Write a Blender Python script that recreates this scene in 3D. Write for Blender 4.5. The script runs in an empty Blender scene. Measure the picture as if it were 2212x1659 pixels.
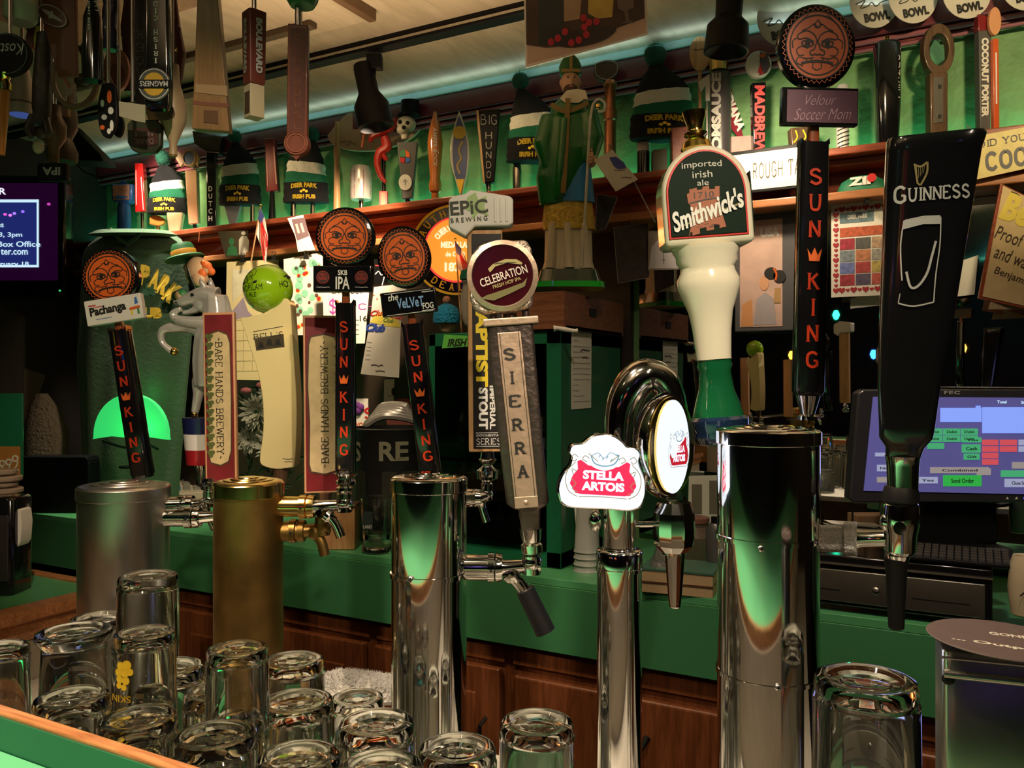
import bpy, math, random
from math import sin, cos, pi, radians, sqrt
from mathutils import Vector, Matrix
random.seed(7)
SC = bpy.context.scene
COL = SC.collection
A = radians(28.6)          # the camera looks 28.6 degrees left of square-on to the back bar
CAMZ = 1.31
F = 1805.0; HX = 1106.0; HY = 822.0

# ---------------- camera, world, exposure ----------------
cd = bpy.data.cameras.new('camera'); cam = bpy.data.objects.new('camera', cd); COL.objects.link(cam)
cam.location = (0, 0, CAMZ); cam.rotation_euler = (pi/2, 0, A)
cd.sensor_width = 36; cd.lens = F/2212*36; cd.shift_y = -(829.5-HY)/2212; cd.clip_start = .01
SC.camera = cam
w = bpy.data.worlds.new('room_dark'); SC.world = w; w.use_nodes = True
bgn = w.node_tree.nodes['Background']; bgn.inputs[0].default_value = (1, .78, .5, 1); bgn.inputs[1].default_value = .012
SC.view_settings.view_transform = 'Standard'; SC.view_settings.look = 'None'
SC.view_settings.gamma = 1; SC.view_settings.use_curve_mapping = False
SC.view_settings.exposure = 0.0
SC.cycles.max_bounces = 12; SC.cycles.sample_clamp_indirect = 8; SC.cycles.caustics_reflective = False
SC.cycles.caustics_refractive = True; SC.cycles.blur_glossy = .5

def W(px, py, Y):
    t = (px-HX)/F; v = (HY-py)/F; d = Y/(t*sin(A)+cos(A))
    return Vector((d*(t*cos(A)-sin(A)), Y, CAMZ+v*d))
def Wz(px, py, z):
    v = (HY-py)/F; d = (z-CAMZ)/v; t = (px-HX)/F
    return Vector((d*(t*cos(A)-sin(A)), d*(t*sin(A)+cos(A)), z))
def sc(px, Y): return Y/(((px-HX)/F)*sin(A)+cos(A))/F

WARM = (1, .72, .42); TEAL = (.12, 1, .62)
def light(kind, loc, power, color=WARM, size=.03, aim=None, angle=60, blend=.5, sy=None, name='lamp_or_fill_light'):
    l = bpy.data.lights.new(name, kind); o = bpy.data.objects.new(name, l); COL.objects.link(o)
    l.energy = power; l.color = color; o.location = loc
    if kind == 'AREA':
        l.size = size
        if sy: l.shape = 'RECTANGLE'; l.size_y = sy
    else: l.shadow_soft_size = size
    if kind == 'SPOT': l.spot_size = radians(angle); l.spot_blend = blend
    if aim is not None: o.rotation_euler = (Vector(aim)-Vector(loc)).to_track_quat('-Z', 'Y').to_euler()
    return o
CEIL = 2.125
# track heads and ceiling downlights of the bar, with added fill lights among them
light('SPOT', (-1.27, 1.60, 1.905), 46, (1,.76,.48), .03, W(690, 600, 1.87), 74, .7)          # track head onto the notices
light('SPOT', (-2.22, 1.72, 2.09), 45, (1,.88,.66), .03, W(330, 500, 1.76), 70, .8)            # onto the shirt and shelf end
light('SPOT', (-.40, 1.60, 1.90), 11, (1,.78,.5), .03, W(1655, 350, 1.88), 84, .7)            # onto the masking-tape sign
light('SPOT', (.2, 1.2, 2.06), 20, (1,.78,.42), .03, W(2180, 230, 1.98), 60, .6)           # right end
for x_, p_ in ((-2.35, 7), (-1.9, 5), (-1.45, 5), (-1.1, 4)):
    light('SPOT', (x_, 1.55, 2.08), p_, (1,.72,.36), .03, (x_+.1, 2.0, 1.78), 60, .7)        # row of wall washers on the track
light('SPOT', (-.62, .3, 2.1), 55, (1,.76,.52), .012, (-.45, .46, .95), 70, .6)              # over the glasses
light('SPOT', (-.30, .18, 2.1), 17, (1,.78,.56), .012, (-.15, .52, 1.1), 44, .6)               # over the taps
light('SPOT', (.40, .2, 2.1), 7, (1,.8,.6), .012, (.1, .6, 1.1), 70, .6)
light('SPOT', (-.95, .85, 2.08), 22, (1,.78,.5), .03, (-1.3, 1.5, .8), 75, .8)             # over the aisle
light('SPOT', (-.3, .9, 2.08), 16, (1,.78,.55), .03, (-.3, 1.7, .9), 75, .8)
light('AREA', (-.95, 1.15, 1.50), 4.6, (1,.70,.42), .5, (-.95, 1.1, 2.12), sy=.3).data.spread = radians(115)                   # added unseen fill, lights the ceiling like bounce off the bar
light('SPOT', (-2.3, 1.60, 2.08), 24, (1,.84,.58), .03, W(352, 400, 1.93), 44, .6)
light('SPOT', (.1, .85, 2.08), 16, (1,.8,.6), .02, (.05, 1.56, .98), 50, .7)  # added spot to brighten the steel drawer front
light('AREA', (-.45, -.35, 1.78), 1.6, (1,.8,.58), .4, (-.45, -.3, 2.12), sy=.3).data.spread = radians(110)  # added upward fill; brightens the ceiling reflected in glasses and chrome
light('SPOT', (-.75, .12, 2.1), 20, (1,.8,.6), .014, (-.6, .45, .95), 45, .5)
light('AREA', (.2, 1.0, 1.6), 1.6, (1,.74,.48), .4, (.2, 1.1, 2.12), sy=.3).data.spread = radians(115)  # added upward fill for the ceiling at the right
light('SPOT', (.45, -.1, 2.08), 48, (1,.80,.58), .015, (-.52, .78, 1.25), 28, .6)   # added front-fill spot, brightens the middle tap handles
light('SPOT', (.1, -.15, 2.08), 44, (1,.78,.54), .015, (-1.02, .80, 1.30), 21, .6)  # added front fill for the left handles
light('SPOT', (.55, -.2, 2.08), 22, (1,.8,.56), .015, (-.2, .7, 1.27), 21, .5)  # added front fill for the right handles
light('SPOT', (-.5, .0, 2.09), 34, (1,.8,.6), .012, (-.45, .5, .95), 50, .5)
light('POINT', (-1.1, -.25, 2.08), .5, (1,.72,.46), .02)  # added fill points behind the viewer, brightening the handle fronts
light('POINT', (-.2, -.3, 2.08), .5, (1,.74,.5), .02)
light('POINT', (.6, -.25, 2.08), .35, (1,.76,.55), .02)
# LED strips: shelf back and crown moulding
LED = [light('AREA', (-1.2, 1.975, 1.802), 1.4, TEAL, 3.4, (-1.2, 1.99, 2.3), sy=.015),
       light('AREA', (-1.2, 1.90, 2.10), .6, (.65,.95,.95), 3.4, (-1.2, 1.90, 2.5), sy=.02)]

# ---------------- materials ----------------
MC = {}
def M(name, col, rough=.5, metal=0, var=.15, scale=30, bump=0, coat=0, em=0, trans=0, emc=None, alpha=1, sheen=0, spec=.5):
    if name in MC: return MC[name]
    m = bpy.data.materials.new(name); m.use_nodes = True; nt = m.node_tree; p = nt.nodes['Principled BSDF']
    p.inputs['Roughness'].default_value = rough; p.inputs['Metallic'].default_value = metal
    p.inputs['Coat Weight'].default_value = coat; p.inputs['Transmission Weight'].default_value = trans
    p.inputs['Specular IOR Level'].default_value = spec
    if sheen: p.inputs['Sheen Weight'].default_value = sheen
    if coat: p.inputs['Coat Roughness'].default_value = .06
    p.inputs['Alpha'].default_value = alpha
    g = nt.nodes.new('ShaderNodeNewGeometry'); n = nt.nodes.new('ShaderNodeTexNoise')
    n.inputs['Scale'].default_value = scale; n.inputs['Detail'].default_value = 4
    nt.links.new(g.outputs['Position'], n.inputs['Vector'])
    r = nt.nodes.new('ShaderNodeMix'); r.data_type = 'RGBA'
    r.inputs['A'].default_value = tuple(c*(1-var) for c in col)+(1,)
    r.inputs['B'].default_value = tuple(min(1, c*(1+var)) for c in col)+(1,)
    nt.links.new(n.outputs['Fac'], r.inputs['Factor']); nt.links.new(r.outputs['Result'], p.inputs['Base Color'])
    if bump:
        b = nt.nodes.new('ShaderNodeBump'); b.inputs['Strength'].default_value = bump; b.inputs['Distance'].default_value = .01
        nt.links.new(n.outputs['Fac'], b.inputs['Height']); nt.links.new(b.outputs['Normal'], p.inputs['Normal'])
    if em:
        p.inputs['Emission Color'].default_value = tuple(emc or col)+(1,); p.inputs['Emission Strength'].default_value = em
    MC[name] = m; return m
def wood(name, c1, c2, stretch=(2, 2, 25), rough=.4, coat=.2):
    if name in MC: return MC[name]
    m = M(name, c1, rough, coat=coat); nt = m.node_tree
    n = [x for x in nt.nodes if x.type == 'TEX_NOISE'][0]; g = [x for x in nt.nodes if x.type == 'NEW_GEOMETRY'][0]
    mp = nt.nodes.new('ShaderNodeMapping'); mp.inputs['Scale'].default_value = stretch
    nt.links.new(g.outputs['Position'], mp.inputs['Vector']); nt.links.new(mp.outputs['Vector'], n.inputs['Vector'])
    n.inputs['Scale'].default_value = 4; n.inputs['Detail'].default_value = 8; n.inputs['Distortion'].default_value = 1.2
    r = [x for x in nt.nodes if x.type == 'MIX'][0]
    cr = nt.nodes.new('ShaderNodeValToRGB'); cr.color_ramp.elements[0].position = .35; cr.color_ramp.elements[1].position = .65
    nt.links.new(n.outputs['Fac'], cr.inputs['Fac']); nt.links.new(cr.outputs['Color'], r.inputs['Factor'])
    r.inputs['A'].default_value = c1+(1,); r.inputs['B'].default_value = c2+(1,)
    return m
chrome = M('chrome', (.78,.77,.75), .07, 1, .04, 60)
steel = M('brushed_steel', (.55,.52,.48), .28, 1, .08, 80)
brass = M('worn_brass', (.33,.2,.06), .4, 1, .8, 22, .1)
brassy = M('polished_brass', (.85,.6,.22), .16, 1, .1, 40)
gold = M('gold_plate', (.95,.65,.18), .14, 1, .05, 40)
black = M('black_gloss', (.006,.006,.007), .12, 0, .2, 40, coat=.6)
blackm = M('black_plastic', (.006,.006,.007), .45, 0, .2, 50, spec=.15)
rubber = M('black_rubber', (.007,.007,.007), .5, 0, .2, 60, spec=.25)
white = M('white_paint', (.78,.76,.72), .4, 0, .05, 30)
paper = M('white_paper', (.8,.78,.72), .8, 0, .05, 60)
cream = M('cream_glaze', (.80,.68,.34), .16, 0, .05, 20, coat=.7)
ivory = M('ivory_glaze', (.74,.7,.55), .12, 0, .05, 20, coat=.8)
red = M('red_paint', (.6,.03,.03), .3, 0, .1, 30, coat=.3)
dred = M('dark_red_print', (.18,.015,.02), .35, 0, .5, 60)
orange = M('orange_print', (.72,.13,.02), .35, 0, .12, 60)
yellow = M('yellow_print', (.85,.62,.03), .5, 0, .1, 60)
blue = M('blue_paint', (.05,.16,.55), .3, 0, .1, 30, coat=.3)
green = M('bar_green_laminate', (.06,.25,.10), .36, 0, .06, 14)
gtop = M('bar_green_top', (.09,.36,.15), .3, 0, .06, 14)
dgreen = M('dark_green_paint', (.01,.13,.06), .35, 0, .1, 30, coat=.3)
wallg = M('green_plaster', (.14,.29,.11), .6, 0, .45, 16, 1.0)
redwood = wood('red_stained_wood', (.2,.04,.018), (.34,.075,.03), (3, 25, 25))
cabw = wood('cabinet_wood', (.15,.045,.014), (.27,.085,.03), (20, 20, 2))
tanw = wood('tan_wood', (.42,.22,.09), (.58,.33,.15), (25, 25, 3))
dkw = wood('dark_wood', (.07,.035,.018), (.13,.07,.035), (25, 25, 3))
railw = wood('rail_wood', (.34,.12,.04), (.55,.24,.09), (4, 40, 40), .35, .4)
cratew = wood('crate_wood', (.17,.06,.025), (.28,.11,.05), (3, 10, 30), .45)
ceilm = wood('ceiling_board', (.44,.36,.25), (.55,.46,.33), (6, 1.5, 6), .65, 0)
maroon = M('maroon_moulding', (.13,.02,.03), .3, 0, .1, 30, coat=.4)
print_bk = M('black_ink', (.012,.011,.01), .5, 0, .1, 30)
print_w = M('white_ink', (.75,.74,.7), .5, 0, .05, 30)
silver = M('silver_paint', (.72,.7,.68), .3, .45, .1, 40)
kn_b = M('black_knit', (.005,.005,.008), .95, 0, .4, 300, .6)
kn_w = M('white_knit', (.75,.73,.66), .95, 0, .15, 300, .6, sheen=.3)
kn_g = M('green_knit', (.01,.15,.08), .95, 0, .3, 300, .6)
glassm = bpy.data.materials.new('clear_glass'); glassm.use_nodes = True
_p = glassm.node_tree.nodes['Principled BSDF']; _p.inputs['Transmission Weight'].default_value = 1; _p.inputs['IOR'].default_value = 1.47
_p.inputs['Roughness'].default_value = .02; _p.inputs['Coat Weight'].default_value = .5; _p.inputs['Coat Roughness'].default_value = .06; _p.inputs['Base Color'].default_value = (.95, .98, .94, 1)
def emis(name, col, s): return M(name, (.02,.02,.02), .4, em=s, emc=col, var=.02)

# ---------------- mesh accumulator ----------------
class G:
    def __init__(s): s.v = []; s.f = []
    def add(s, v, f):
        n = len(s.v); s.v += [tuple(p) for p in v]; s.f += [tuple(i+n for i in q) for q in f]; return s
    def box(s, x0, x1, y0, y1, z0, z1):
        return s.add([(x,y,z) for z in (z0,z1) for y in (y0,y1) for x in (x0,x1)],
            [(0,2,3,1),(4,5,7,6),(0,1,5,4),(2,6,7,3),(0,4,6,2),(1,3,7,5)])
    def prism(s, pts, y0, y1, inset=0):      # outline in x,z, pushed through depth y
        n = len(pts); v = [(x,y0,z) for x,z in pts]+[(x,y1,z) for x,z in pts]
        a = sum(pts[i][0]*pts[(i+1)%n][1]-pts[(i+1)%n][0]*pts[i][1] for i in range(n))
        f = [tuple(range(n)), tuple(range(2*n-1, n-1, -1))]+[(i, n+i, n+(i+1)%n, (i+1)%n) for i in range(n)]
        if a < 0: f = [q[::-1] for q in f]
        return s.add(v, f)
    def lathe(s, prof, c=(0,0,0), seg=24, sx=1, sy=1, m=None):
        v = []; k = len(prof)
        for r, z in prof:
            for i in range(seg):
                a = 2*pi*i/seg; p = Vector((r*cos(a)*sx, r*sin(a)*sy, z))
                if m: p = m @ p
                v.append((p.x+c[0], p.y+c[1], p.z+c[2]))
        f = [(j*seg+i, j*seg+(i+1)%seg, (j+1)*seg+(i+1)%seg, (j+1)*seg+i) for j in range(k-1) for i in range(seg)]
        if prof[0][0] > 1e-6: f.append(tuple(range(seg-1, -1, -1)))
        if prof[-1][0] > 1e-6: f.append(tuple((k-1)*seg+i for i in range(seg)))
        return s.add(v, f)
    def tube(s, pts, r, seg=10):
        pts = [Vector(p) for p in pts]; n = len(pts); rs = r if isinstance(r, (list, tuple)) else [r]*n; v = []
        up = Vector((0,1,0)) if abs((pts[-1]-pts[0]).normalized().y) < .9 else Vector((1,0,0))
        for i, p in enumerate(pts):
            d = (pts[min(i+1,n-1)]-pts[max(i-1,0)]).normalized(); a = d.cross(up).normalized(); b = d.cross(a)
            for j in range(seg):
                t = 2*pi*j/seg; v.append(p+(a*cos(t)+b*sin(t))*rs[i])
        f = [(i*seg+j, (i+1)*seg+j, (i+1)*seg+(j+1)%seg, i*seg+(j+1)%seg) for i in range(n-1) for j in range(seg)]
        f += [tuple(range(seg)), tuple(range(n*seg-1, (n-1)*seg-1, -1))]
        return s.add(v, f)
    def ball(s, c, rx, ry=None, rz=None, seg=18, rings=10):
        ry = ry or rx; rz = rz or rx
        return s.lathe([(max(sin(pi*i/rings), 1e-7), -cos(pi*i/rings)*rz) for i in range(rings+1)], c, seg, rx, ry)
    def oval(s, cx, cz, rx, rz, y0, y1, seg=32): return s.prism([(cx+rx*cos(2*pi*i/seg), cz+rz*sin(2*pi*i/seg)) for i in range(seg)], y0, y1)
    def ring(s, cx, cz, r0, r1, y0, y1, seg=40, k=1):
        v = []; f = []
        for i in range(seg):
            a = 2*pi*i/seg
            for r, y in ((r0,y0),(r1,y0),(r1,y1),(r0,y1)): v.append((cx+r*cos(a)*k, y, cz+r*sin(a)))
        for i in range(seg):
            j = (i+1)%seg
            for q in range(4): f.append((i*4+q, j*4+q, j*4+(q+1)%4, i*4+(q+1)%4))
        return s.add(v, f)
    def stroke(s, pts, w, y=0, th=.5, closed=False):  # flat ribbon in x,z
        pts = [Vector(p) for p in pts]; n = len(pts); v = []
        for i, p in enumerate(pts):
            a = pts[i-1] if (i or closed) else p; b = pts[(i+1)%n] if (i < n-1 or closed) else p
            d = b-a; d = d.normalized() if d.length > 1e-9 else Vector((1,0)); q = Vector((-d.y, d.x))*(w/2)
            for e in (p+q, p-q): v += [(e.x, y, e.y), (e.x, y-th, e.y)]
        f = []
        for i in range(n if closed else n-1):
            a = i*4; b = ((i+1)%n)*4
            f += [(a+1,b+1,b+3,a+3), (a,a+2,b+2,b), (a,b,b+1,a+1), (a+2,a+3,b+3,b+2)]
        return s.add(v, f)
    def warp(s, fn): s.v = [fn(*p) for p in s.v]; return s

def link(name, me, mat, parent=None, smooth=True, bevel=0, ang=35):
    o = bpy.data.objects.new(name, me); COL.objects.link(o)
    if mat: me.materials.append(mat)
    if smooth:
        me.polygons.foreach_set('use_smooth', [True]*len(me.polygons)); me.set_sharp_from_angle(angle=radians(ang))
    if parent: o.parent = parent
    if bevel:
        b = o.modifiers.new('bevel', 'BEVEL'); b.width = bevel; b.segments = 3; b.limit_method = 'ANGLE'
    return o
def O(g, name, mat, parent=None, smooth=True, bevel=0, ang=35):
    me = bpy.data.meshes.new(name); me.from_pydata(g.v, [], g.f); me.update()
    return link(name, me, mat, parent, smooth, bevel, ang)
def tag(o, label, cat, group=None):
    o['label'] = label; o['category'] = cat
    if group: o['group'] = group
    return o
def place(o, px, py, Y, yaw=A, roll=0, pitch=0):
    o.location = W(px, py, Y); s = sc(px, Y); o.scale = (s, s, s)
    o.rotation_euler = (Matrix.Rotation(yaw, 4, 'Z') @ Matrix.Rotation(radians(roll), 4, 'Y') @ Matrix.Rotation(radians(pitch), 4, 'X')).to_euler()
    o['px'] = px; o['py'] = py; return o
def T(name, label, cat, px, py, Y, yaw=A, roll=0, group=None, pitch=0):  # thing: local units are photo pixels at that depth
    o = bpy.data.objects.new(name, None); COL.objects.link(o); o.empty_display_size = 5
    return tag(place(o, px, py, Y, yaw, roll, pitch), label, cat, group)
def solo(g, name, mat, label, cat, px, py, Y, yaw=A, roll=0, group=None, bevel=0, smooth=True, pitch=0):
    return tag(place(O(g, name, mat, None, smooth, bevel), px, py, Y, yaw, roll, pitch), label, cat, group)
def rel(o, pts): return [(x-o['px'], o['py']-y) for x, y in pts]
def struct(g, name, mat, smooth=False, bevel=0):
    o = O(g, name, mat, None, smooth, bevel); o['kind'] = 'structure'; return o

# ---------------- lettering ----------------
def font_mesh(s, bold=0, shear=0, space=1):
    c = bpy.data.curves.new('t', 'FONT'); c.body = s; c.size = 1; c.offset = bold; c.shear = shear; c.space_character = space
    c.resolution_u = 3; c.extrude = .5; c.align_x = 'CENTER'; c.space_line = .95
    o = bpy.data.objects.new('t', c); COL.objects.link(o)
    me = bpy.data.meshes.new_from_object(o); bpy.data.objects.remove(o); return me
def txt(s, parent, cx, cz, w, h, mat, y=0, rot=0, bold=.01, shear=0, th=.6, warp=None, name='lettering', space=1):
    me = font_mesh(s, bold, shear, space); n = len(me.vertices); co = [0.0]*(3*n); me.vertices.foreach_get('co', co)
    xs, ys = co[0::3], co[1::3]; x0, x1, y0, y1 = min(xs), max(xs), min(ys), max(ys); kx = w/(x1-x0 or 1); ky = h/(y1-y0 or 1)
    a = radians(rot); out = []
    for i in range(n):
        x = (co[3*i]-(x0+x1)/2)*kx; z = (co[3*i+1]-(y0+y1)/2)*ky; d = co[3*i+2]
        x, z = x*cos(a)-z*sin(a), x*sin(a)+z*cos(a)
        p = (cx+x, y-(d+.5)*th, cz+z); out += (warp(*p) if warp else p)
    me.vertices.foreach_set('co', out); me.update(); me.materials.clear()
    return link(name, me, mat, parent, smooth=False)
GL = {'A':'0,0 2,6 4,0|.8,2 3.2,2','B':'0,0 0,6|~0,6 2.4,6 3.4,4.7 2.4,3.2 0,3.2|~2.2,3.2 4,2.4 3.7,.6 2.2,0 0,0',
'C':'~4,5 2.4,6 .5,5.2 0,3 .5,.8 2.4,0 4,1','D':'0,0 0,6|~0,6 2.2,6 4,4.6 4,1.4 2.2,0 0,0','E':'3.6,5 3.6,6 0,6 0,0 3.6,0 3.6,1|0,3.1 2.6,3.1',
'F':'3.6,5 3.6,6 0,6 0,0|0,3.1 2.6,3.1','G':'~4,5 2.4,6 .5,5.2 0,3 .5,.8 2.4,0 4,.8|4,.4 4,2.6 2.6,2.6','H':'0,0 0,6|4,0 4,6|0,3 4,3','I':'1,0 1,6',
'K':'0,0 0,6|3.6,6 0,2.8|1.2,3.6 3.9,0','L':'0,6 0,0 3.4,0 3.4,1','M':'0,0 .4,6 2.5,1 4.6,6 5,0','N':'0,0 0,6 4,0 4,6',
'O':'~2.1,6 .4,5 0,3 .4,1 2.1,0 3.8,1 4.2,3 3.8,5 2.1,6','P':'0,0 0,6|~0,6 2.4,6 3.8,4.6 2.4,3 0,3','R':'0,0 0,6|~0,6 2.4,6 3.7,4.6 2.4,3.1 0,3.1|1.8,3.1 4,0',
'S':'~3.6,5 2,6 .3,5.2 .3,3.9 2,3.1 3.6,2.2 3.7,.9 2,0 0,1','T':'0,5 0,6 4,6 4,5|2,6 2,0','U':'~0,6 0,3 .5,.6 2,0 3.5,.6 4,3 4,6','V':'0,6 2,0 4,6',
'W':'0,6 1.3,0 2.8,5 4.3,0 5.6,6','X':'0,0 4,6|0,6 4,0','Y':'0,6 2,3 4,6|2,3 2,0','Z':'0,6 4,6 0,0 4,0',' ':'','-':'0,3 2,3','~':'~0,3 .8,3.6 1.6,2.8 2.4,3.2',"'":'.6,6 .4,4.6',
'1':'.2,5 1,6 1,0','7':'0,6 3.6,6 1.4,0','0':'~2,6 .4,5 0,3 .4,1 2,0 3.6,1 4,3 3.6,5 2,6','5':'3.4,6 .4,6 .2,3.6|~.2,3.4 2,3.8 3.6,2.6 3.4,.8 2,0 .2,.6','8':'~2,3.2 .5,4 .5,5.4 2,6 3.5,5.4 3.5,4 2,3.2 .2,2.2 .3,.6 2,0 3.7,.6 3.8,2.2 2,3.2',
'$':'~3.6,5 2,6 .3,5.2 .3,3.9 2,3.1 3.6,2.2 3.7,.9 2,0 0,1|2,-.8 2,6.8'}
def catmull(p, k=5):
    q = [p[0]]+p+[p[-1]]; o = []
    for i in range(1, len(q)-2):
        for j in range(k):
            t = j/k; o.append(tuple(.5*(2*q[i][d]+(q[i+1][d]-q[i-1][d])*t+(2*q[i-1][d]-5*q[i][d]+4*q[i+1][d]-q[i+2][d])*t*t+(3*q[i][d]-q[i-1][d]-3*q[i+1][d]+q[i+2][d])*t**3) for d in range(len(p[0]))))
    return o+[p[-1]]
def serif(s, parent, cx, cz, w, h, mat, y=0, rot=0, wt=.9, sf=.5, th=.6, warp=None, gap=1.6, name='lettering'):
    g = G(); x = 0; lo = hi = None
    for ch in s:
        d = GL.get(ch, ''); mx = 0
        for st in d.split('|'):
            if not st: continue
            sm = st[0] == '~'; p = [tuple(map(float, q.split(','))) for q in st.strip('~').split(' ')]; mx = max(mx, max(a for a, b in p))
            pp = catmull(p) if sm else p
            if sm: g.stroke([(x+a, b) for a, b in pp], wt)
            else:
                for a, b in zip(pp, pp[1:]): g.stroke([(x+a[0], a[1]), (x+b[0], b[1])], wt if abs(a[1]-b[1]) > .5 else wt*.75)
            if sf and ch not in "-~'":
                for e, n in ((p[0], p[1]), (p[-1], p[-2])):
                    if e[1] in (0, 6) and abs(e[1]-n[1]) > abs(e[0]-n[0]): g.stroke([(x+e[0]-wt/2-sf, e[1]), (x+e[0]+wt/2+sf, e[1])], .5)
        x += (mx if d else 1.8)+gap+wt*.3
    xs = [p[0] for p in g.v]; zs = [p[2] for p in g.v]; x0, x1, z0, z1 = min(xs), max(xs), min(zs), max(zs); a = radians(rot)
    def f(X, Y, Z):
        u = (X-(x0+x1)/2)*w/(x1-x0); v = (Z-(z0+z1)/2)*h/(z1-z0); u, v = u*cos(a)-v*sin(a), u*sin(a)+v*cos(a)
        p = (cx+u, y+(Y*2)*th, cz+v); return warp(*p) if warp else p
    return O(g.warp(f), name, mat, parent, False)
def stack(s, parent, cx, ztop, step, w, h, mat, y=0, ser=True, wt=1.0, dx=0, th=.6, **k):
    for i, ch in enumerate(s):
        if ch == ' ': continue
        ww = w*(.35 if ch == 'I' else 1)
        (serif(ch, parent, cx+dx*i, ztop-step*i, ww, h, mat, y, wt=wt, th=th, name='letter', **k) if ser else txt(ch, parent, cx+dx*i, ztop-step*i, ww, h, mat, y, bold=.02, th=th, name='letter'))
def scribble(parent, x, z, w, mat, y=0, h=3, n=None, wt=1, name='fine_print'):
    g = G(); n = n or int(w/3)
    g.stroke([(x+w*i/n, z+random.uniform(-h/2, h/2)) for i in range(n+1)], wt, y, .3)
    return O(g, name, mat, parent, False)

# ================= the room =================
XL, XR = -2.8, 1.4
struct(G().box(XL-.05, XR+.05, -3.05, 2.1, -.05, 0), 'floor', M('dark_floor', (.05,.035,.025), .5))
struct(G().box(XL-.05, XR+.05, -3.05, 2.1, CEIL, CEIL+.05), 'ceiling', ceilm)
struct(G().box(XL, XR, 2.0, 2.08, 0, CEIL), 'wall_back', wallg)
struct(G().box(XL-.08, XL, -3.05, 2.08, 0, CEIL), 'wall_left', M('dark_panelling', (.025,.018,.014), .6))
struct(G().box(XR, XR+.08, -3.05, 2.08, 0, CEIL), 'wall_right', M('dark_panelling2', (.03,.022,.018), .6))
struct(G().box(XL, XR, -3.08, -3.0, 0, CEIL), 'wall_front', M('dark_room_paint', (.03,.02,.035), .7))
# crown moulding; thin beads coloured pink for its highlight lines
g = G().box(XL, XR, 1.955, 2.0, 2.055, CEIL).box(XL, XR, 1.975, 2.0, 2.035, 2.055)
struct(g, 'trim_1', maroon, bevel=.004)
g = G().tube([(XL, 1.968, 2.047), (XR, 1.968, 2.047)], .006); g.tube([(XL, 1.972, 2.030), (XR, 1.972, 2.030)], .004)
struct(g, 'trim_2', M('pink_moulding_highlight', (.3,.1,.12), .25, coat=.5), True)
struct(G().box(XL, XR, 1.945, 1.955, 2.108, CEIL), 'trim_3', M('cyan_led_lens', (.5,.8,.8), .4))
# ceiling boards, dark seams
struct(G().box(XL, -1.16, .2, 1.47, CEIL-.02, CEIL), 'ceiling_board', ceilm, bevel=.002)
g = G().box(XL, -1.27, 1.40, 1.425, CEIL-.034, CEIL-.02).box(-1.69, -1.665, 1.0, 1.40, CEIL-.034, CEIL-.02)
struct(g, 'trim_4', M('brown_trim', (.07,.04,.02), .5), bevel=.003)
struct(G().box(-1.16, -1.14, .2, 1.47, CEIL-.026, CEIL), 'trim_5', M('brown_trim2', (.13,.07,.035), .5), bevel=.003)

# shelf, recessed board and ledge of the back bar
SH = 1.795
sh = T('display_shelf', 'long red-stained wooden shelf carrying the row of tap handles along the green wall', 'shelf', HX, HY, 1.95, 0)
def Wbox(x0, x1, y0, y1, z0, z1, name, mat, parent=None, bevel=.003, smooth=False):
    o = O(G().box(x0, x1, y0, y1, z0, z1), name, mat, None, smooth, bevel)
    if parent:
        o.parent = parent; bpy.context.view_layer.update(); o.matrix_parent_inverse = parent.matrix_world.inverted()
    return o
bpy.context.view_layer.update()
Wbox(XL, XR, 1.85, 2.0, SH-.016, SH, 'shelf_board', redwood, sh)
Wbox(XL, XR, 1.885, 1.96, SH-.03, SH-.016, 'cove_strip', redwood, sh)
Wbox(XL, XR, 1.95, 1.965, 1.70, SH-.03, 'back_board', redwood, sh)
Wbox(XL, XR, 1.856, 2.0, 1.686, 1.704, 'lower_ledge', wood('ledge_wood', (.33,.12,.04), (.48,.19,.07), (3,25,25)), sh)

# mirror and dark panel under the ledge
mir = M('mirror_silver', (.72,.74,.76), .012, 1, .02, 5)
MX0, MT = -.72, radians(2.2)
mo = O(G().box(0, 1.9, 0, .006, .93, 1.684), 'mirror', mir, None, False)
mo.location = (MX0, 1.985, 0); mo.rotation_euler = (0, 0, -MT); tag(mo, 'large mirror behind the register and green cooler, under the ledge', 'mirror')
struct(G().box(XL, MX0-.02, 1.975, 2.0, .91, 1.686), 'wall_panel', M('dark_back_panel', (.035,.022,.016), .5))

# back counter: top slab and deep green fascia
bc = T('back_counter', 'long green laminate counter with a deep front edge below the mirror', 'counter', HX, HY, 1.7, 0)
bpy.context.view_layer.update()
Wbox(XL, XR, 1.52, 2.0, .895, .91, 'counter_top', gtop, bc, .001)
Wbox(XL, XR, 1.518, 1.55, .762, .8945, 'front_edge', green, bc, .001)
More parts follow.
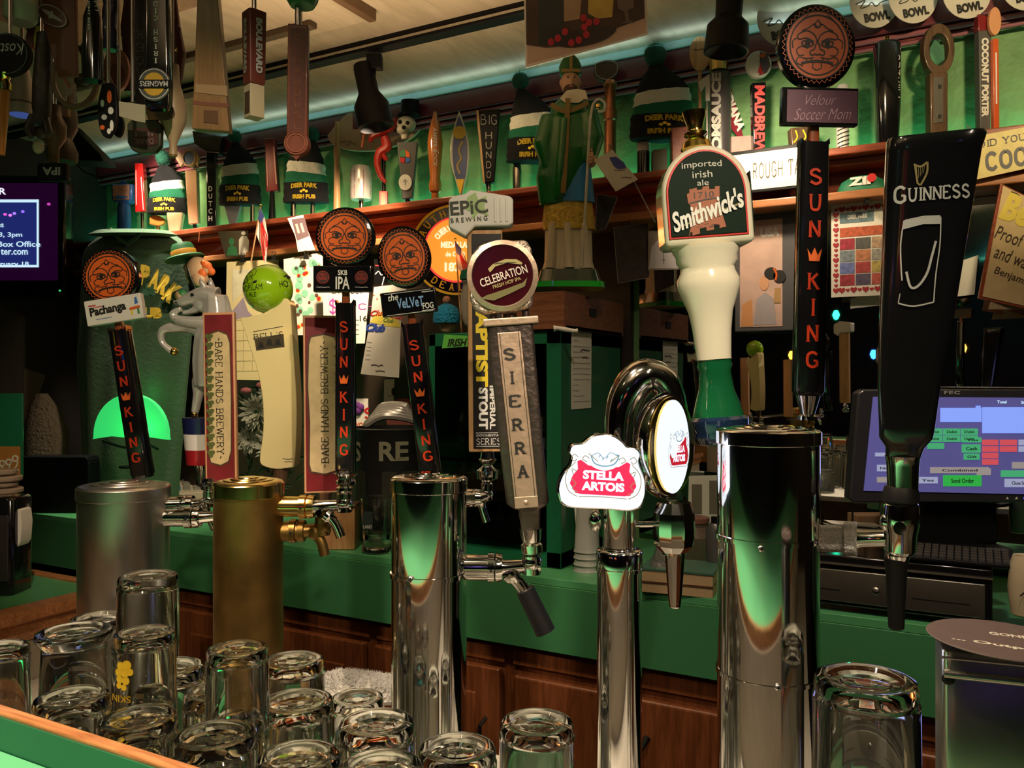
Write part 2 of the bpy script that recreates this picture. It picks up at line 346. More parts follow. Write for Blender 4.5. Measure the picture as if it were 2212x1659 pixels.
# cabinets below
def cab(x0, x1, kind, label):
    o = T('base_cabinet', label, 'cabinet', HX, HY, 1.7, 0, group=None); bpy.context.view_layer.update()
    Wbox(x0, x1, 1.545, 1.99, .0, .76, 'carcass', cabw, o, .002)
    Wbox(x0+.01, x1-.01, 1.538, 1.545, .715, .758, 'top_rail', cabw, o, .002)
    if kind == 'door':
        d = Wbox(x0+.015, x1-.015, 1.522, 1.54, .12, .705, 'door', cabw, o, .004)
        Wbox(x0+.07, x1-.07, 1.516, 1.523, .18, .65, 'door_panel', cabw, d, .006)
        hx = x1-.045
        h = O(G().tube([(hx, 1.52, .60), (hx-.003, 1.50, .59), (hx-.003, 1.50, .53), (hx, 1.52, .52)], .004), 'door_handle', rubber); h.parent = d
        bpy.context.view_layer.update(); h.matrix_parent_inverse = d.matrix_world.inverted()
    else:
        for z0, z1 in ((.53,.70), (.33,.51), (.12,.31)):
            d = Wbox(x0+.02, x1-.02, 1.52, 1.54, z0, z1, 'drawer', cabw, o, .006)
            cx = (x0+x1)/2
            h = O(G().tube([(cx-.045, 1.52, z0+.10), (cx-.04, 1.50, z0+.085), (cx, 1.495, z0+.075), (cx+.04, 1.50, z0+.085), (cx+.045, 1.52, z0+.10)], [.007,.005,.004,.005,.007]), 'drawer_handle', rubber)
            h.parent = d; bpy.context.view_layer.update(); h.matrix_parent_inverse = d.matrix_world.inverted()
xs = [W(p, 1400, 1.54).x for p in (190, 385, 560, 806, 1100, 1660, 2300)]
for i, k in enumerate(['door']*4+['drawer']*2):
    cab(xs[i], xs[i+1], k, ['wooden cabinet door under the counter, behind the tall left chrome tower', 'wooden cabinet under the counter, behind the brass tower', 'wooden cabinet under the counter, behind the white towel', 'wooden cabinet door behind the middle chrome tower', 'wooden drawer cabinet behind the thin illuminated-sign tower', 'wooden drawer cabinet below the cash drawer, beyond the right tower'][i])

# front bar: laminate top, wooden rail, well, return at the left
fb = T('front_bar', 'green laminate bar top with a wooden lip, nearest the viewer', 'bar counter', HX, HY, .3, 0)
bpy.context.view_layer.update()
Wbox(-2.2, 1.2, -.25, .350, 1.00, 1.045, 'bar_top', M('near_bar_top', (.13,.5,.24), .35, var=.05), fb, .001)
Wbox(-1.3, 1.2, .3505, .352, 1.0, 1.068, 'rail_face', dgreen, fb, 0)
Wbox(-1.3, 1.2, .352, .362, .95, 1.071, 'rail_strip', railw, fb, .002)
Wbox(-1.129, 1.2, .3625, .368, .6, 1.05, 'well_wall', M('beige_well_wall', (.46,.4,.3), .7, bump=.2), fb, 0)
br = T('bar_return', 'green topped end of the bar with a brown moulded edge, at far left', 'bar counter', HX, HY, .3, 0)
bpy.context.view_layer.update()
Wbox(-2.4, -1.142, .46, .81, .976, .998, 'return_top', gtop, br, .001)
o = O(G().prism([(-1.141,.955), (-1.128,.955), (-1.120,.968), (-1.125,.980), (-1.112,.986), (-1.112,1.001), (-1.141,1.002)], .46, .826), 'edge_moulding', railw); o.parent = br; o.matrix_parent_inverse = br.matrix_world.inverted()
Wbox(-2.4, -1.1415, .8105, .826, .95, 1.002, 'rear_moulding', railw, br, .003)
Wbox(-1.165, -1.13, .46, .80, .6, .953, 'inner_wall', M('beige_well_wall', (.5,.44,.33), .7), br, 0)
struct(G().box(-1.129, 1.2, .369, .80, .88, .899), 'trim_6', M('drain_tray', (.5,.48,.42), .5, 0, bump=.2), bevel=.003)
struct(G().box(-2.2, 1.2, .372, .78, 0, .5), 'trim_7', blackm)

# track light on the ceiling
tr = T('track_light', 'black ceiling track with one flared black spotlight head hanging from it', 'spotlight', 800, 170, 1.6)
bpy.context.view_layer.update()
Wbox(-2.75, 1.0, 1.585, 1.62, CEIL-.026, CEIL, 'track', blackm, tr, .002)
Wbox(-2.75, 1.0, 1.582, 1.585, CEIL-.020, CEIL-.014, 'track_slot', steel, tr, 0)
O(G().box(-7, 26, -12, 12, 20, 50).tube([(8,0,22), (6,0,-10), (12,0,-40)], 5), 'adapter', blackm, tr, bevel=2)
O(G().lathe([(0,52),(20,50),(22,40),(22,-12),(38,-40),(40,-88),(36,-90),(34,-86),(0,-60)], (-6,0,-18), 28, m=Matrix.Rotation(radians(-12),3,'Y')), 'lamp_head', blackm, tr)

# ================= front row of taps =================
def loft(s, secs, n=28, p=4, slant=0):
    v = []
    for k, (cx, cy, z, hw, hd) in enumerate(secs):
        for i in range(n):
            a = 2*pi*i/n; c_, s_ = cos(a), sin(a)
            x = (abs(c_)**(2/p))*(1 if c_ >= 0 else -1)*hw; y = (abs(s_)**(2/p))*(1 if s_ >= 0 else -1)*hd
            v.append((cx+x, cy+y, z+(slant*y if k >= len(secs)-2 else 0)))
    m = len(secs); f = [(k*n+i, k*n+(i+1)%n, (k+1)*n+(i+1)%n, (k+1)*n+i) for k in range(m-1) for i in range(n)]
    f += [tuple(range(n-1, -1, -1)), tuple((m-1)*n+i for i in range(n))]
    return s.add(v, f)
G.loft = loft
def remesh(o, vox, sm=True):
    r = o.modifiers.new('remesh', 'REMESH'); r.mode = 'VOXEL'; r.voxel_size = vox; r.use_smooth_shade = sm; r.adaptivity = 0
    s = o.modifiers.new('smooth', 'SMOOTH'); s.iterations = 4; return o

FLOORZ = .899
def tower(px, py, wd, Y, mat, label, capm=None, caph=30, joints=(), dome=8, screws=()):
    o = T('beer_tower', label, 'beer tower', px, py, Y); s = sc(px, Y); L = (W(px, py, Y).z-FLOORZ)/s; R = wd/2
    pr = [(R*1.25, -L), (R*1.25, -L+14), (R*.98, -L+20), (R*.98, -caph)]
    g = G().lathe([(R*.98, -L+8), (R*.98, -caph-1)], seg=56)
    O(g, 'column', mat, o); O(G().lathe([(R*1.3, -L), (R*1.3, -L+8), (R*1.02, -L+12), (0, -L+12)], seg=48), 'foot_flange', mat, o)
    q = [(R*.98,-caph-2),(R*1.01,-caph),(R*1.01,-6),(R*.97,-2),(R*.9,0),(R*.72,1),(R*.7,3),(R*.52,3.5),(R*.5,dome*.7),(R*.3,dome*.75),(R*.28,dome),(0,dome)]
    O(G().lathe(q, seg=56), 'cap', capm or mat, o)
    for z0, z1, k in joints: O(G().lathe([(R*.97,z0-1),(R*k,z0),(R*k,z1),(R*.97,z1+1)], seg=56), 'joint_band', mat, o)
    for a, z in screws:
        x, y = R*sin(a), -R*cos(a)
        h = O(G().ball((x,y,z), 7, 5, 7), 'screw', steel, o); O(G().box(x-4.5,x+4.5,y-6,y-4.2,z-1,z+1).box(x-1,x+1,y-6,y-4.2,z-4.5,z+4.5), 'cross_slot', rubber, h)
    return o
def faucet(o, x0, yy, x1, hb, mat=chrome, r=20, spout=None, capped=None, depth=10, shm=None):
    """shank leaves the column at (x0,yy); body and bonnet stand at x1; the handle screws on at height hb (photo pixels)."""
    X0, X1 = x0-o['px'], x1-o['px']; z = o['py']-yy; zb = o['py']-hb; d = depth; sm = shm or mat
    f = O(G().tube([(X0-12,d*.2,z),(X0+(X1-X0)*.42,d*.6,z)], r, 20), 'faucet', sm, o)
    m = X0+(X1-X0)*.42
    c = O(G().tube([(m-16,d*.6,z),(m-15,d*.6,z),(m-2,d*.6,z),(m,d*.6,z)], [r,r*1.16,r*1.16,r], 28), 'collar_nut', sm, f)
    O(G().tube([(m,d*.6,z),(m+3,d*.65,z),(m+5,d*.65,z),(m+16,d*.65,z)], [r*.9,r*1.14,r*1.14,r*1.05], 28), 'collar_nut', sm, f)
    O(G().lathe([(0,-2),(3,-2),(3,2),(0,2)], (m-8,-r*1.2+d*.6,z), 8, m=Matrix.Rotation(pi/2,3,'X')), 'spanner_hole', rubber, f)
    O(G().tube([(m+12,d*.7,z),(m+24,d*.8,z),(X1-8,d,z+4),(X1+r*.7,d,z+6)], [r*.7,r*.62,r*.5,r*.62], 18).tube([(X1,d,z-r*.5),(X1,d,z+r*.9)], [r*.75,r*.7], 18).ball((X1,d,z+r*.4), r*.85), 'body', mat, f)
    O(G().lathe([(r*.6,0),(r*.75,3),(r*.75,(zb-z)*.35),(r*.55,(zb-z)*.4),(r*.8,(zb-z)*.5),(r*.8,(zb-z)*.62),(r*.5,(zb-z)*.7),(r*.45,(zb-z)*.78),(r*.7,(zb-z)*.85),(r*.6,zb-z),(0,zb-z)], (X1,d,z+r*.5), 20), 'bonnet', mat, f)
    sp = [(px-o['px'], d-4, o['py']-py) for px, py in (spout or [(x1-20,yy+8),(x1,yy+35),(x1+12,yy+70)])]
    O(G().tube([tuple(a) for a in catmull(sp, 5)], [r*.72]*3+[r*.5]*(len(sp)*5-7), 16), 'spout', mat, f)
    if capped:
        a, b = [(p[0]-o['px'], d-4, o['py']-p[1]) for p in capped]; O(G().tube([a,b], [r*.75,r*.82], 18), 'spout_cover', rubber, f)
    return f

tL = tower(268, 1046, 187, .665, steel, 'wide brushed chrome beer tower at the left end of the bar', steel, 28)
faucet(tL, 358, 1092, 437, 1046, r=17, spout=[(425,1098),(440,1125),(452,1150)], depth=40)
faucet(tL, 355, 1118, 500, 1070, r=20, spout=[(485,1125),(500,1150),(508,1180)], depth=4)
tB = tower(537, 1038, 148, .64, brass, 'aged brass beer tower beside the wide chrome tower', brassy, 32)
faucet(tB, 606, 1094, 745, 1045, r=22, shm=brassy, spout=[(705,1110),(725,1128),(738,1158)], depth=-4)
faucet(tB, 600, 1150, 690, 1100, mat=brass, r=22, spout=[(668,1150),(688,1175),(696,1205)], depth=30, shm=brass)
tM = tower(927, 1028, 165, .636, chrome, 'polished chrome beer tower behind the glasses, second chrome tower from the left', chrome, 30, joints=[(-215,-205,1.02)], screws=[(-.38,-205)])
faucet(tM, 1012, 1225, 1148, 1190, r=27, spout=[(1100,1235),(1125,1262),(1140,1290)], capped=[(1134,1272),(1178,1362)], depth=-4)
faucet(tM, 1000, 1080, 1050, 1022, r=17, spout=[(1035,1085),(1042,1110),(1050,1135)], depth=50)
tR = tower(1659, 925, 218, .63, chrome, 'broad polished chrome beer tower at right, with two slim seams', chrome, 32, joints=[(-238,-228,1.012),(-528,-520,1.012)], screws=[(-.42,-240),(-.12,-520)])
for z in ():  # dark bands on the column are reflections, so none are built
    O(G().lathe([(100,-10),(109.6,-9),(109.8,9),(100,10)], (0,0,z), 48), 'dark_band', M('dark_band', (.02,.012,.02), .08, coat=1), tR)

# -- mask emblem handles --
def mask(T_, cx, cz, R, y, kx=1):
    hd = O(G().lathe([(R*.9,-8),(R,-5),(R,5),(R*.9,8),(0,8)], (0,0,0), 48).warp(lambda a,b,c: (cx+a*kx, y+14+c*1.4, cz+b)), 'round_head', black, T_)
    u = R*.80; yy = y+1
    n = 40; pts = [(cx+u*(1.13 if i % 2 else 1.04)*cos(pi*i/n)*kx, cz+u*(1.13 if i % 2 else 1.04)*sin(pi*i/n)) for i in range(n*2)]
    O(G().stroke(pts, u*.022, yy, 1, closed=True), 'toothed_ring', orange, hd, False)
    O(G().oval(cx, cz, u*1.0*kx, u*1.0, yy-1, yy+2, 48), 'orange_face', orange, hd)
    g = G().ring(cx, cz, u*.985, u*1.02, yy-2, yy, 40, kx).ring(cx, cz, u*.86, u*.90, yy-2, yy, 40, kx)
    def S(P, w=.03, closed=False, mir=True):
        for sgn in ((1,-1) if mir else (1,)):
            q = catmull([(a*sgn, b) for a, b in P]+([(P[0][0]*sgn, P[0][1])] if closed else []), 4)
            g.stroke([(cx+a*u*kx, cz+b*u) for a, b in q], w*u, yy-1, .8)
    S([(.02,.12),(.1,.3),(.35,.42),(.62,.3),(.6,.17),(.35,.2),(.12,.1)], .035); S([(.12,.03),(.3,.14),(.5,.08),(.42,-.04),(.22,-.04)], .045, True)
    S([(.26,.05),(.32,.08),(.36,.04),(.31,0)], .09, True); S([(0,.5),(.12,.62),(.3,.5),(.5,.42)], .03); S([(0,.75),(.1,.6),(.04,.5)], .03); S([(.0,.12),(.06,.0),(.1,-.12),(.22,-.18),(.2,-.3),(.06,-.27),(0,-.3)], .04)
    S([(.3,-.1),(.5,-.04),(.66,-.14),(.6,-.3),(.42,-.3)], .03); S([(.1,-.36),(.35,-.4),(.6,-.36),(.66,-.52),(.45,-.62)], .03); S([(.66,.2),(.8,.1),(.78,-.1)], .03); S([(.12,-.5),(.14,-.66),(0,-.74)], .03); S([(.3,.9),(.55,.7),(.7,.5)], .02)
    S([(.18,-.4),(.18,-.47)], .03); S([(.34,-.42),(.34,-.5)], .03)
    g.prism([(cx+a*u*kx, cz+b*u) for a, b in [(-.52,-.58),(-.5,-.5),(-.3,-.46),(0,-.43),(.3,-.46),(.5,-.5),(.52,-.58),(.3,-.53),(.13,-.51),(-.13,-.51),(-.3,-.53)]], yy-2.2, yy)
    O(g, 'emblem_lines', print_bk, hd, False)
    return hd
def maskhandle(px, py, Y, roll, label, hz, R, plate, bw, bh, kx=1, pm=black, letters=True, ferr=0):
    o = T('tap_handle', label, 'tap handle', px, py, Y, roll=roll, group='mask tap handles')
    pw, pz0, pz1, pdx = plate
    O(G().loft([(0,0,0,bw*.42,16),(0,0,10,bw*.5,20),(0,0,bh*.5,bw*.5,20),(0,0,bh,bw*.48,18)], p=5).prism([(-bw*.48,bh-4),(-bw*.46,bh+8),(-bw*.32,bh-2),(-bw*.2,bh+2),(-bw*.1,bh-6),(bw*.1,bh-6),(bw*.2,bh+2),(bw*.3,bh-4),(bw*.46,bh+8),(bw*.48,bh-4)], -16, 14), 'grip', black, o)
    O(G().loft([(0,2,bh-30,bw*.10,10),(0,2,bh,bw*.2,10),(0,2,pz0+4,bw*.17,10)], p=4), 'neck_stick', M('orange_brown_lacquer', (.3,.07,.02), .25, coat=.5), o)
    step = bh*.82/8; z = bh*.86
    for ch in 'SUN^KING':
        if ch == '^': O(G().prism([(a*bw*.24, z+b*step*.4) for a, b in [(-1,.6),(-.7,-.6),(.7,-.6),(1,.6),(.45,-.05),(0,.7),(-.45,-.05)]], -23, -20), 'crown_mark', orange, o, False)
        else: serif(ch, o, 0, z, bw*(.12 if ch == 'I' else .42), step*.66, M('red_inlay', (.5,.04,.012), .25, coat=.6), -20.5, wt=1.1, sf=.25, th=1, name='letter')
        z -= step
    p = O(G().box(pdx-pw/2, pdx+pw/2, -24, -6, pz0, pz1), 'name_plate', pm, o, bevel=2)
    mask(o, 0, hz, R, -14, kx)
    if ferr: O(G().lathe([(22,-ferr),(22,-ferr+8),(15,-ferr+12),(26,0),(0,0)], seg=24), 'ferrule', chrome, o)
    return o, p
h1, p1 = maskhandle(310, 1032, .78, -9, 'mask-headed black tap handle with a white Pachanga plate, in front of the green shirt', 438, 62, (122,338,392,4), 42, 322, pm=white)
serif('-', p1, -40, 380, 16, 2.4, red, -24.5); scribble(p1, -38, 376, 20, red, -24.5, 1.5, wt=1.6)
txt('Pachanga', p1, -8, 366, 78, 24, print_bk, -24.3, rot=2, bold=.04, warp=lambda x,y,z:(x,y,z+x*.02)); scribble(p1, -36, 350, 34, blue, -24.4, 1.2, wt=1.2)
for nm, pl_, m_ in (('pinata_band', [(38,358),(60,361),(60,366),(38,364)], orange), ('pinata_band', [(38,364),(60,366),(58,371),(40,369)], white), ('pinata_band', [(50,369),(58,371),(56,384),(52,384)], blue), ('pinata_band', [(40,348),(43,348),(44,358),(40,358)], yellow), ('pinata_band', [(54,348),(58,348),(58,361),(54,361)], green)):
    O(G().prism(pl_, -25, -24), nm, m_, p1, False)
h2, p2 = maskhandle(747, 1022, .735, 0, 'mask-headed black tap handle with a black IPA plate, right of the green ball handle', 509, 64, (124,389,445,-3), 42, 366, ferr=24)
txt('SKB', p2, -2, 430, 20, 11, white, -24.3, bold=.02); txt('IPA', p2, -2, 408, 30, 27, white, -24.3, bold=.02)
for x in (-44, 38):
    O(G().oval(x, 420, 14, 14, -25, -24), 'round_seal', M('seal_red', (.2,.02,.015), .4), p2); g = G(); g.ring(x,420,10,11.5,-26,-25); g.stroke([(x-7,423),(x-2,421)],2,-25); g.stroke([(x+2,421),(x+7,423)],2,-25); g.stroke([(x-6,413),(x+6,413)],2.5,-25); O(g,'seal_lines',print_bk,p2,False)
    scribble(p2, x-14, 399, 28, white, -24.3, 1.5, wt=1)
h3, p3 = maskhandle(932, 1030, .78, -7, 'mask-headed black tap handle with a Velvet Fog plate, behind the middle tower', 477, 67, (118,352,404,0), 48, 332, kx=.86)
txt('the', p3, -32, 392, 22, 14, white, -24.3, rot=4, shear=.3, bold=.01); txt('VeLVeT', p3, 3, 377, 58, 22, M('pale_blue_ink', (.22,.42,.75), .5), -24.3, bold=.02); txt('FOG', p3, 40, 366, 23, 13, white, -24.3, bold=.02)
O(G().box(-50,50,-24.6,-24,399.5,400.5).box(-50,50,-24.6,-24,354,355), 'border_line', print_w, p3, False); scribble(p3, 26, 356.5, 28, white, -24.3, 1, wt=1.2); scribble(p3, 30, 396, 24, white, -24.3, 1, wt=1.5)
h4, p4 = maskhandle(1745, 855, .73, 1.2, 'largest mask-headed black tap handle with a plum coloured plate, behind the broad right tower', 752, 91, (163,578,658,5), 64, 545, kx=.92, pm=black, ferr=52)
O(G().box(-66,84,-25,-23.5,583,652), 'plum_label', M('plum_print', (.11,.025,.06), .5), p4, False)
m_ = M('plum_ink', (.5,.28,.36), .5)
txt('Velour', p4, 6, 631, 66, 22, m_, -25.2, rot=2, shear=.5, bold=-.012); txt('Soccer Mom', p4, 10, 601, 122, 24, m_, -25.2, rot=2, shear=.5, bold=-.012)

# -- Guinness handle --
gu = T('tap_handle', 'big tapered glossy black tap handle lettered GUINNESS with a harp, at right', 'tap handle', 1950, 985, .66, A-radians(23)); gu.scale.x *= .9
secs = [(0,0,0,38,30),(4,0,20,42,34),(6,0,40,58,42),(8,0,62,60,44),(12,0,150,68,50),(28,0,300,80,58),(44,0,460,90,66),(62,0,640,101,78),(68,0,676,105,82),(68,0,684,101,78)]
O(G().loft(secs, 64, 5, .16), 'handle_body', black, gu, ang=50)
def gfront(x, y, z):   # wrap onto the bowed front of the handle
    k = max(0, min(1, z/684)); cx = 10+58*k; hw = 60+42*k; hd = 44+36*k; u = min(.98, abs((x-cx)/hw)); return (x, y-hd*(1-u**5)**(1/5)-1.3, z)
gl_ = M('grey_silver_ink', (.42,.42,.41), .35)
serif('G', gu, -9, 550, 27, 38, gl_, 0, wt=1.1, warp=gfront, th=.3); serif('UINNESS', gu, 71, 548, 127, 30, gl_, 0, wt=1.1, warp=gfront, th=.3)
g = G(); g.stroke(catmull([(20,610),(34,604),(48,612)],6), 4); g.stroke([(22,610),(28,570),(34,566)], 4); g.stroke(catmull([(48,612),(47,590),(34,566)],6), 4)
for i in range(5): g.stroke([(26+i*4,606),(27+i*3.2,578+i*3)], .8)
O(g.warp(gfront), 'harp_emblem', M('dull_gold_ink', (.22,.17,.07), .35), gu, False)
g = G(); gw = gl_
g.prism([(0,496),(4,498),(40,503),(74,502),(76,498),(76,484),(40,486),(-2,478)][::-1], -.5, 0)
g.stroke(catmull([(0,496),(-7,450),(-6,400),(-4,372)],5), 3); g.stroke(catmull([(76,498),(74,440),(66,380),(62,325)],5), 2.5); g.stroke(catmull([(-12,325),(20,318),(62,325)],6), 3); g.stroke([(-12,326),(-8,345)], 2)
g.stroke(catmull([(5,390),(14,358),(30,360),(48,385),(58,420),(66,450)],6), 5)
O(g.warp(gfront), 'pint_outline', gw, gu, False)
scribble(gu, 12, 576, 12, M('dull_gold_ink', (.2,.15,.06), .35), -66, 1, wt=1)
O(G().lathe([(28,-78),(34,-74),(36,-20),(38,-6),(40,0),(0,0)], seg=32), 'ferrule', chrome, gu)
O(G().lathe([(38,-100),(42,-96),(41,-80),(36,-66),(30,-64)], (-4,0,0), 32), 'rubber_collar', rubber, gu)
fg = O(G().lathe([(30,-212),(36,-205),(38,-170),(43,-150),(44,-130),(41,-104),(34,-98),(0,-98)], (-6,0,0), 32), 'faucet_body', chrome, gu)
O(G().ball((-36,-20,-142), 16, 12, 20).tube([(-8,-44,-150),(-8,-40,-150)], 14, 20), 'pressure_knob', chrome, fg)
O(G().lathe([(14,-375),(18,-372),(20,-330),(25,-240),(27,-222),(0,-222)], (-14,0,0), 24), 'long_spout', rubber, fg)
O(G().lathe([(22,-232),(30,-214),(28,-208)], (-12,0,0), 24), 'spout_ferrule', chrome, fg)
O(G().tube([(-30,0,-180),(-90,10,-186),(-105,12,-188)], [18,20,24], 20), 'shank', chrome, fg)
O(G().tube([(-102,12,-188),(-104,12,-188),(-128,14,-190),(-130,14,-190)], [34,38,38,34], 40).tube([(-130,14,-190),(-185,20,-194)], [30,30], 24), 'knurled_nut', M('knurled_chrome', (.6,.58,.55), .3, 1, .3, 900, .8), fg)

# -- Smithwick's handle --
sm = T('tap_handle', "ivory and green ceramic tap handle lettered Smithwick's under a gold finial", 'tap handle', 1556, 962, .735, roll=-4.2)
O(G().lathe([(56,62),(48,92),(38,122),(34,160),(38,172),(36,180),(37,184),(40,186)][::1], seg=36, sy=.8), 'green_bell', M('green_glaze', (.006,.09,.03), .1, coat=1), sm)
O(G().lathe([(30,0),(52,6),(60,20),(58,30),(64,42),(64,56),(56,63)], seg=36, sy=.8), 'dark_foot_ring', M('blue_glaze', (.008,.02,.05), .1, coat=1), sm)
nk = [(37,184),(38,200),(42,250),(48,290),(60,322),(67,342),(68,358),(60,374),(58,384),(66,398),(66,410),(72,420),(74,430)]
O(G().lathe(nk, seg=40, sy=.72), 'ivory_neck', ivory, sm)
def arch(x0, x1, zb, zt, r, n=14): # rounded-top outline
    cx = (x0+x1)/2; hw = (x1-x0)/2; zc = zt-r
    return [(x1, zb)]+[(cx+hw*cos(pi*i/n), zc+r*sin(pi*i/n)) for i in range(n+1)]+[(x0, zb)]
hd = O(G().prism(arch(-94, 96, 428, 640, 104, 20), -44, 46), 'ivory_head', ivory, sm, bevel=12)
O(G().prism(arch(-86, 82, 444, 628, 92, 20), -47, -43), 'red_border', red, hd, bevel=1)
O(G().prism(arch(-82, 78, 448, 624, 88, 20), -49, -45), 'green_panel', M('label_green', (.0012,.013,.006), .5, spec=.1), hd, bevel=1)
O(G().box(97,99,-30,34,450,580), 'side_panel', M('label_green', (.0012,.013,.006), .5, spec=.1), hd)
si = M('sign_cream_ink', (.55,.55,.48), .5)
txt('imported', hd, -8, 596, 84, 17, si, -49.2, bold=0, warp=lambda x,y,z:(x,y,z-((x+8)/52)**2*3)); txt('irish', hd, -8, 576, 42, 15, si, -49.2, bold=0); txt('ale', hd, -8, 558, 24, 12, si, -49.2, bold=0)
tw = [(-42,444),(-40,456),(-34,456),(-34,448),(-18,452),(-18,462),(-4,464),(-4,456),(12,458),(12,468),(24,468),(24,460),(38,462),(28,505),(28,520),(30,548),(20,548),(20,543),(8,543),(8,550),(-6,549),(-6,544),(-18,543),(-18,548),(-30,546),(-34,546),(-34,538),(-40,536),(-38,516),(-34,512),(-34,480)]
tw = [(a-4, b) for a, b in tw]
O(G().prism(tw, -50.5, -49), 'tower_emblem', M('brick_red_ink', (.32,.1,.045), .6), hd, False)
g = G(); g.stroke([(-40,516),(-5,522),(26,524)], 3, -50.5, .5)
for i in range(14): x = random.uniform(-34,14); z = random.uniform(462,508); g.stroke([(x,z),(x+10,z+1)], 1, -50.5, .4)
O(g, 'brick_lines', print_bk, hd, False); txt('1710', hd, -8, 532, 42, 13, print_bk, -50.6, bold=0)
txt("Smithwick's", hd, -4, 500, 160, 44, M('sign_white_ink', (.7,.72,.66), .5), -52, rot=17, bold=.03, shear=.35)
O(G().prism([(-60,468),(-58,472),(70,512),(72,508)], -51, -50), 'underline_swash', M('dull_gold_ink', (.22,.17,.07), .35), hd, False)
fn = O(G().lathe([(24,634),(34,642),(30,655),(20,662),(18,667),(25,671),(25,676),(17,680),(16,686),(24,712),(26,722),(20,724),(0,722)], (-4,0,0), 28), 'gold_finial', gold, sm)
txt('BREWERY', hd, 0, 0, 110, 15, si, 0, rot=0, bold=.01, warp=lambda x,y,z:(100+y*.3, z, 515-x))

# -- cream curved handle with the lime ball --
bl = T('tap_handle', "curved cream Bell's tap handle cradling a lime green ball", 'tap handle', 606, 1012, .80)
def R_(o, pts): return rel(o, pts)
out = R_(bl, catmull([(525,688),(546,752),(563,805),(573,865),(574,930),(567,985),(572,1003),(600,1011),(632,1008),(641,1000),(645,930),(645,860),(640,780),(636,720),(632,660),(624,647),(610,650),(592,668),(560,684),(527,687)], 3))
O(G().prism(out, -20, 30), 'cream_body', cream, bl, bevel=7)
ball = O(G().ball((-28,4,388), 53, seg=32, rings=20), 'lime_ball', M('lime_gloss', (.28,.52,.01), .12, coat=1), bl)
def onball(x,y,z): 
    d = 53.4**2-(x+28)**2-(z-388)**2; return (x, 4-sqrt(max(d, 1)), z)
txt('HOPSLAM', ball, -50, 386, 50, 13, print_bk, 0, bold=.0, warp=onball, rot=4); txt('ALE', ball, -48, 372, 18, 9, print_bk, 0, bold=0, warp=onball); txt('HO', ball, 14, 396, 14, 14, print_bk, 0, bold=0, warp=onball, rot=14)
g = G()
for a, b, r in ((-58,412,10),(-50,420,9),(-66,404,7),(-54,402,8)): g.ring(a, b, r-1, r, 0, .3, 12)
g.prism([(-76,398),(-70,402),(-68,396),(-74,392)],0,.4).prism([(-44,400),(-36,402),(-38,396),(-48,394)],0,.4); g.prism([(14,418),(22,414),(20,408),(12,412)],0,.4)
O(g.warp(onball), 'hop_emblem', print_bk, ball, False)['kind'] = 'stuff'
serif("BELL'S", bl, -20, 286, 64, 13, print_bk, -20.3, rot=-6+12, wt=.6, sf=.3); O(G().stroke([(-53,294),(11,306)], 1.2, -20.3).stroke([(-53,279),(12,289)],1.2,-20.3), 'rule_lines', print_bk, bl, False)
O(G().prism([(-50,278),(12,288),(14,262),(-46,254)], -21, -20), 'portrait_label', M('label_brown', (.05,.035,.015), .5), bl, False)
g = G()
for x, z in ((-36,262),(-18,268),(0,268)): g.oval(x, z+6, 5, 5, -22, -21, 12).prism([(x-8,z-3),(x+8,z-2),(x+5,z+3),(x-5,z+3)], -22, -21)
O(g, 'portrait_figures', print_bk, bl, False); scribble(bl, 10, 22, 24, print_bk, -20.4, 2, wt=1); scribble(bl, 14, 17, 18, print_bk, -20.4, 2, wt=1)
O(G().lathe([(10,-38),(14,-30),(17,0),(0,2)], seg=20), 'ferrule', dkw, bl)

# -- two wooden plaques: leaf bordered parchment --
def plaque(px, py, Y, roll, w, H, rot, lx, label, yaw=A):
    o = T('tap_handle', label, 'tap handle', px, py, Y, roll=roll, yaw=yaw, group='parchment plaque handles')
    O(G().box(-w/2, w/2, -6, 8, 0, H), 'board', M('pale_wood_edge', (.62,.32,.16), .4, coat=.2), o, bevel=2)
    O(G().box(-w/2+4, w/2-4, -7, -5.5, 5, H-5), 'wine_panel', dred, o, bevel=1)
    e = 8; pts = [(-w/2+e+4, 44),(-w/2+e, 60),(-w/2+e+2,150),(-w/2+e-2,H*.6),(-w/2+e+1,H-60),(-w/2+e+6,H-44),(0,H-38),(w/2-e-6,H-46),(w/2-e,H-64),(w/2-e+1,H*.5),(w/2-e-1,70),(w/2-e-8,46),(0,38)]
    O(G().prism(pts, -7.6, -7), 'burnt_edge', M('burnt_edge', (.07,.03,.012), .6), o)
    O(G().prism([(x*.9, H/2+(z-H/2)*.975) for x, z in pts], -8.2, -7.5), 'parchment', M('parchment', (.6,.46,.24), .7, var=.3, scale=90), o)
    serif('~BARE HANDS BREWERY~', o, -lx*.5, H/2, H-110, 16, print_bk, -8.4, rot=rot, wt=.6, sf=.6)
    g = G()
    for i in range(15):
        z = 62+i*(H-120)/14
        for dx, dz in ((0,0),(-4,7),(4,7)): x = lx*(w/2-14)+dx; g.prism([(x-4,z+dz-2),(x-1,z+dz-5),(x+4,z+dz-3),(x+5,z+dz+2),(x,z+dz+5),(x-5,z+dz+3)], -9, -8.2)
    O(g, 'vine_border', M('vine_ink', (.09,.11,.025), .6), o, False)['kind'] = 'stuff'
    O(G().lathe([(9,-26),(12,-18),(14,0),(0,1)], seg=18), 'ferrule', dkw if rot > 0 else chrome, o)
    return o
q1 = plaque(480, 1045, .76, -1.0, 68, 370, -90, -1, 'parchment plaque tap handle left of the cream handle, lettering reading downward')
q2 = plaque(703, 1064, .77, -.5, 88, 382, 90, 1, 'parchment plaque tap handle half behind the IPA handle, lettering reading upward', yaw=A+.25)

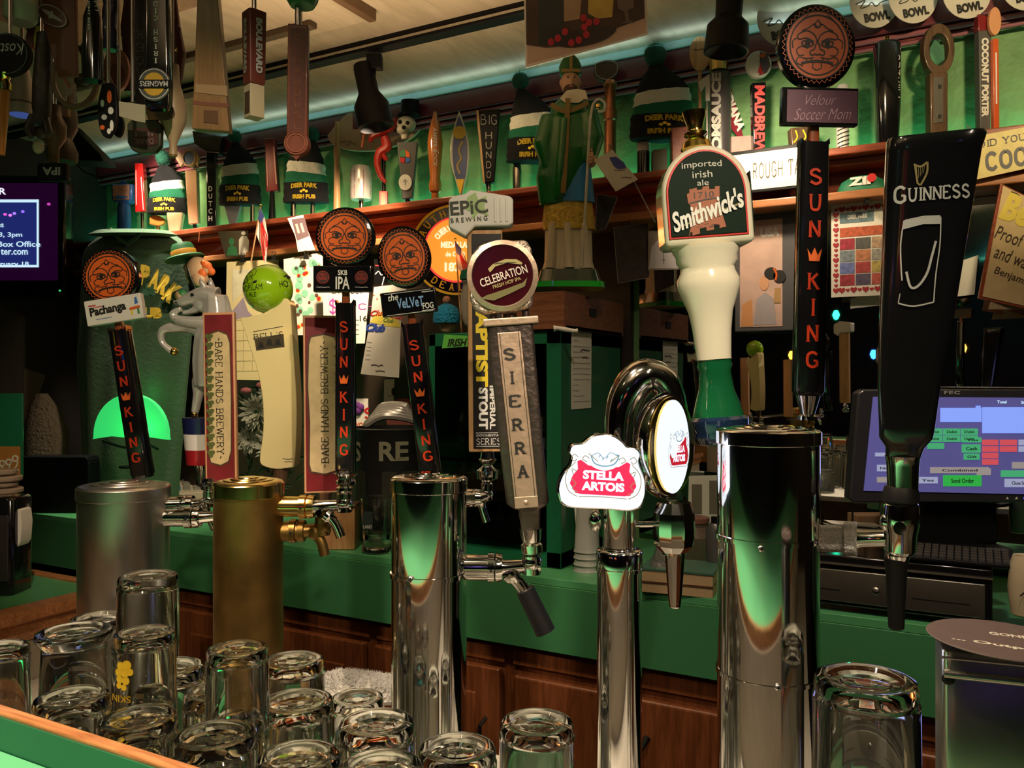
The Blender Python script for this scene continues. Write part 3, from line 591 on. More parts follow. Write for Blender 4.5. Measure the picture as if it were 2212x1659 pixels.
for q_, pp_ in ((q1, W(499, 1078, .667)), (q2, W(688, 1108, .655))):
    bpy.context.view_layer.update(); l_ = q_.matrix_world.inverted() @ pp_; O(G().tube([(0,0,-20),tuple(l_)], 6, 10), 'lever_rod', chrome, q_)
# -- Epic board --
ep = T('tap_handle', 'tall black and wood board handle under a white EPIC block, behind the metal SIERRA handle', 'tap handle', 1053, 976, .80, roll=-.5)
O(G().box(-40, 36, -6, 14, 0, 480), 'board', tanw, ep, bevel=3)
O(G().box(-30, 34, -7.5, -5.5, 7, 470), 'black_face', M('board_black', (.012,.01,.01), .4), ep, bevel=1)
txt('BAPTIST', ep, -10, 235, 190, 26, yellow, -7.7, rot=-90, bold=.05); txt('STOUT', ep, -8, 94, 90, 20, white, -7.7, rot=-90, bold=.05); txt('IMPERIAL', ep, 12, 96, 94, 12, white, -7.7, rot=-90, bold=.04)
txt('E', ep, 14, 325, 12, 12, yellow, -7.7, rot=-90, bold=.05); txt('BIG', ep, -10, 370, 50, 24, yellow, -7.7, rot=-90, bold=.05)
txt('EXPONENTIAL', ep, 3, 36, 52, 5, white, -7.7); serif('SERIES', ep, 3, 23, 52, 14, white, -7.7, wt=.7, sf=.3); O(G().box(-24,30,-8,-7.5,41,42).box(-24,30,-8,-7.5,12,13), 'rule_lines', print_w, ep, False)
eh = O(G().prism([(-78,548),(-40,560),(-10,566),(-28,490),(-44,468),(-78,486)][::-1] if 0 else [(-78,540),(-70,548),(-42,554),(-32,562),(18,554),(52,548),(60,542),(60,490),(50,484),(-22,484),(-42,462),(-78,482)], -22, 24), 'white_block', M('white_resin', (.72,.69,.64), .35, coat=.3), ep, bevel=4)
for x in (22, 34, 46): O(G().box(x-3, x+3, -24, -21, 492, 544), 'flute', M('white_resin', (.72,.69,.64), .35, coat=.3), eh, bevel=2)
O(G().prism([(-38,545),(-20,556),(-14,540),(4,548),(-2,525),(8,505),(-14,512),(-26,498),(-30,515),(-42,520)], -23, -22), 'hop_leaf', M('pale_green_ink', (.35,.5,.2), .5), eh, False)
txt('EPiC', eh, -34, 524, 80, 30, M('epic_ink', (.03,.035,.02), .5), -23.3, rot=4, bold=.02); txt('BREWING', eh, -34, 498, 78, 10, M('epic_ink', (.03,.035,.02), .5), -23.3, rot=4, bold=0, space=1.6)
O(G().lathe([(12,-62),(22,-58),(24,-40),(14,-34),(10,-28),(16,-22),(20,-16),(16,-14),(14,0),(0,0)], seg=20), 'ferrule', chrome, ep)

# -- metal Sierra handle --
se = T('tap_handle', 'pewter tap handle with vertical letters SIERRA under a round dark red lens', 'tap handle', 1146, 1142, .665, roll=-4)
pw = M('aged_pewter', (.14,.11,.10), .34, .9, .25, 120, .15); bz = M('dull_bronze', (.52,.38,.28), .38, .7, .15, 90, .1)
O(G().loft([(0,0,0,20,18),(0,0,44,24,20),(0,0,50,38,22),(-2,0,60,46,24),(-8,0,200,47,25),(-14,0,440,50,26)], p=8), 'body', pw, se, ang=50)
O(G().box(-70, 48, -32, 30, 440, 456), 'top_plate', bz, se, bevel=3)
fp = [(-26,52),(24,52),(20,430),(-48,430)]; fp = [(a-8+(b-52)*-.006, b) for a, b in fp]
O(G().prism([(-30,70),(20,70),(8,425),(-42,425)], -30, -24), 'letter_panel', bz, se, bevel=1.5)
O(G().stroke([(-26,70),(-37,425)], 1.2, -30, .5).stroke([(14,70),(3,425)], 1.2, -30, .5), 'engraved_line', print_bk, se, False)
O(G().box(-30, 20, -31, -24, 50, 74).ball((-6,-31,62), 5, 3, 5), 'rivet_plate', bz, se, bevel=1)
stack('SIERRA', se, -19, 378, 50, 26, 27, print_bk, -30.2, wt=1.3, dx=2.2, sf=.5)
for x in (-48, -10, 22): O(G().lathe([(8,0),(8,30),(0,30)], (x,0,455), 14), 'post', pw, se)
lh = O(G().prism([(-96,500),(-88,478),(-70,468),(0,468),(36,476),(44,520),(44,600),(34,620),(-40,622),(-66,616),(-90,590)], -22, 24), 'square_housing', M('hammered_pewter', (.5,.4,.34), .36, .9, .3, 220, .5), se, bevel=8)
O(G().lathe([(76,-6),(76,4),(66,8),(64,4)], seg=48).warp(lambda a,b,c: (-22+a, -24-c, 546+b)), 'lens_rim', bz, lh)
lens = O(G().lathe([(0,6),(64,5),(64,0),(0,0)], seg=48).warp(lambda a,b,c: (-22+a, -25-c, 546+b)), 'red_lens', M('wine_lens', (.03,.003,.006), .15, coat=.8), lh)
txt('CELEBRATION', lens, -20, 546, 104, 18, M('lens_ink', (.5,.47,.4), .5), -31.4, rot=14, bold=.01, warp=lambda x,y,z:(x,y,z-((x+20)/60)**2*2))
txt('FRESH HOP IPA', lens, -14, 530, 62, 8, M('lens_ink2', (.3,.26,.1), .5), -31.4, rot=14); 
O(G().prism([(-52,562),(-40,572),(-14,580),(10,578),(22,570),(20,566),(-10,572),(-36,566),(-48,554)], -32, -31.2), 'banner', M('lens_ink2', (.3,.26,.1), .5), lens, False); scribble(lens, -38, 572, 46, print_bk, -32.2, 2, wt=1.4)
O(G().prism([(-72,500),(-60,506),(-20,516),(20,528),(30,538),(24,520),(-10,506),(-44,494)], -31.6, -31.1), 'hop_leaves', M('lens_leaf', (.1,.09,.025), .5), lens, False)
O(G().lathe([(18,-52),(23,-50),(23,-34),(18,-30),(20,-26),(24,0),(0,0)], seg=24), 'ferrule', chrome, se)

# -- unicorn on tricolour base --
un = T('tap_handle', 'silver rearing unicorn tap handle on a blue, white and red base', 'tap handle', 432, 1045, .80)
def U(p): return rel(un, p)
g = G()
def limb(P, r, y=0): 
    q = [(a, y, b) for a, b in U(P)]; g.tube([tuple(t) for t in catmull(q, 4)], [x for x in ([a+(b-a)*j/4 for a, b in zip(r, r[1:]) for j in range(4)]+[r[-1]])], 10)
limb([(466,640),(470,685),(458,735),(452,785),(450,835)], [25,33,38,36,30])   # neck, chest, barrel
limb([(468,644),(442,638),(414,644),(386,656)], [25,21,15,10]); g.ball((4,0,388), 19, 15, 18); limb([(425,668),(408,674),(394,676)], [9,6,5]); limb([(446,622),(438,610),(436,600)], [7,6,1], -8); limb([(456,622),(452,608),(452,598)], [7,6,1], 8); limb([(382,652),(378,657)], [7,6])                     # head
limb([(448,715),(405,706),(366,708)], [22,14,11]); limb([(366,708),(350,716),(350,740),(372,760)], [11,9,7,8])
limb([(448,700),(410,696),(384,690)], [17,12,9], -14); limb([(384,690),(378,678),(398,668)], [9,7,6], -14)
limb([(452,825),(436,820),(428,855),(421,892)], [28,22,11,8])
for i in range(7): limb([(452+i*4,622+i*6),(470+i*4,640+i*9),(482+i*2,660+i*11)], [5,5,3], -6)
limb([(438,632),(444,618)], [5,2])
b_ = O(g, 'unicorn_body', silver, un); remesh(b_, 2.2)
O(G().tube([(-12,-2,420),(-22,-2,446),(-28,-2,472)], [5,3.4,.6], 10), 'horn', chrome, un); O(G().ball((-10,-19,407), 4, 2, 3).ball((-49,-8,391), 2.4, 2, 2), 'eye_and_nostril', rubber, b_)['kind'] = 'stuff'
O(G().tube([(a,-24,b) for a,b in U(catmull([(384,690),(410,690),(440,688),(468,670),(480,652)],5))], 1.6, 6), 'rope', silver, un)
O(G().ball((-56,0,286), 9).ball((-12,0,150), 8), 'gold_hooves', gold, un)
for z0, z1, r0, r1, m_ in ((108,143,34,37,M('navy_paint', (.01,.012,.07), .3, coat=.4)),(74,108,31,34,white),(42,74,28,31,M('crimson_paint', (.35,.012,.02), .3, coat=.4))):
    O(G().lathe([(r0,z0),(r1,z1),(0,z1)], seg=28), 'base_band', m_, un)
O(G().lathe([(10,0),(8,26),(14,40),(0,42)], (2,0,0), 18), 'ferrule', chrome, un)

# -- illuminated sign fount --
st = tower(1338, 1185, 98, .655, chrome, 'thin chrome beer tower carrying the lit oval and round beer signs', chrome, 38, joints=[(-46,-40,1.04)], dome=3)
st.name = 'lit_sign_fount'
O(G().lathe([(34,0),(36,6),(36,130),(0,130)], (0,0,0), 32), 'upper_tube', chrome, st)
O(G().ball((-52,0,60), 14, 14, 24), 'side_bulb', chrome, st)
def S_(p): return rel(st, p)
# horseshoe shaped housing
arcp = [(1356,1104),(1347,1000),(1346,925),(1356,868),(1382,824),(1415,812),(1445,832),(1462,880),(1468,940),(1466,1000),(1452,1050)]
g = G(); q = [(a, 30, b) for a, b in S_(arcp)]; g.tube([tuple(t) for t in catmull(q, 4)], [30+min(i,14)*.8 for i in range(20)]+[38-i*.8 for i in range(21)], 20)
O(g.warp(lambda x,y,z: (x, (y-30)*1.2+44, z)), 'arched_housing', M('dark_chrome', (.55,.52,.5), .09, 1, .04), st)
O(G().lathe([(0,-26),(100,-24),(114,-8),(116,6),(110,18),(104,20)], seg=56).warp(lambda a,b,c: (98+a*.56+c*.6, 8-c+a*.5, 222+b)), 'sign_rim', chrome, st)
O(G().lathe([(110,10),(106,22),(98,24)], seg=56).warp(lambda a,b,c: (98+a*.56+c*.6, 8-c+a*.5, 222+b)), 'gold_rim', gold, st)
def dsk(x, y, z): # local disc x,z -> turned round face
    a = x; return (98+24*.6+a*.42, -16+y+a*.38, 222+z)
glow = emis('sign_white_glow', (.82,.9,1), 1.15)
rf = O(G().lathe([(0,0),(100,0),(100,6),(0,10)], seg=48).warp(lambda a,b,c: dsk(a, -c, b)), 'round_lit_face', glow, st)
def badge(par, cx, cz, k, y, wp, mats):
    rm, wm, gm, bm = mats; f = lambda P: [(cx+a*k, cz+b*k) for a, b in P]
    shield = [(-62,30),(-54,34),(-36,22),(-20,20),(0,18),(20,20),(36,22),(54,34),(62,30),(60,12),(72,-4),(78,-22),(64,-44),(50,-46),(-50,-46),(-64,-44),(-78,-22),(-72,-4),(-60,12)]
    O(G().prism(f(shield), y-1, y).warp(wp), 'red_shield', rm, par, False)
    txt('STELLA', par, cx, cz+0*k, 96*k, 21*k, wm, y-1.2, bold=.05, warp=wp, th=.5); txt('ARTOIS', par, cx, cz-26*k, 100*k, 21*k, wm, y-1.2, bold=.05, warp=wp, th=.5)
    g = G()
    for s in (-1, 1):
        for P in ([(60,40),(70,46),(76,36),(68,30),(64,36)],[(66,28),(84,8),(88,-16),(80,-40),(60,-52)],[(62,6),(74,12),(70,-2)],[(76,-10),(64,-22),(72,-34),(58,-42)],[(40,30),(50,36),(44,44),(34,38)],[(14,32),(24,40),(36,50)]):
            g.stroke([(cx+s*a*k, cz+b*k) for a, b in catmull(P, 4)], 1.8*k, y-1.4, .4)
    g.stroke(f(catmull([(-56,-52),(0,-50),(56,-52)],5)), 1.6*k, y-1.2, .4)
    O(g.warp(wp), 'gilt_scrolls', gm, par, False)
    g = G(); g.stroke(f(catmull([(-34,30),(-20,20),(0,15),(20,20),(34,30)],5)), 7*k, y-1.3, .3); O(g.warp(wp), 'ribbon', wm, par, False)
    g = G(); g.stroke(f(catmull([(-30,44),(-22,28),(0,22),(24,28),(34,46),(26,50)],5)), 3*k, y-1.5, .3); g.stroke(f(catmull([(-30,44),(-14,52),(0,40),(14,54),(26,50)],5)), 1.6*k, y-1.5, .3)
    for a, b in ((-12,42),(-4,36),(6,40),(16,34)): g.stroke(f([(a,b),(a+3,b+6)]), 2*k, y-1.5, .3)
    O(g.warp(wp), 'horn_crest', bm, par, False)
bmats = (M('sign_red', (.5,.01,.05), .4, em=.75, emc=(.72,.02,.08)), emis('sign_letter_glow', (.85,.88,1), 1.3), M('sign_gilt', (.2,.2,.12), .4, em=.12, emc=(.3,.3,.2)), M('sign_blue', (.1,.25,.4), .4, em=.25, emc=(.15,.3,.5)))
badge(rf, 34, -6, .74, -8, lambda x,y,z: dsk(x, y, z), (M('round_red', (.5,.01,.03), .4, em=.3, emc=(.55,.02,.04)),)+bmats[1:])
ov = T('lit_badge', 'glowing white cartouche badge reading STELLA ARTOIS on the thin tower', 'beer sign', 1296, 1100, .628, roll=2)
def outl(k=1, ex=0):
    P = [(-88,12),(-94,40),(-86,70),(-70,92),(-66,112),(-72,122),(-66,138),(-44,142),(-34,150),(-20,160),(2,164),(26,160),(44,148),(54,138),(76,134),(84,122),(80,108),(86,90),(96,66),(98,36),(90,10),(78,2),(60,-2),(20,0),(-30,0),(-70,2)]
    return [((a-2)*k+2, (b-80)*k+80) for a, b in catmull(P+[P[0]], 3)[:-1]]
O(G().prism(outl(1.0), -4, 44), 'chrome_case', chrome, ov, bevel=4)
fc = O(G().prism(outl(.955), -8, -4), 'lit_face', emis('badge_white_glow', (.86,.9,1), 1.2), ov, bevel=1)
badge(fc, 4, 74, .92, -8.2, lambda x,y,z: (x,y,z+(x-4)*-.02), bmats)
light('AREA', W(1296, 1020, .60)+Vector((.0,-.0,0)), .14, (.75,.82,1), .05, W(1296, 1020, .3), sy=.04)
st_f = O(G().lathe([(24,-8),(42,10),(46,40),(44,80),(36,102),(0,104)], (116,-10,0), 10), 'ribbed_valve', chrome, st, ang=10)
O(G().lathe([(26,-10),(27,8),(22,12)], (116,-10,0), 28), 'valve_ring', chrome, st)
O(G().lathe([(9,-125),(12,-122),(15,-100),(21,-20),(22,-10)], (118,-10,0), 12), 'nozzle', chrome, st, ang=10)
O(G().tube([(30,0,52),(80,-6,54),(100,-8,54)], 7, 12), 'cross_pipe', chrome, st)

# ================= upturned pint glasses in the well =================
def pint(px, py, wpx, label, D=.062, H=None, lip=0, print_=None, taper=1.08, Y=None):
    d = F*D/wpx; t = (px-HX)/F; Y = d*(t*sin(A)+cos(A)); s = d/F; R = wpx/2
    top = W(px, py, Y).z; h = (top-FLOORZ-.0005)/s if H is None else H/s
    Rm = R*taper; th = R*.085; k = R/62
    pr = [(Rm-th*.5,-h),(Rm,-h+2*k),(Rm-.3*k,-h+6*k)]
    pr += [(R*1.03,-36*k),(R*1.035,-26*k),(R*.985,-22*k),(R*1.01,-16*k),(R*1.0,-8*k),(R*.96,-2*k),(R*.88,0)] if not lip else [(R*.86,-44*k),(R*.86,-24*k),(R*.98,-14*k),(R*1.03,-6*k),(R*1.0,-1*k),(R*.9,0)]
    pr += [(R*.74,-1*k),(R*.68,-6*k),(R*.50,-8*k),(R*.46,-6.5*k),(R*.24,-8*k),(R*.22,-7*k),(0,-7*k)]
    outer = pr
    inner = [(0,-21*k),(R*.5,-21*k),(R*.76,-25*k),(R*.84,-34*k),(Rm-th-1.5*k,-h+6*k),(Rm-th,-h+.5*k),(Rm-th*.5,-h)]
    g = G().lathe(outer+inner, seg=40)
    g.f = g.f[:-2] if False else [f for f in g.f if len(f) == 4]
    o = solo(g, 'pint_glass', glassm, label, 'glass', px, py, Y)
    if print_: print_(o, R, k, h)
    return o
def hops(o, R, k, h):
    wr = lambda x,y,z: (x, -sqrt(max((R*1.06)**2-x*x, 1))-.4, z); g = G()
    for a, b, r in ((-22,-52,9),(-8,-50,11),(-27,-66,9),(-12,-66,10),(-1,-64,8),(-24,-80,9),(-10,-82,9),(-26,-93,7),(-14,-96,7)): g.oval(a*k, b*k, r*k*.93, r*k*.93, 0, .2, 14)
    O(g.warp(wr), 'hop_print', M('glass_print_yellow', (.75,.5,.02), .5), o, False)['kind'] = 'stuff'
    txt('SKIN', o, -22*k, -120*k, 46*k, 14*k, M('glass_print_yellow', (.75,.5,.02), .5), 0, th=.3, warp=wr, rot=180, name='lettering')
def letters(o, R, k, h):
    wr = lambda x,y,z: (x, -sqrt(max((R*1.06)**2-x*x, 1))-.4, z)
    txt('FARE', o, -6*k, -50*k, 70*k, 14*k, M('glass_print_yellow', (.75,.5,.02), .5), 0, th=.3, warp=wr, rot=180); txt('HE', o, -10*k, -66*k, 34*k, 14*k, M('glass_print_yellow', (.75,.5,.02), .5), 0, th=.3, warp=wr, rot=180)
GLS = [
 (320,1241,122,'tallest upturned glass, standing in front of the wide left chrome tower',dict(D=.057)),
 (160,1362,150,'upturned glass with a flared foot, near the beige wall of the well',dict(lip=1, D=.064)),
 (212,1332,112,'upturned glass half hidden behind the flared-foot glass and the tallest glass',dict(D=.054)),
 (312,1364,126,'upturned glass printed with yellow hops, in front of the tallest glass',dict(print_=hops, D=.055)),
 (2,1395,110,'upturned glass cut by the left edge, beside the wooden rail',dict(D=.056)),
 (155,1502,152,'upturned glass nearest the wooden rail, below the flared-foot glass',dict()),
 (367,1438,142,'upturned glass with yellow lettering, right of the hop-printed glass',dict(print_=letters, D=.058)),
 (513,1398,128,'upturned glass in front of the brass tower, back row',dict(D=.056)),
 (632,1423,132,'upturned glass right of the brass tower, before the cabinet doors',dict(D=.056)),
 (475,1488,148,'upturned glass second row, below the brass tower',dict()),
 (640,1511,158,'upturned glass with yellowish reflections, centre of the second row',dict()),
 (297,1547,162,'upturned glass just inside the wooden rail, left of the red-tinged one',dict()),
 (464,1583,172,'upturned glass with a reddish tinge at its rim, close to the rail',dict()),
 (772,1504,112,'low upturned glass in front of the white bar towel',dict(D=.054)),
 (814,1556,162,'upturned glass with a red spot, left of the middle chrome tower foot',dict()),
 (645,1630,178,'upturned glass at the bottom edge, between the red-tinged and front-most ones',dict()),
 (822,1652,184,'front-most upturned glass, cut by the bottom edge',dict()),
 (988,1611,166,'upturned glass in front of the foot of the middle chrome tower',dict()),
 (1160,1556,158,'lone upturned glass left of the thin sign tower',dict()),
 (1870,1462,212,'large upturned glass right of the broad chrome tower',dict(D=.068))]
GD = [0.0569, 0.0606, 0.0563, 0.049, 0.0499, 0.0553, 0.0599, 0.0468, 0.0597, 0.0596, 0.0621, 0.057, 0.0575, 0.054, 0.06, 0.0586, 0.0588, 0.0601, 0.0599, 0.0631]
for a, D_ in zip(GLS, GD): pint(a[0], a[1], a[2], a[3], **dict(a[4], D=D_))

# white towel
g = G(); nx, nz = 30, 16
for j in range(nz+1):
    for i in range(nx+1):
        u = i/nx; v = j/nz; a = pi*v
        g.v.append(((u-.5)*210, -34*cos(a)+4*sin(9*u+3*v), max(-2, 66*sin(a)*(1-.35*(2*u-1)**2)*(1+.1*sin(7*u)))))
g.f = [(j*(nx+1)+i, j*(nx+1)+i+1, (j+1)*(nx+1)+i+1, (j+1)*(nx+1)+i) for j in range(nz) for i in range(nx)]
tw = solo(g, 'bar_towel', M('terry_cloth', (.85,.8,.72), .95, var=.12, scale=250, bump=1, sheen=.4), 'crumpled white terry towel between the brass and middle towers', 'towel', 780, 1512, .755)
sd = tw.modifiers.new('solid', 'SOLIDIFY'); sd.thickness = 8
fz = G()
for i in range(900):
    u = random.random(); a = random.uniform(.15, .85)*pi; x = (u-.5)*205; y = -34*cos(a)+4*sin(9*u+3*a/pi)-2*cos(a); z = max(0, 66*sin(a)*(1-.35*(2*u-1)**2)*(1+.1*sin(7*u)))
    dx, dz = random.uniform(-1.5,1.5), random.uniform(3,6); fz.add([(x-.8,y,z),(x+.8,y,z),(x+dx,y-1.5*cos(a),z+dz)], [(0,1,2)])
fo = O(fz, 'terry_loops', M('terry_cloth', (.85,.8,.72), .95), tw, False); fo['kind'] = 'stuff'

# napkin caddy and coaster at right
cb = T('napkin_caddy', 'brushed steel box with a round dark coaster on top, bottom right corner', 'caddy', 2140, 1659, .50, yaw=.15)
O(G().loft([(10,0,-60,112,70),(10,0,260,112,70),(10,0,264,108,66)], 40, 9), 'box', steel, cb, ang=50)
O(G().tube([(-100,-72,216),(120,-72,216)], 9, 12).tube([(-104,-72,250),(122,-72,250)], 3, 8), 'rolled_edge', steel, cb)
O(G().ball((-92,-74,206), 13, 4, 13), 'corner_hole', rubber, cb)
co = solo(G().lathe([(0,-2),(146,-2),(148,0),(146,2.5),(0,3)], seg=56), 'coaster', M('dark_coaster', (.09,.06,.055), .7, var=.2, scale=200), 'round dark coaster lettered in cream, lying on the steel caddy', 'coaster', 2165, 1382, .50, yaw=.15, roll=2)
def flat(x,y,z): return (x, z, 3+.2-y)
txt('GONE TO', co, 40, 30, 120, 22, M('coaster_ink', (.6,.55,.45), .6), 0, bold=.03, warp=flat); txt('... Outpost', co, -10, -60, 190, 26, M('coaster_ink', (.6,.55,.45), .6), 0, bold=.03, warp=flat, rot=-6)

# things at the far left on the bar return
nb = T('napkin_holder', 'black boxy napkin holder on the bar return, cut by the left edge', 'napkin holder', 8, 1277, .7255)
O(G().loft([(0,0,0,42,40),(0,0,200,42,40),(0,0,206,38,36)], 32, 8), 'case', black, nb, ang=50)
O(G().box(-34,34,-42,-39,30,170), 'front_panel', M('smoke_plastic', (.03,.03,.03), .15, coat=.5), nb, bevel=3)
O(G().prism([(42,100),(48,110),(51,150),(48,176),(42,180)], -20, 20), 'napkins', paper, nb)
lid = T('lidded_jar', 'stack of round wooden lids on the black napkin holder', 'lids', 8, 1066, .7255); bpy.context.view_layer.update()
for z, r in ((0,38),(14,28),(26,36),(40,26)): O(G().lathe([(r-3,z),(r,z+3),(r,z+9),(r-3,z+12),(0,z+12)], (0,0,1), seg=30), 'wooden_lid', M('pale_lid_wood', (.3,.22,.16), .5), lid)
gb = T('menu_board', 'dark green board with a cream scroll ornament at the left edge', 'board', 10, 1030, .84)
O(G().box(-60,40,-3,3,0,180), 'board', dgreen, gb, bevel=1); O(G().box(-60,36,-4.5,-3,0,66), 'ochre_band', M('ochre_print', (.35,.15,.03), .5), gb)
g = G()
for i in range(5): g.ring(-30+i*14, 34+6*sin(i*2), 4, 7.5, -6, -5, 16).stroke(catmull([(-38+i*14,14),(-28+i*14,22),(-24+i*14,34)],4), 3, -5.5)
g.stroke(catmull([(-40,12),(-5,6),(34,16)],6), 4, -5.5)
O(g, 'scroll_ornament', M('cream_ink', (.6,.58,.48), .5), gb, False)['kind'] = 'stuff'

# ================= back counter things =================
ZC = .9105
def onc(px, py): return Wz(px, py, ZC)
def TC(name, label, cat, px, py, yaw=A, group=None):   # thing standing on the back counter at the pixel of its foot
    p = onc(px, py); return T(name, label, cat, px, py, p.y, yaw, group=group)
# television
tv = T('television', 'television with a dark purple slide and white ticket text, at far left', 'television', 60, 640, 1.62)
O(G().box(-170,80,0,40,-2,262), 'housing', black, tv, bevel=5); O(G().box(-170,66,-2,0,28,246), 'bezel_glass', black, tv)
scn = O(G().box(-160,66,-3,-2,34,244), 'screen', M('tv_purple', (.01,.0,.02), .2, em=.05, emc=(.25,.02,.3), var=.1), tv)
blu = emis('tv_blue', (.012,.02,.14), 1); O(G().box(-160,22,-4,-3,62,204), 'blue_panel', blu, scn)
tvw = emis('tv_text', (.6,.85,1), 1); O(G().box(-160,26,-5,-4,202,208).box(22,26,-5,-4,66,208).box(-160,26,-5,-4,62,67), 'white_frame', tvw, scn)
txt('R', scn, -52, 226, 15, 14, emis('tv_white', (.9,.9,1), 1), -4, bold=.02); 
for s_, x, z, w_, h_ in (('es', -56, 152, 14, 8), ('3, 3pm', -34, 131, 50, 13), ('Box Office', -16, 112, 92, 12), ('ter.com', -26, 95, 58, 12), ('bruary 18', -30, 68, 70, 12)): txt(s_, scn, x, z, w_, h_, tvw, -5.2, bold=.01)
for x, z, c in ((-35,174,(.8,.2,.9)),(-26,178,(.4,.2,1)),(-8,182,(.3,.15,1)),(-46,176,(.8,.1,.6)),(48,198,(.5,.05,.4))): O(G().ball((x,-5,z), 4, 1, 3, 10, 6), 'stage_light', emis('tv_spot%d' % x, c, 1.2), scn)
O(G().ball((70,-2,12), 2), 'standby_light', emis('led_green', (.05,.8,.2), 1), tv)
O(G().box(-60,-20,38,90,40,200), 'wall_bracket', blackm, tv)
# dark clutter at left
dc = T('board_stack', 'pale tilted card leaning among dark clutter below the television', 'card', 60, 960, 1.7)
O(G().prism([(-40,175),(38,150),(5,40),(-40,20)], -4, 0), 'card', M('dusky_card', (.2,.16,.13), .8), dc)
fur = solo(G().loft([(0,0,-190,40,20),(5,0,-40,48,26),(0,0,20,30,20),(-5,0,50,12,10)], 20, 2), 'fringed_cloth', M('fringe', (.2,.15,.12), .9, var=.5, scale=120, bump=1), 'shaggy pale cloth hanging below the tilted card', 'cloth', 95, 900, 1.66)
pr = TC('cash_register', 'black box-shaped register on the counter left of the wide chrome tower', 'register', 120, 1108)
O(G().box(-80,72,0,50,0,110).prism([(-80,110),(72,110),(66,122),(-74,122)],0,50), 'case', blackm, pr, bevel=3)
ph = TC('handset', 'cordless telephone glowing faintly green, standing beside the black register', 'telephone', 222, 1092)
O(G().loft([(0,0,0,16,10),(0,0,110,17,10),(0,0,116,14,8)], 24, 5), 'phone_body', blackm, ph); O(G().box(-11,11,-12,-9,60,100), 'display', emis('lcd_green', (.02,.22,.07), 1), ph); O(G().box(-8,-2,-13,-12,96,99), 'status_light', emis('led_green', (.05,.8,.2), 1), ph)
cal = TC('adding_machine', 'cream adding machine with coloured keys beside the wide chrome tower', 'calculator', 385, 1078, A+.45)
O(G().add([(-60,-30,0),(60,-30,0),(60,60,0),(-60,60,0),(-60,-30,16),(60,-30,16),(60,60,46),(-60,60,46)], [(0,3,2,1),(4,5,6,7),(0,1,5,4),(1,2,6,5),(2,3,7,6),(3,0,4,7)]), 'case', M('putty_plastic', (.55,.5,.4), .5), cal, bevel=2)
for i in range(5):
    for j in range(3): 
        y = -18+j*22; z = 16+(y+30)/3; O(G().add([(-50+i*20,y,z),(-36+i*20,y,z),(-36+i*20,y+14,z+4.6),(-50+i*20,y+14,z+4.6),(-50+i*20,y,z+4),(-36+i*20,y,z+4),(-36+i*20,y+14,z+9),(-50+i*20,y+14,z+9)], [(4,5,6,7),(0,1,5,4),(1,2,6,5),(2,3,7,6),(3,0,4,7)]), 'key', M('teal_key', (.02,.25,.35), .5) if i in (1,2) and j == 0 else M('grey_key', (.25,.27,.22), .5), cal, False)
O(G().add([(-60,60,46),(60,60,46),(56,90,76),(-56,90,76),(-60,96,0),(60,96,0)], [(0,1,2,3),(3,2,5,4),(1,5,2),(0,3,4)]), 'display_hood', M('putty_plastic', (.55,.5,.4), .5), cal, False)
# green lamp
lp = T('shamrock_lamp', 'glowing green fan-shaped lamp shade in front of the green shirt', 'lamp', 285, 1010, 1.62)
fan = [(80*cos(pi*i/20)*1.0, 50+95*sin(pi*i/20)**.9) for i in range(21)]
O(G().prism([(-82,62)]+[(-a, b+14) for a, b in fan]+[(82,60),(40,66),(0,64),(-40,68)], -8, 8), 'shade', M('lamp_green', (.05,.5,.15), .4, em=.85, emc=(.03,.62,.14), var=.15, scale=8), lp, bevel=6)
O(G().stroke(catmull([(-60,58),(-10,44),(30,52),(60,40)],6), 5, -6, 3).tube([(0,0,60),(0,0,0)], 3), 'wire_stand', rubber, lp); O(G().lathe([(26,0),(26,4),(0,6)]), 'foot', rubber, lp)
light('POINT', W(285, 930, 1.58), .22, (.05,1,.25), .02); light('POINT', W(318, 850, 1.72), .10, (.05,1,.25), .02)
# shirt
def cloth(g, P0, P1, z0, z1, nx, nz, fn, wid):
    for j in range(nz+1):
        for i in range(nx+1):
            u = i/nx; v = j/nz; a, b = wid(v); g.v.append((a+(b-a)*u, fn(u, v), z1+(z0-z1)*v))
    g.f = [(j*(nx+1)+i, j*(nx+1)+i+1, (j+1)*(nx+1)+i+1, (j+1)*(nx+1)+i) for j in range(nz) for i in range(nx)][::1]
    return g
def wid(v):
    if v < .06: return (-88+v*-300, 78+v*500)
    return (-106-18*min(1,(v-.06)*2.4)+ (30*max(0, v-.5)), 108+24*min(1,(v-.06)*4)-40*max(0, v-.35))
def fold(u, v):
    return 26*abs(2*u-1)**3+10*sin(u*9+v*2)*v+6*sin(u*21+v*3)*v**.7-(46*max(0,1-v*11)**1.0*-1)
shm_ = M('green_jersey', (.028,.072,.034), .9, var=.06, scale=90, bump=.15, sheen=.3)
ts = T('hanging_shirt', 'dark green t-shirt with yellow arched lettering hanging at left', 't-shirt', 275, 1080, 1.72)
so = O(cloth(G(), 0, 0, 0, 588, 60, 60, fold, wid), 'shirt_body', shm_, ts); so.modifiers.new('s', 'SOLIDIFY').thickness = 3
O(G().prism([(-40,586),(-20,560),(0,548),(20,560),(40,586),(34,588),(14,566),(0,556),(-14,566),(-34,588)], -6, -2).warp(lambda x,y,z:(x, y+2, z)), 'collar', shm_, ts)
O(G().lathe([(0,0),(80,-3),(98,-12)], (2,22,588), 40, 1, .36), 'shoulder_top', shm_, ts)
ty = M('gold_ink', (.62,.42,.03), .7)
def onshirt(x,y,z): 
    v = (588-z)/588; a, b = wid(v); return (x, fold((x-a)/(b-a), v)-5.5+y*.2, z)
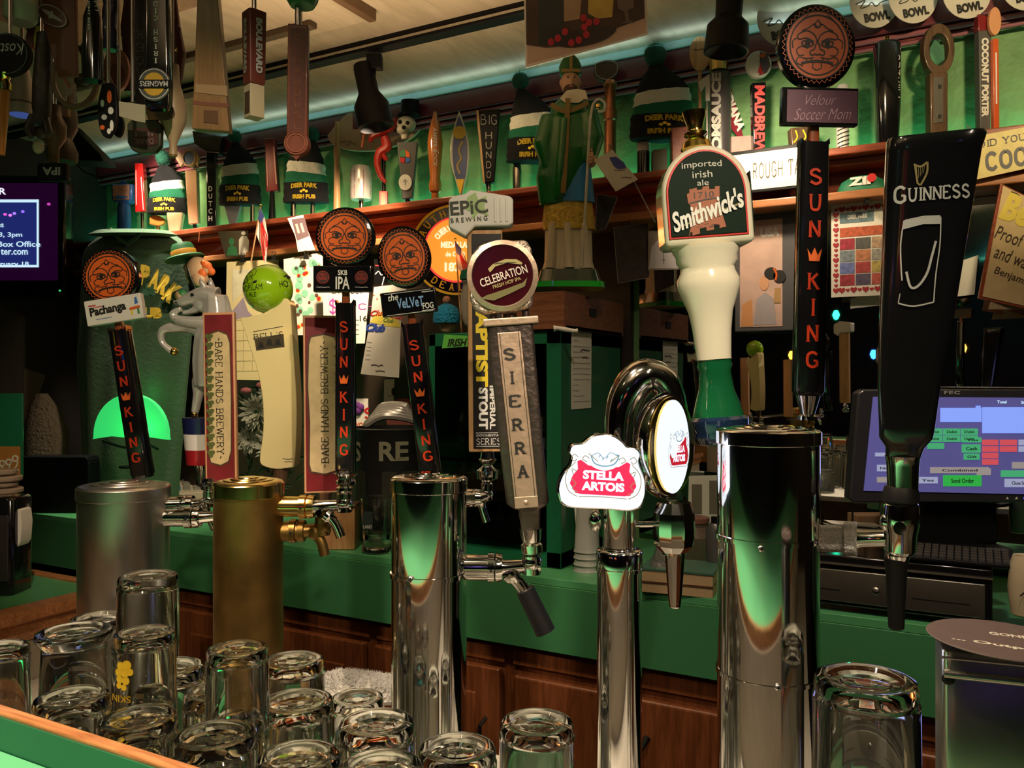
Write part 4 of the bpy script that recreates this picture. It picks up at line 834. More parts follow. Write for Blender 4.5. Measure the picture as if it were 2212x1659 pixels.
for i, ch in enumerate('DEER PARK'):
    if ch != ' ': t_ = -1.0+i*.25; txt(ch, ts, 16+92*sin(t_), 400+88*cos(t_)*1.0, 21, 44, ty, 0, rot=-math.degrees(t_)*.6, bold=.08, warp=onshirt, name='letter')
txt('IRISH PUB', ts, 10, 404, 130, 24, ty, 0, bold=.08, warp=onshirt)
g = G(); 
for a, b in ((40,446),(56,450),(48,460)): g.oval(a, b, 9, 9, 0, .3, 12)
O(g.warp(onshirt), 'shamrock_print', M('shamrock_ink', (.02,.08,.04), .7), ts, False)

# papers hung from the ledge
def sheet(name, label, cat, pts, Y, mat, th=1.2, curl=3, yaw=A):
    x0 = sum(p[0] for p in pts)/len(pts); y0 = max(p[1] for p in pts)
    o = bpy.data.objects.new(name, None); o['px'] = x0; o['py'] = y0
    q = rel(o, pts); bpy.data.objects.remove(o)
    r = solo(G().prism(q, -th/2, th/2), name, mat, label, cat, x0, y0, Y, yaw, smooth=False); return r
YP = 1.842
def clip(px, py, label):
    c = T('binder_clip', label, 'clip', px, py, YP-.012 if px < 1500 else 1.866); O(G().prism([(-6,0),(6,0),(3,10),(-3,10)], -4, 4), 'clip_body', rubber, c); O(G().tube([(-3,0,10),(-4,-3,18),(4,-3,18),(3,0,10)], 1), 'wire_lever', steel, c)
c1 = sheet('calendar_page', 'large yellowish calendar page behind the lime ball handle', 'calendar', [(490,566),(602,560),(606,800),(596,822),(486,820)], YP+.02, M('yellowed_paper', (.75,.66,.36), .8, var=.12, scale=12))
g = G(); 
for i in range(6): g.stroke([(-50,20+i*22),(50,22+i*22)], 1, -1, .3)
for i in range(6): g.stroke([(-48+i*19,20),(-48+i*19,132)], 1, -1, .3)
O(g, 'date_grid', M('grid_ink', (.5,.45,.25), .7), c1, False); O(G().prism([(-54,170),(-20,200),(10,190),(54,150),(54,240),(-54,240)], -1.2, -.7), 'landscape_picture', M('pale_sky_print', (.7,.68,.5), .7, var=.3, scale=30), c1, False); O(G().prism([(-54,150),(-30,180),(-20,150),(-10,140),(-54,130)], -1.5, -.8), 'mountain', M('mauve_print', (.35,.3,.4), .7), c1, False)
clip(525, 566, 'black binder clip at the top of the yellowish calendar page'); clip(592, 563, 'binder clip beside the small striped flag')
dp = sheet('dotted_flyer', 'white flyer covered in red and black dots on green, behind the IPA handle', 'flyer', [(613,560),(697,545),(700,700),(686,724),(614,724)], YP+.01, paper)
for nm, m_, n_ in (('green_blotch', M('mint_print', (.25,.62,.42), .7), 16), ('red_dot', red, 12), ('black_dot', M('brown_dot', (.12,.05,.03), .6), 10)):
    for i in range(n_):
        x = random.uniform(-24, 28); z = random.uniform(16, 160); r = random.uniform(3, 4.6) if 'dot' in nm else random.uniform(5, 9)
        if nm == 'red_dot': O(G().oval(x, z, r+1.5, r+2, -.9, -.7, 12), 'yellow_halo', yellow, dp, False)
        O(G().oval(x, z, r, r*1.15, -1.4, -.8, 10), nm, m_, dp, False)
clip(662, 560, 'binder clip holding the dotted flyer')
ps = sheet('price_sheet', 'white price sheet with purple marker figures, behind the IPA handle plate', 'notice', [(697,600),(792,590),(800,600),(788,742),(700,742)], YP+.012, paper)
pm_ = M('purple_marker', (.45,.05,.4), .6); serif('$', ps, -36, 80, 16, 36, pm_, -.9, sf=0, wt=.7); serif('C-', ps, 34, 80, 30, 14, pm_, -.9, sf=0, wt=.7); txt('CARRYOUT', ps, -4, 112, 70, 9, print_bk, -.9, shear=.3); txt('16', ps, 30, 54, 16, 12, print_bk, -.9)
for i in range(4): scribble(ps, -40, 50-i*10, 60, print_bk, -.9, 2, wt=1)
ft = sheet('tavern_sign', 'small black sign with white script, right of the IPA handle', 'sign', [(808,560),(832,560),(834,612),(808,614)], YP, black)
scribble(ft, -10, 24, 22, white, -.9, 8, wt=2); scribble(ft, -10, 40, 20, red, -.9, 5, wt=2)
cl = sheet('club_ticket', 'white pull-tab sheet with red and blue Club script, beside the Velvet Fog handle', 'flyer', [(808,620),(880,612),(866,700),(862,816),(779,808),(784,780),(800,690)], YP-.02, paper)
O(G().prism([(-26,120),(-16,136),(12,146),(36,122),(40,108),(6,112)], -1.3, -.7), 'yellow_swash', M('club_yellow', (.85,.72,.1), .6), cl, False)
txt('Club', cl, -14, 116-22+14, 42, 18, M('club_blue', (.03,.08,.5), .5), -1.4, shear=.4, bold=.05, rot=-3); txt('Club', cl, -8, 140, 34, 12, red, -1.4, shear=.4, bold=.02, rot=4); txt('Club', cl, 24, 150, 26, 8, M('grey_ink', (.4,.4,.38), .6), -1.4, shear=.4, rot=5); txt('Club', cl, 30, 133, 30, 12, red, -1.4, shear=.4, rot=-14); txt('Club', cl, 14, 124, 22, 9, green, -1.4, shear=.4, rot=-8)
for x, z, w_ in ((-24,26,26),(-14,14,20)): scribble(cl, x, z, w_, print_bk, -1, 4, wt=2)
for i in range(5): scribble(cl, -36+i, 40+i*9, 10, M('grey_ink', (.4,.4,.38), .6), -1, 2, wt=1)
for i in range(9): O(G().oval(-18+i*7, 178-(i%2)*8, 1.6, 1.6, -1.1, -.7, 8), 'punch_dot', red if i % 2 else orange, cl, False)
p_ = sheet('snapshot', 'snapshot of two people, one in a green shirt, clipped under the shelf', 'photograph', [(470,500),(536,498),(540,552),(488,556)], YP, M('photo_dark', (.06,.05,.03), .4))
O(G().prism([(-18,4),(-16,20),(-8,26),(2,22),(6,4)], -1.2, -.6).oval(-8,34,6,8,-1.2,-.6), 'person_in_green', M('photo_green', (.03,.16,.06), .5), p_, False); O(G().prism([(8,6),(8,38),(14,46),(24,46),(30,36),(28,6)], -1.2, -.6).oval(18,52,5,4,-1.2,-.6), 'person_in_white', M('photo_white', (.6,.58,.52), .5), p_, False)
q_ = sheet('photo_print', 'white-bordered print hanging aslant from the shelf, right of the small flag', 'photograph', [(621,472),(655,464),(662,490),(681,540),(644,544),(638,510)], YP-.02, paper); O(G().prism([(-20,70),(8,74),(18,34),(-8,24)], -1.2, -.6), 'dark_picture', M('plum_photo', (.2,.12,.14), .5), q_, False); O(G().stroke([(-10,60),(-4,40)],5,-1.2,.3).stroke([(0,62),(6,42)],5,-1.2,.3), 'pale_figures', M('photo_white', (.6,.58,.52), .5), q_, False)
def flag(px, py, label, Y, w_=20, h_=90, rl=14):
    f = T('small_flag', label, 'flag', px, py, Y, roll=rl)
    O(G().tube([(0,0,-104 if rl < 0 else 0),(0,0,h_+30)], 1.6, 8), 'stick', tanw, f); O(G().ball((0,0,h_+34), 3), 'finial', gold, f)
    c = O(G().add([(0,0,h_+28),(0,0,h_-26),(10,4,h_-46),(34,-4,h_-92),(26,2,h_-30),(14,-3,h_+8)], [(0,1,2,5),(5,2,3,4)]), 'flag_cloth', white, f, False); c.modifiers.new('s', 'SOLIDIFY').thickness = .8
    for i in range(4): t = i*.24+.1; O(G().stroke([(1+14*t*.9,h_+24-8*t-30*(1-t)*0-i*8),(14+14*t,h_-46+18*t+2),(28+2*t,h_-82+i*10)], 2.4, -3, .4), 'red_stripe', red, f, False)
    O(G().prism([(0,h_+28),(0,h_+4),(9,h_-4),(12,h_+12)], -3.6, -3), 'blue_canton', M('flag_blue', (.03,.05,.22), .6), f, False); return f
def cord(o, zl):
    bpy.context.view_layer.update(); a = Vector((0,0,zl)); b_ = o.matrix_world @ a; t_ = o.matrix_world.inverted() @ Vector((b_.x, 1.872, 1.695)); O(G().tube([tuple(a),tuple(t_)], 1, 6), 'hanging_cord', steel, o)
cord(ps, 150); cord(cl, 200)
flag(542, 566, 'small striped flag on a stick below the shelf, above the lime ball', YP-.03, rl=10)

# round neon sign
ns = T('round_sign', 'round black and yellow AUTHORIZED DEALER sign with glowing orange centre, behind the EPIC handle', 'sign', 988, 638, YP-.075)
O(G().oval(-2, 98, 96, 98, -4, 6, 64), 'disc', black, ns); O(G().ring(-2, 98, 93, 98, -6, -3, 64), 'yellow_rim', yellow, ns)
O(G().oval(-2, 98, 70, 71, -6, -4, 56), 'red_glow_ring', emis('neon_red', (.95,.05,.04), 1.0), ns)
O(G().oval(-2, 98, 66, 67, -7, -5.5, 56), 'lit_centre', M('neon_orange', (.8,.3,.05), .5, em=.9, emc=(1,.30,.03), var=.3, scale=14), ns)
nw = emis('neon_letter', (1,.85,.5), 1.1)
for i, ch in enumerate('AUTHORIZED'): t = -1.12+i*.25; serif(ch, ns, -2+81*sin(t), 98+81*cos(t), 13 if ch != 'I' else 5, 16, yellow, -6, rot=-math.degrees(t), wt=1.1, name='letter')
for i, ch in enumerate('DEALER'): t = -.62+i*.25; serif(ch, ns, -2+81*sin(t), 98-81*cos(t), 12, 16, yellow, -6, rot=math.degrees(t), wt=1.1, name='letter')
for i, ch in enumerate('CUERVO Y JOSE'.replace('CUERVO','CUERVO')):
    if ch != ' ': t = -.95+i*.16; txt(ch, ns, -2+50*sin(t), 96+50*cos(t), 8, 13, nw, -8, rot=-math.degrees(t), bold=.05, name='letter')
txt('MEDALLAS', ns, -4, 108, 62, 14, nw, -8, bold=.05); txt('de ORO', ns, -4, 88, 42, 11, nw, -8, bold=.04); txt('1875', ns, -4, 60, 46, 20, nw, -8, bold=.05)
light('POINT', W(985, 545, YP-.13), .16, (1,.3,.08), .03)
flag(992, 640, 'second small striped flag, dark, in front of the round glowing sign', YP-.12, rl=-4)
# leprechaun head ornament
le = T('leprechaun_head', 'hanging leprechaun head ornament with a green hat and orange beard', 'ornament', 425, 640, 1.8)
O(G().tube([(4,0,118),(6,0,140)], 1), 'hang_cord', orange, le)
b_ = O(G().ball((2,0,52), 27, 24, 34).ball((-22,0,62), 8, 6, 9).ball((24,-8,56), 12).ball((10,-16,34), 16, 12, 16), 'head', M('painted_skin', (.62,.42,.26), .45, coat=.3), le); remesh(b_, 2)
b_ = O(G().ball((26,-12,62), 12, 8, 12).ball((16,-16,46), 11, 8, 12).ball((34,-8,52), 9).ball((20,-14,70), 7, 6, 7), 'orange_beard', M('beard_orange', (.75,.16,.03), .6), le); remesh(b_, 2)
h_ = O(G().lathe([(40,78),(42,80),(38,83),(26,84),(24,104),(20,112),(0,114)], (-6,0,4), 28, m=Matrix.Rotation(radians(-14),3,'Y')), 'green_hat', M('hat_green', (.02,.12,.04), .5), le)
O(G().lathe([(27,84),(26.5,96),(26,97)], (-6,0,4), 28, m=Matrix.Rotation(radians(-14),3,'Y')), 'hat_band', M('band_ochre', (.6,.28,.03), .5), h_)
b_ = O(G().ball((-2,0,-6), 24, 16, 18).ball((-30,-6,2), 12), 'collar_and_fist', M('lep_coat', (.03,.2,.07), .5), le); remesh(b_, 2)
O(G().ball((-32,-8,0), 12, 10, 12), 'fist', M('painted_skin', (.62,.42,.26), .45, coat=.3), le)

# flowers
fl = TC('flower_vase', 'white chrysanthemum bouquet behind the cream tap handle', 'flowers', 560, 1150)
O(G().lathe([(26,0),(30,20),(24,60),(30,90),(27,92),(0,60)], seg=28), 'vase', M('dark_vase', (.03,.03,.03), .2, coat=.5), fl)
fm = M('petal_white', (.62,.66,.56), .7); lf = M('leaf_dark', (.02,.06,.02), .6)
for n_, (cx, cz, cy, R) in enumerate(((0,262,-14,46),(38,188,-10,50),(-28,200,20,38),(60,280,10,30),(20,300,14,30))):
    g = G()
    for i in range(90):
        t = random.uniform(0, 2*pi); u = random.uniform(.25, 1); d = Vector((cos(t)*u, -sqrt(max(.02, 1-u*u))*.7, sin(t)*u)); q = d.cross(Vector((0,1,.1))).normalized()*3.4; a = Vector((cx,cy,cz))+d*R*.25; b = Vector((cx,cy,cz))+d*R*.75; c = Vector((cx,cy,cz))+d*R
        g.add([a-q*.5, b-q, c, b+q, a+q*.5], [(0,1,2,3,4)])
    O(g, 'bloom', fm, fl, False)['kind'] = 'stuff'
g = G()
for i in range(70):
    x, z, y = random.uniform(-70,76), random.uniform(84,320), random.uniform(5,40); t = random.uniform(0,2*pi); g.add([(x,y,z),(x+16*cos(t)-5*sin(t),y-4,z+16*sin(t)+5*cos(t)),(x+34*cos(t),y,z+34*sin(t)),(x+16*cos(t)+5*sin(t),y-4,z+16*sin(t)-5*cos(t))], [(0,1,2,3)])
O(g, 'leaves', lf, fl, False)['kind'] = 'stuff'
for x, z in ((-30,306),(4,318)): O(G().ball((x,4,z), 12, 8, 7), 'pink_bud', M('petal_pink', (.6,.2,.24), .7), fl)

# bucket of sachets, glass mug, wooden box
bk = TC('ice_bucket', 'black bucket with worn cream capital letters, filled with clear bags', 'bucket', 848, 1160)
O(G().lathe([(74,0),(80,60),(86,230),(90,236),(84,238),(76,20),(0,20)], seg=48), 'bucket_body', M('bucket_black', (.01,.01,.012), .5), bk)
bw_ = lambda x,y,z: (x, -sqrt(max((80+z*.03)**2-x*x, 1))-.6, z)
txt('S', bk, -66, 190, 18, 42, M('worn_cream_ink', (.42,.42,.3), .6), 0, bold=.03, warp=bw_); txt('RE', bk, 14, 192, 60, 40, M('worn_cream_ink', (.42,.42,.3), .6), 0, bold=.03, warp=bw_)
O(G().box(-70,-46,-1,0,60,150).box(-10,20,-1,0,60,150).box(30,60,-1,0,60,150).warp(bw_), 'printed_panel', M('bucket_panel', (.05,.05,.035), .6), bk, False)['kind'] = 'stuff'
plm = M('clear_plastic', (.75,.74,.72), .25, trans=.6, var=.1); 
for i in range(5):
    g = G(); g.tube([tuple(t) for t in catmull([(-60+i*6,-10+i*6,240+i*6),(-20,-14+i*4,262+i*5),(30,-10,258+i*6),(60-i*10,0,246+i*3)], 4)], [4]+[9]*11+[3], 8); O(g, 'clear_sachet', plm, bk)
mg = TC('glass_mug', 'clear beer mug with a small mountain label, beside the bucket', 'glass', 815, 1192)
O(G().lathe([(30,0),(34,4),(30,20),(36,110),(38,118),(34,118),(31,30),(0,24)], seg=36), 'mug_body', glassm, mg)
O(G().box(-26,-4,-34,-33,52,92).box(-25,-5,-34.5,-34,54,90), 'mountain_label', M('label_slate', (.03,.05,.05), .5), mg); txt('LAND', mg, -15, 60, 18, 7, white, -34.6)
wb = TC('wooden_box', 'plain brown wooden box on the counter behind the brass faucets', 'box', 728, 1186)
O(G().box(-40,40,-10,40,0,92), 'box_side', tanw, wb, bevel=2); O(G().box(-43,43,-13,43,92,98), 'box_lid', dkw, wb, bevel=2)
sg = T('world_sign', 'small cream sign with red and orange letters behind the bucket', 'sign', 786, 945, 1.97)
O(G().prism([(-26,0),(-26,84),(24,84),(24,0)], -1, 1), 'card', paper, sg, False); serif('S', sg, 10, 52, 18, 26, red, -1.2, wt=1.3); txt('WORLD', sg, -2, 28, 40, 9, orange, -1.2, bold=.02); txt('TEB', sg, -10, 12, 16, 7, print_bk, -1.2)
for a, b in ((-14,70),(-6,66),(-12,58)): O(G().ball((a,-6,b), 8, 4, 8), 'purple_flower', M('petal_purple', (.16,.03,.25), .7), sg)
pc = sheet('picture_card', 'small white card with a dark bird-like figure, behind the bucket', 'card', [(830,820),(866,818),(866,876),(829,876)], 1.973, paper); O(G().oval(4, 30, 6, 9, -1.4, -.7, 14).stroke([(4,22),(4,12)], 2, -1), 'dark_figure', print_bk, pc, False); scribble(pc, -10, 22, 22, M('rose_ink', (.6,.35,.38), .6), -.9, 3, wt=2)
pd = solo(G().oval(0, 40, 36, 40, -5, 5, 32), 'round_pad', M('dusty_red', (.35,.1,.08), .8), 'dusty red half-round pad behind the bucket, left of the Velvet Fog handle', 'pad', 870, 940, 1.965)
kn = T('metal_knot', 'small pale knotted ornament above the clear bags', 'ornament', 838, 905, 1.84); O(G().tube([tuple(t) for t in catmull([(-8,0,0),(-14,0,14),(-4,0,24),(6,0,12),(16,0,22),(24,0,16),(12,0,6),(2,-3,14)],4)], 3.4), 'knot', M('pale_metal', (.55,.55,.42), .4, .4), kn)

# green glass-fronted cooler with crates and statue
def Q(px, py, Y): return W(px, py, Y)
cf = onc(1212, 1230); xr = cf.x; yb = 1.955; yf = cf.y; xl = Q(926, 1000, yf).x; zt = Q(1212, 712, yf).z
ck = T('bar_cooler', 'dark green glass-fronted cooler on the counter, plastered with a notice on its side', 'cooler', 1212, 1230, yf, 0); bpy.context.view_layer.update()
fr = .035
for nm, b in (('side_panel', (xr-fr, xr, yf, yb, ZC, zt)), ('side_panel', (xl, xl+.02, yf, yb, ZC, zt)), ('top_panel', (xl, xr, yf, yb, zt-.03, zt)), ('bottom_panel', (xl, xr, yf, yb, ZC, ZC+.035)), ('rear_panel', (xl, xr, yb-.01, yb, ZC, zt))): Wbox(*b, nm, dgreen if nm != 'rear_panel' else blackm, ck, .002)
door = Wbox(xl+.02, xr-fr, yf-.004, yf, ZC+.035, zt-.03, 'glass_door', M('cooler_glass', (.35,.4,.4), .0, trans=1, var=0), ck, 0)
for zz in (ZC+.13, ZC+.25): Wbox(xl+.02, xr-fr, yf+.02, yb-.02, zz, zz+.004, 'wire_shelf', steel, ck, 0)
sp_ = T('cooler_sticker', 'bright green sticker reading IRISH on the cooler top edge', 'sticker', 985, 752, yf-.004, 0); O(G().prism([(-36,0),(30,3),(30,26),(-30,30)], -1, 0), 'sticker', M('sticker_green', (.12,.5,.08), .5), sp_, False); txt('IRISH', sp_, 4, 12, 50, 17, print_bk, -1.2, shear=.3, bold=.03)
bt = M('bottle_dark', (.02,.03,.02), .08, coat=1)
n_ = 0
for zz in (ZC+.036, ZC+.135, ZC+.256):
    for i in range(7):
        x = xl+.05+i*(xr-xl-.12)/6.2; bo = bpy.data.objects.new('beer_bottle', BM) if n_ else None
        if bo is None:
            bo = O(G().lathe([(.019,0),(.021,.003),(.021,.05),(.009,.066),(.008,.08),(.009,.084),(0,.085)], seg=16), 'beer_bottle', bt); BM = bo.data
        else: COL.objects.link(bo)
        bo.location = (x, yf+.07, zz); tag(bo, 'dark beer bottle standing inside the green cooler', 'bottle', 'bottles in the cooler'); n_ += 1
# notice on the cooler side (local x runs back along the side)
nt_ = T('side_notice', 'long printed notice taped to the right side of the green cooler', 'notice', 1248, 880, Q(1248,880,yf+.05).y, 0)
nt_.location = (xr+.001, yf+.05, Q(1248, 884, yf+.06).z); nt_.rotation_euler = (0,0,pi/2); s = sc(1248, yf+.07); nt_.scale = (s,s,s)
O(G().prism([(0,0),(104,0),(106,170),(0,172)], -1.5, 0), 'paper_sheet', paper, nt_, False)
for i in range(13): scribble(nt_, 6, 160-i*12, random.choice((30,60,92,92)), M('grey_ink', (.4,.4,.38), .6), -1.7, 2, wt=1.4)
scribble(nt_, 44, 128, 50, print_bk, -1.8, 5, wt=2.4); scribble(nt_, 54, 112, 30, print_bk, -1.8, 5, wt=2.4)
# crate on cooler
cr = T('wooden_crate', 'dark stained wooden crate with a slot handle on top of the green cooler', 'crate', 1212, 712, yf, 0); bpy.context.view_layer.update()
ct = Q(1265, 628, yf+.01).z; xrc = xr+.012; xlc = Q(1120, 700, yf).x
for nm, b in (('front_board', (xlc, xrc, yf-.01, yf, zt+.001, ct)), ('end_board', (xrc-.01, xrc, yf, yb-.03, zt+.001, ct)), ('end_board', (xlc, xlc+.01, yf, yb-.03, zt+.001, ct)), ('rear_board', (xlc, xrc, yb-.03, yb-.02, zt+.001, ct)), ('crate_floor', (xlc, xrc, yf, yb-.03, zt+.001, zt+.01)), ('crate_lid', (xlc+.01, xrc-.01, yf, yb-.03, ct-.012, ct-.004))): Wbox(*b, nm, cratew, cr, .001)
zm = (zt+ct)/2+.005; ym = (yf+yb-.03)/2
hs = O(G().loft([(0,0,-.009,.02,.001),(0,0,.009,.02,.001)], 20, 4).warp(lambda x,y,z: (xrc+.0006+y, ym-.02+x, zm+z)), 'hand_slot', rubber); hs.parent = cr; hs.matrix_parent_inverse = cr.matrix_world.inverted()
solo(G().tube([(-26,0,4),(-18,0,5),(0,0,2),(20,0,-1),(26,0,0)], [7,5,5,4,5]), 'bone_cigar_holder', paper, 'small white bone-shaped object at the foot of the crate', 'ornament', 1222, 714, yf-.02)
# statue plinth and statue
bsY = yf+.10
pl_ = T('saint_statue', 'painted bishop statue in a green cloak over blue, gold and white robes, on the crate', 'statue', 1228, 626, bsY)
O(G().loft([(0,0,2,76,50),(0,0,14,76,50)], 24, 5), 'green_base_edge', M('bright_green_paint', (.02,.5,.04), .25, coat=.6), pl_); O(G().loft([(0,0,14,70,48),(0,0,26,66,44),(0,0,40,62,40)], 24, 5), 'dark_base', M('base_green_black', (.004,.03,.015), .15, coat=.8), pl_)
skin = M('painted_face', (.42,.24,.15), .5); robe = M('cloak_green', (.004,.13,.02), .3, coat=.3); trim_ = M('dull_gold_trim', (.2,.13,.03), .5)
O(G().loft([(0,0,40,58,28),(0,0,60,52,26),(0,0,150,50,26)], 30, 2.4).tube([(-40,-20,44),(-36,-22,140)], [12,8]).tube([(0,-26,44),(-4,-26,140)], [12,8]).tube([(36,-18,44),(30,-22,140)], [14,8]), 'white_robe', M('robe_cream', (.6,.55,.42), .5), pl_)
O(G().loft([(2,0,128,56,31),(0,0,150,56,30),(0,0,190,52,28)], 30, 2.4), 'gold_hem', M('robe_gold', (.5,.36,.05), .4, .3, .5, 120, .5), pl_); O(G().loft([(8,-3,186,50,28),(8,-3,290,36,24)], 24, 2.4), 'blue_tunic', M('robe_blue', (.02,.2,.5), .4), pl_)
b_ = O(G().loft([(-24,-2,180,40,26),(-20,-2,240,50,32),(-4,-2,300,56,34),(0,-2,360,50,32),(4,0,400,36,26),(4,0,416,18,16)], 30, 2.4).tube([(40,-14,380),(52,-20,320),(44,-26,270)], [20,24,14]).tube([(-40,-8,370),(-56,-14,310),(-46,-20,260)], [20,22,12]).tube([(-10,-34,360),(-20,-38,250),(-24,-34,190)], [10,8,6]), 'green_cloak', robe, pl_); remesh(b_, 3)
O(G().stroke([(-4,400),(-8,300),(-14,200)], 11, -40, 1.5).stroke(catmull([(-40,388),(-6,374),(40,392)],5), 10, -36, 1.5), 'gold_orphrey', trim_, pl_)
b_ = O(G().ball((4,-4,446), 21, 20, 30).ball((4,-22,440), 5, 6, 9).ball((-3,-22,452), 5, 3, 3).ball((11,-22,452), 5, 3, 3).ball((-16,-4,446), 4, 4, 8).ball((24,-4,446), 4, 4, 8), 'head', skin, pl_); remesh(b_, 1.6)
O(G().ball((-3,-25.5,450), 2).ball((11,-25.5,450), 2), 'eyes', print_bk, pl_); b_ = O(G().ball((4,-14,424), 17, 15, 16).ball((4,-18,408), 11, 10, 14), 'beard', M('beard_brown', (.06,.035,.02), .8, bump=.5), pl_); remesh(b_, 2); O(G().ball((4,-29,430), 6, 2, 2), 'mouth', M('lips', (.25,.08,.06), .5), b_)
O(G().loft([(4,-2,462,23,20),(4,-2,480,25,16),(4,-2,496,18,10),(4,-2,510,5,3)], 24, 2.2), 'mitre', M('mitre_green', (.015,.1,.02), .4), pl_); O(G().box(1,7,-22,-18,464,500).box(-16,24,-23,-19,463,469), 'mitre_band', trim_, pl_)
O(G().prism([(-20,404),(-6,420),(18,424),(34,420),(40,400),(30,402),(20,394),(-8,394)], -30, -22), 'white_collar', M('robe_cream', (.6,.55,.42), .5), pl_)
b_ = O(G().ball((46,-34,270), 12, 9, 15).tube([(40,-42,262),(50,-44,264)], 3).tube([(38,-42,268),(50,-45,271)], 3.2).tube([(38,-42,275),(50,-45,278)], 3.2).tube([(40,-42,282),(50,-44,284)], 3).tube([(52,-30,284),(44,-42,292)], 3.4), 'right_hand', skin, pl_); remesh(b_, 1.3)
O(G().tube([(24,-40,44)]+[tuple((a,-40,b)) for a,b in catmull([(30,120),(42,330),(44,360),(50,388),(62,398),(74,390),(72,374),(60,372)],4)], 3), 'crozier', M('ivory_staff', (.5,.5,.44), .5), pl_); O(G().ball((60,-38,384), 6, 3, 7), 'crozier_boss', gold, pl_)

# blue hatted doll on the cooler
dl = T('knit_cap_doll', 'little doll in a bright blue knitted cap on top of the cooler', 'doll', 965, 716, yf+.03)
O(G().ball((2,0,12), 18, 15, 18), 'doll_head', skin, dl); O(G().lathe([(29,18),(30,26),(29,38),(22,52),(8,60),(0,61)], seg=24), 'knit_cap', M('cap_blue_knit', (.01,.22,.42), .95, var=.4, scale=160, bump=1), dl); O(G().ball((0,0,68), 9), 'cap_bobble', M('bobble', (.35,.15,.08), .9), dl)
gd = T('green_cap_figure', 'small grey figure in a green cap beside the round glowing sign', 'figurine', 1010, 716, yf+.06); b_ = O(G().ball((0,0,60), 16, 12, 50).ball((-2,0,112), 12), 'figure_body', M('putty_grey', (.25,.22,.18), .6), gd); remesh(b_, 2.4); O(G().lathe([(15,112),(15,120),(11,132),(0,136)], (-2,0,0), 20), 'green_cap', kn_g, gd)

# cups, book, tube right of the cooler
for i, (px, py, h_, lab) in enumerate(((1268,1232,160,'stack of translucent plastic cups in front of the cooler side'),)):
    cu = TC('cup_stack', lab, 'cups', px, py); 
    for k in range(4): O(G().lathe([(30-k*.2,0+k*14),(27,6+k*14),(22,100+k*14),(20,102+k*14),(0,102+k*14)], seg=28), 'plastic_cup', M('frosted_plastic', (.62,.64,.62), .35, trans=.35), cu)
bo_ = TC('paperback_books', 'two thick green-covered books lying flat on the counter', 'books', 1462, 1285, .12)
O(G().box(-80,76,0,120,0,22), 'page_block', M('book_pages', (.5,.36,.2), .8, var=.2, scale=300), bo_, False); O(G().box(-80,76,0,120,24,48), 'page_block', M('book_pages', (.5,.36,.2), .8), bo_, False); O(G().box(-82,78,-2,122,21,24.5), 'cover', dkw, bo_); O(G().box(-82,78,-2,122,48,52), 'cover', M('book_green', (.05,.14,.1), .5), bo_)
cn = solo(G().loft([(0,0,2,34,20),(0,0,20,34,18),(4,0,60,24,12),(0,0,90,26,10)], 16, 3), 'snack_bag', M('bag_film', (.3,.3,.28), .25, .5, .4, 60, .6), 'crumpled foil bag standing on the books', 'bag', 1440, 1236, bo_.location.y+.03)
tb_ = TC('grey_bottle', 'slim grey bottle behind the broad chrome tower', 'bottle', 1545, 1262); O(G().lathe([(18,0),(20,4),(20,120),(12,132),(0,134)], seg=24), 'bottle_body', M('grey_plastic', (.08,.08,.085), .3, coat=.3), tb_); O(G().lathe([(9,132),(9,146),(0,147)], seg=16), 'bottle_cap', blackm, tb_)
wn = sheet('white_note', 'white printed card with grey patches, behind the round lit sign', 'notice', [(1488,1028),(1560,1026),(1562,1130),(1486,1130)], 1.94, paper); O(G().box(-30,-8,-1.4,-.7,20,84).box(8,30,-1.4,-.7,20,92), 'grey_patch', M('patch_grey', (.2,.18,.14), .7), wn, False)['kind'] = 'stuff'
cl2 = TC('clutter_jar', 'dim brown jar behind the ribbed chrome valve', 'jar', 1500, 1215); O(G().lathe([(40,0),(46,10),(46,60),(30,80),(30,90),(0,92)], seg=28), 'jar_body', M('dim_jar', (.12,.09,.07), .3, coat=.3), cl2); O(G().lathe([(32,88),(32,98),(0,99)], seg=24), 'jar_lid', M('jar_lid', (.25,.1,.08), .4), cl2)
rc = [(1240,1090),(1292,1086),(1294,1150),(1270,1160),(1244,1140)]
sheet('till_receipts', 'pale paper slips hanging behind the lit badge', 'receipts', rc, 1.66, paper)

# framed poster on mirror
fp = T('framed_poster', 'grey framed cartoon poster of a drinker, behind the ivory handle', 'picture', 1650, 716, 1.93, 0)
O(G().box(-62,72,-4,4,0,272), 'frame', M('grey_frame', (.09,.09,.1), .4), fp, bevel=3); art = O(G().box(-50,40,-5.5,-4,10,240), 'poster', M('poster_pink', (.62,.42,.36), .6, var=.3, scale=24), fp, False)
txt('USA', art, 14, 212, 40, 20, white, -6, bold=.05); O(G().prism([(-20,14),(-14,70),(4,84),(22,70),(28,14)], -6.4, -5.4), 'grey_shirt', M('poster_grey', (.4,.36,.4), .6), art, False); O(G().oval(2,104,10,16,-6.8,-5.4,16), 'cartoon_face', M('poster_skin', (.7,.36,.2), .6), art, False)
O(G().oval(16,124,14,13,-7.2,-6.2,16), 'dark_hair', print_bk, art, False); O(G().oval(34,116,13,14,-7.2,-6.2,16), 'dark_bun', print_bk, art, False); O(G().stroke(catmull([(22,134),(28,122),(26,108)],4), 4, -7.2), 'orange_band', orange, art, False); O(G().prism([(22,60),(24,92),(36,92),(36,60)], -7, -6), 'beer_glass', M('poster_beer', (.5,.3,.12), .6), art, False); O(G().prism([(-48,12),(-44,60),(-24,70),(-22,12)], -6.2, -5.2), 'orange_figure', M('poster_orange', (.65,.3,.12), .6), art, False)
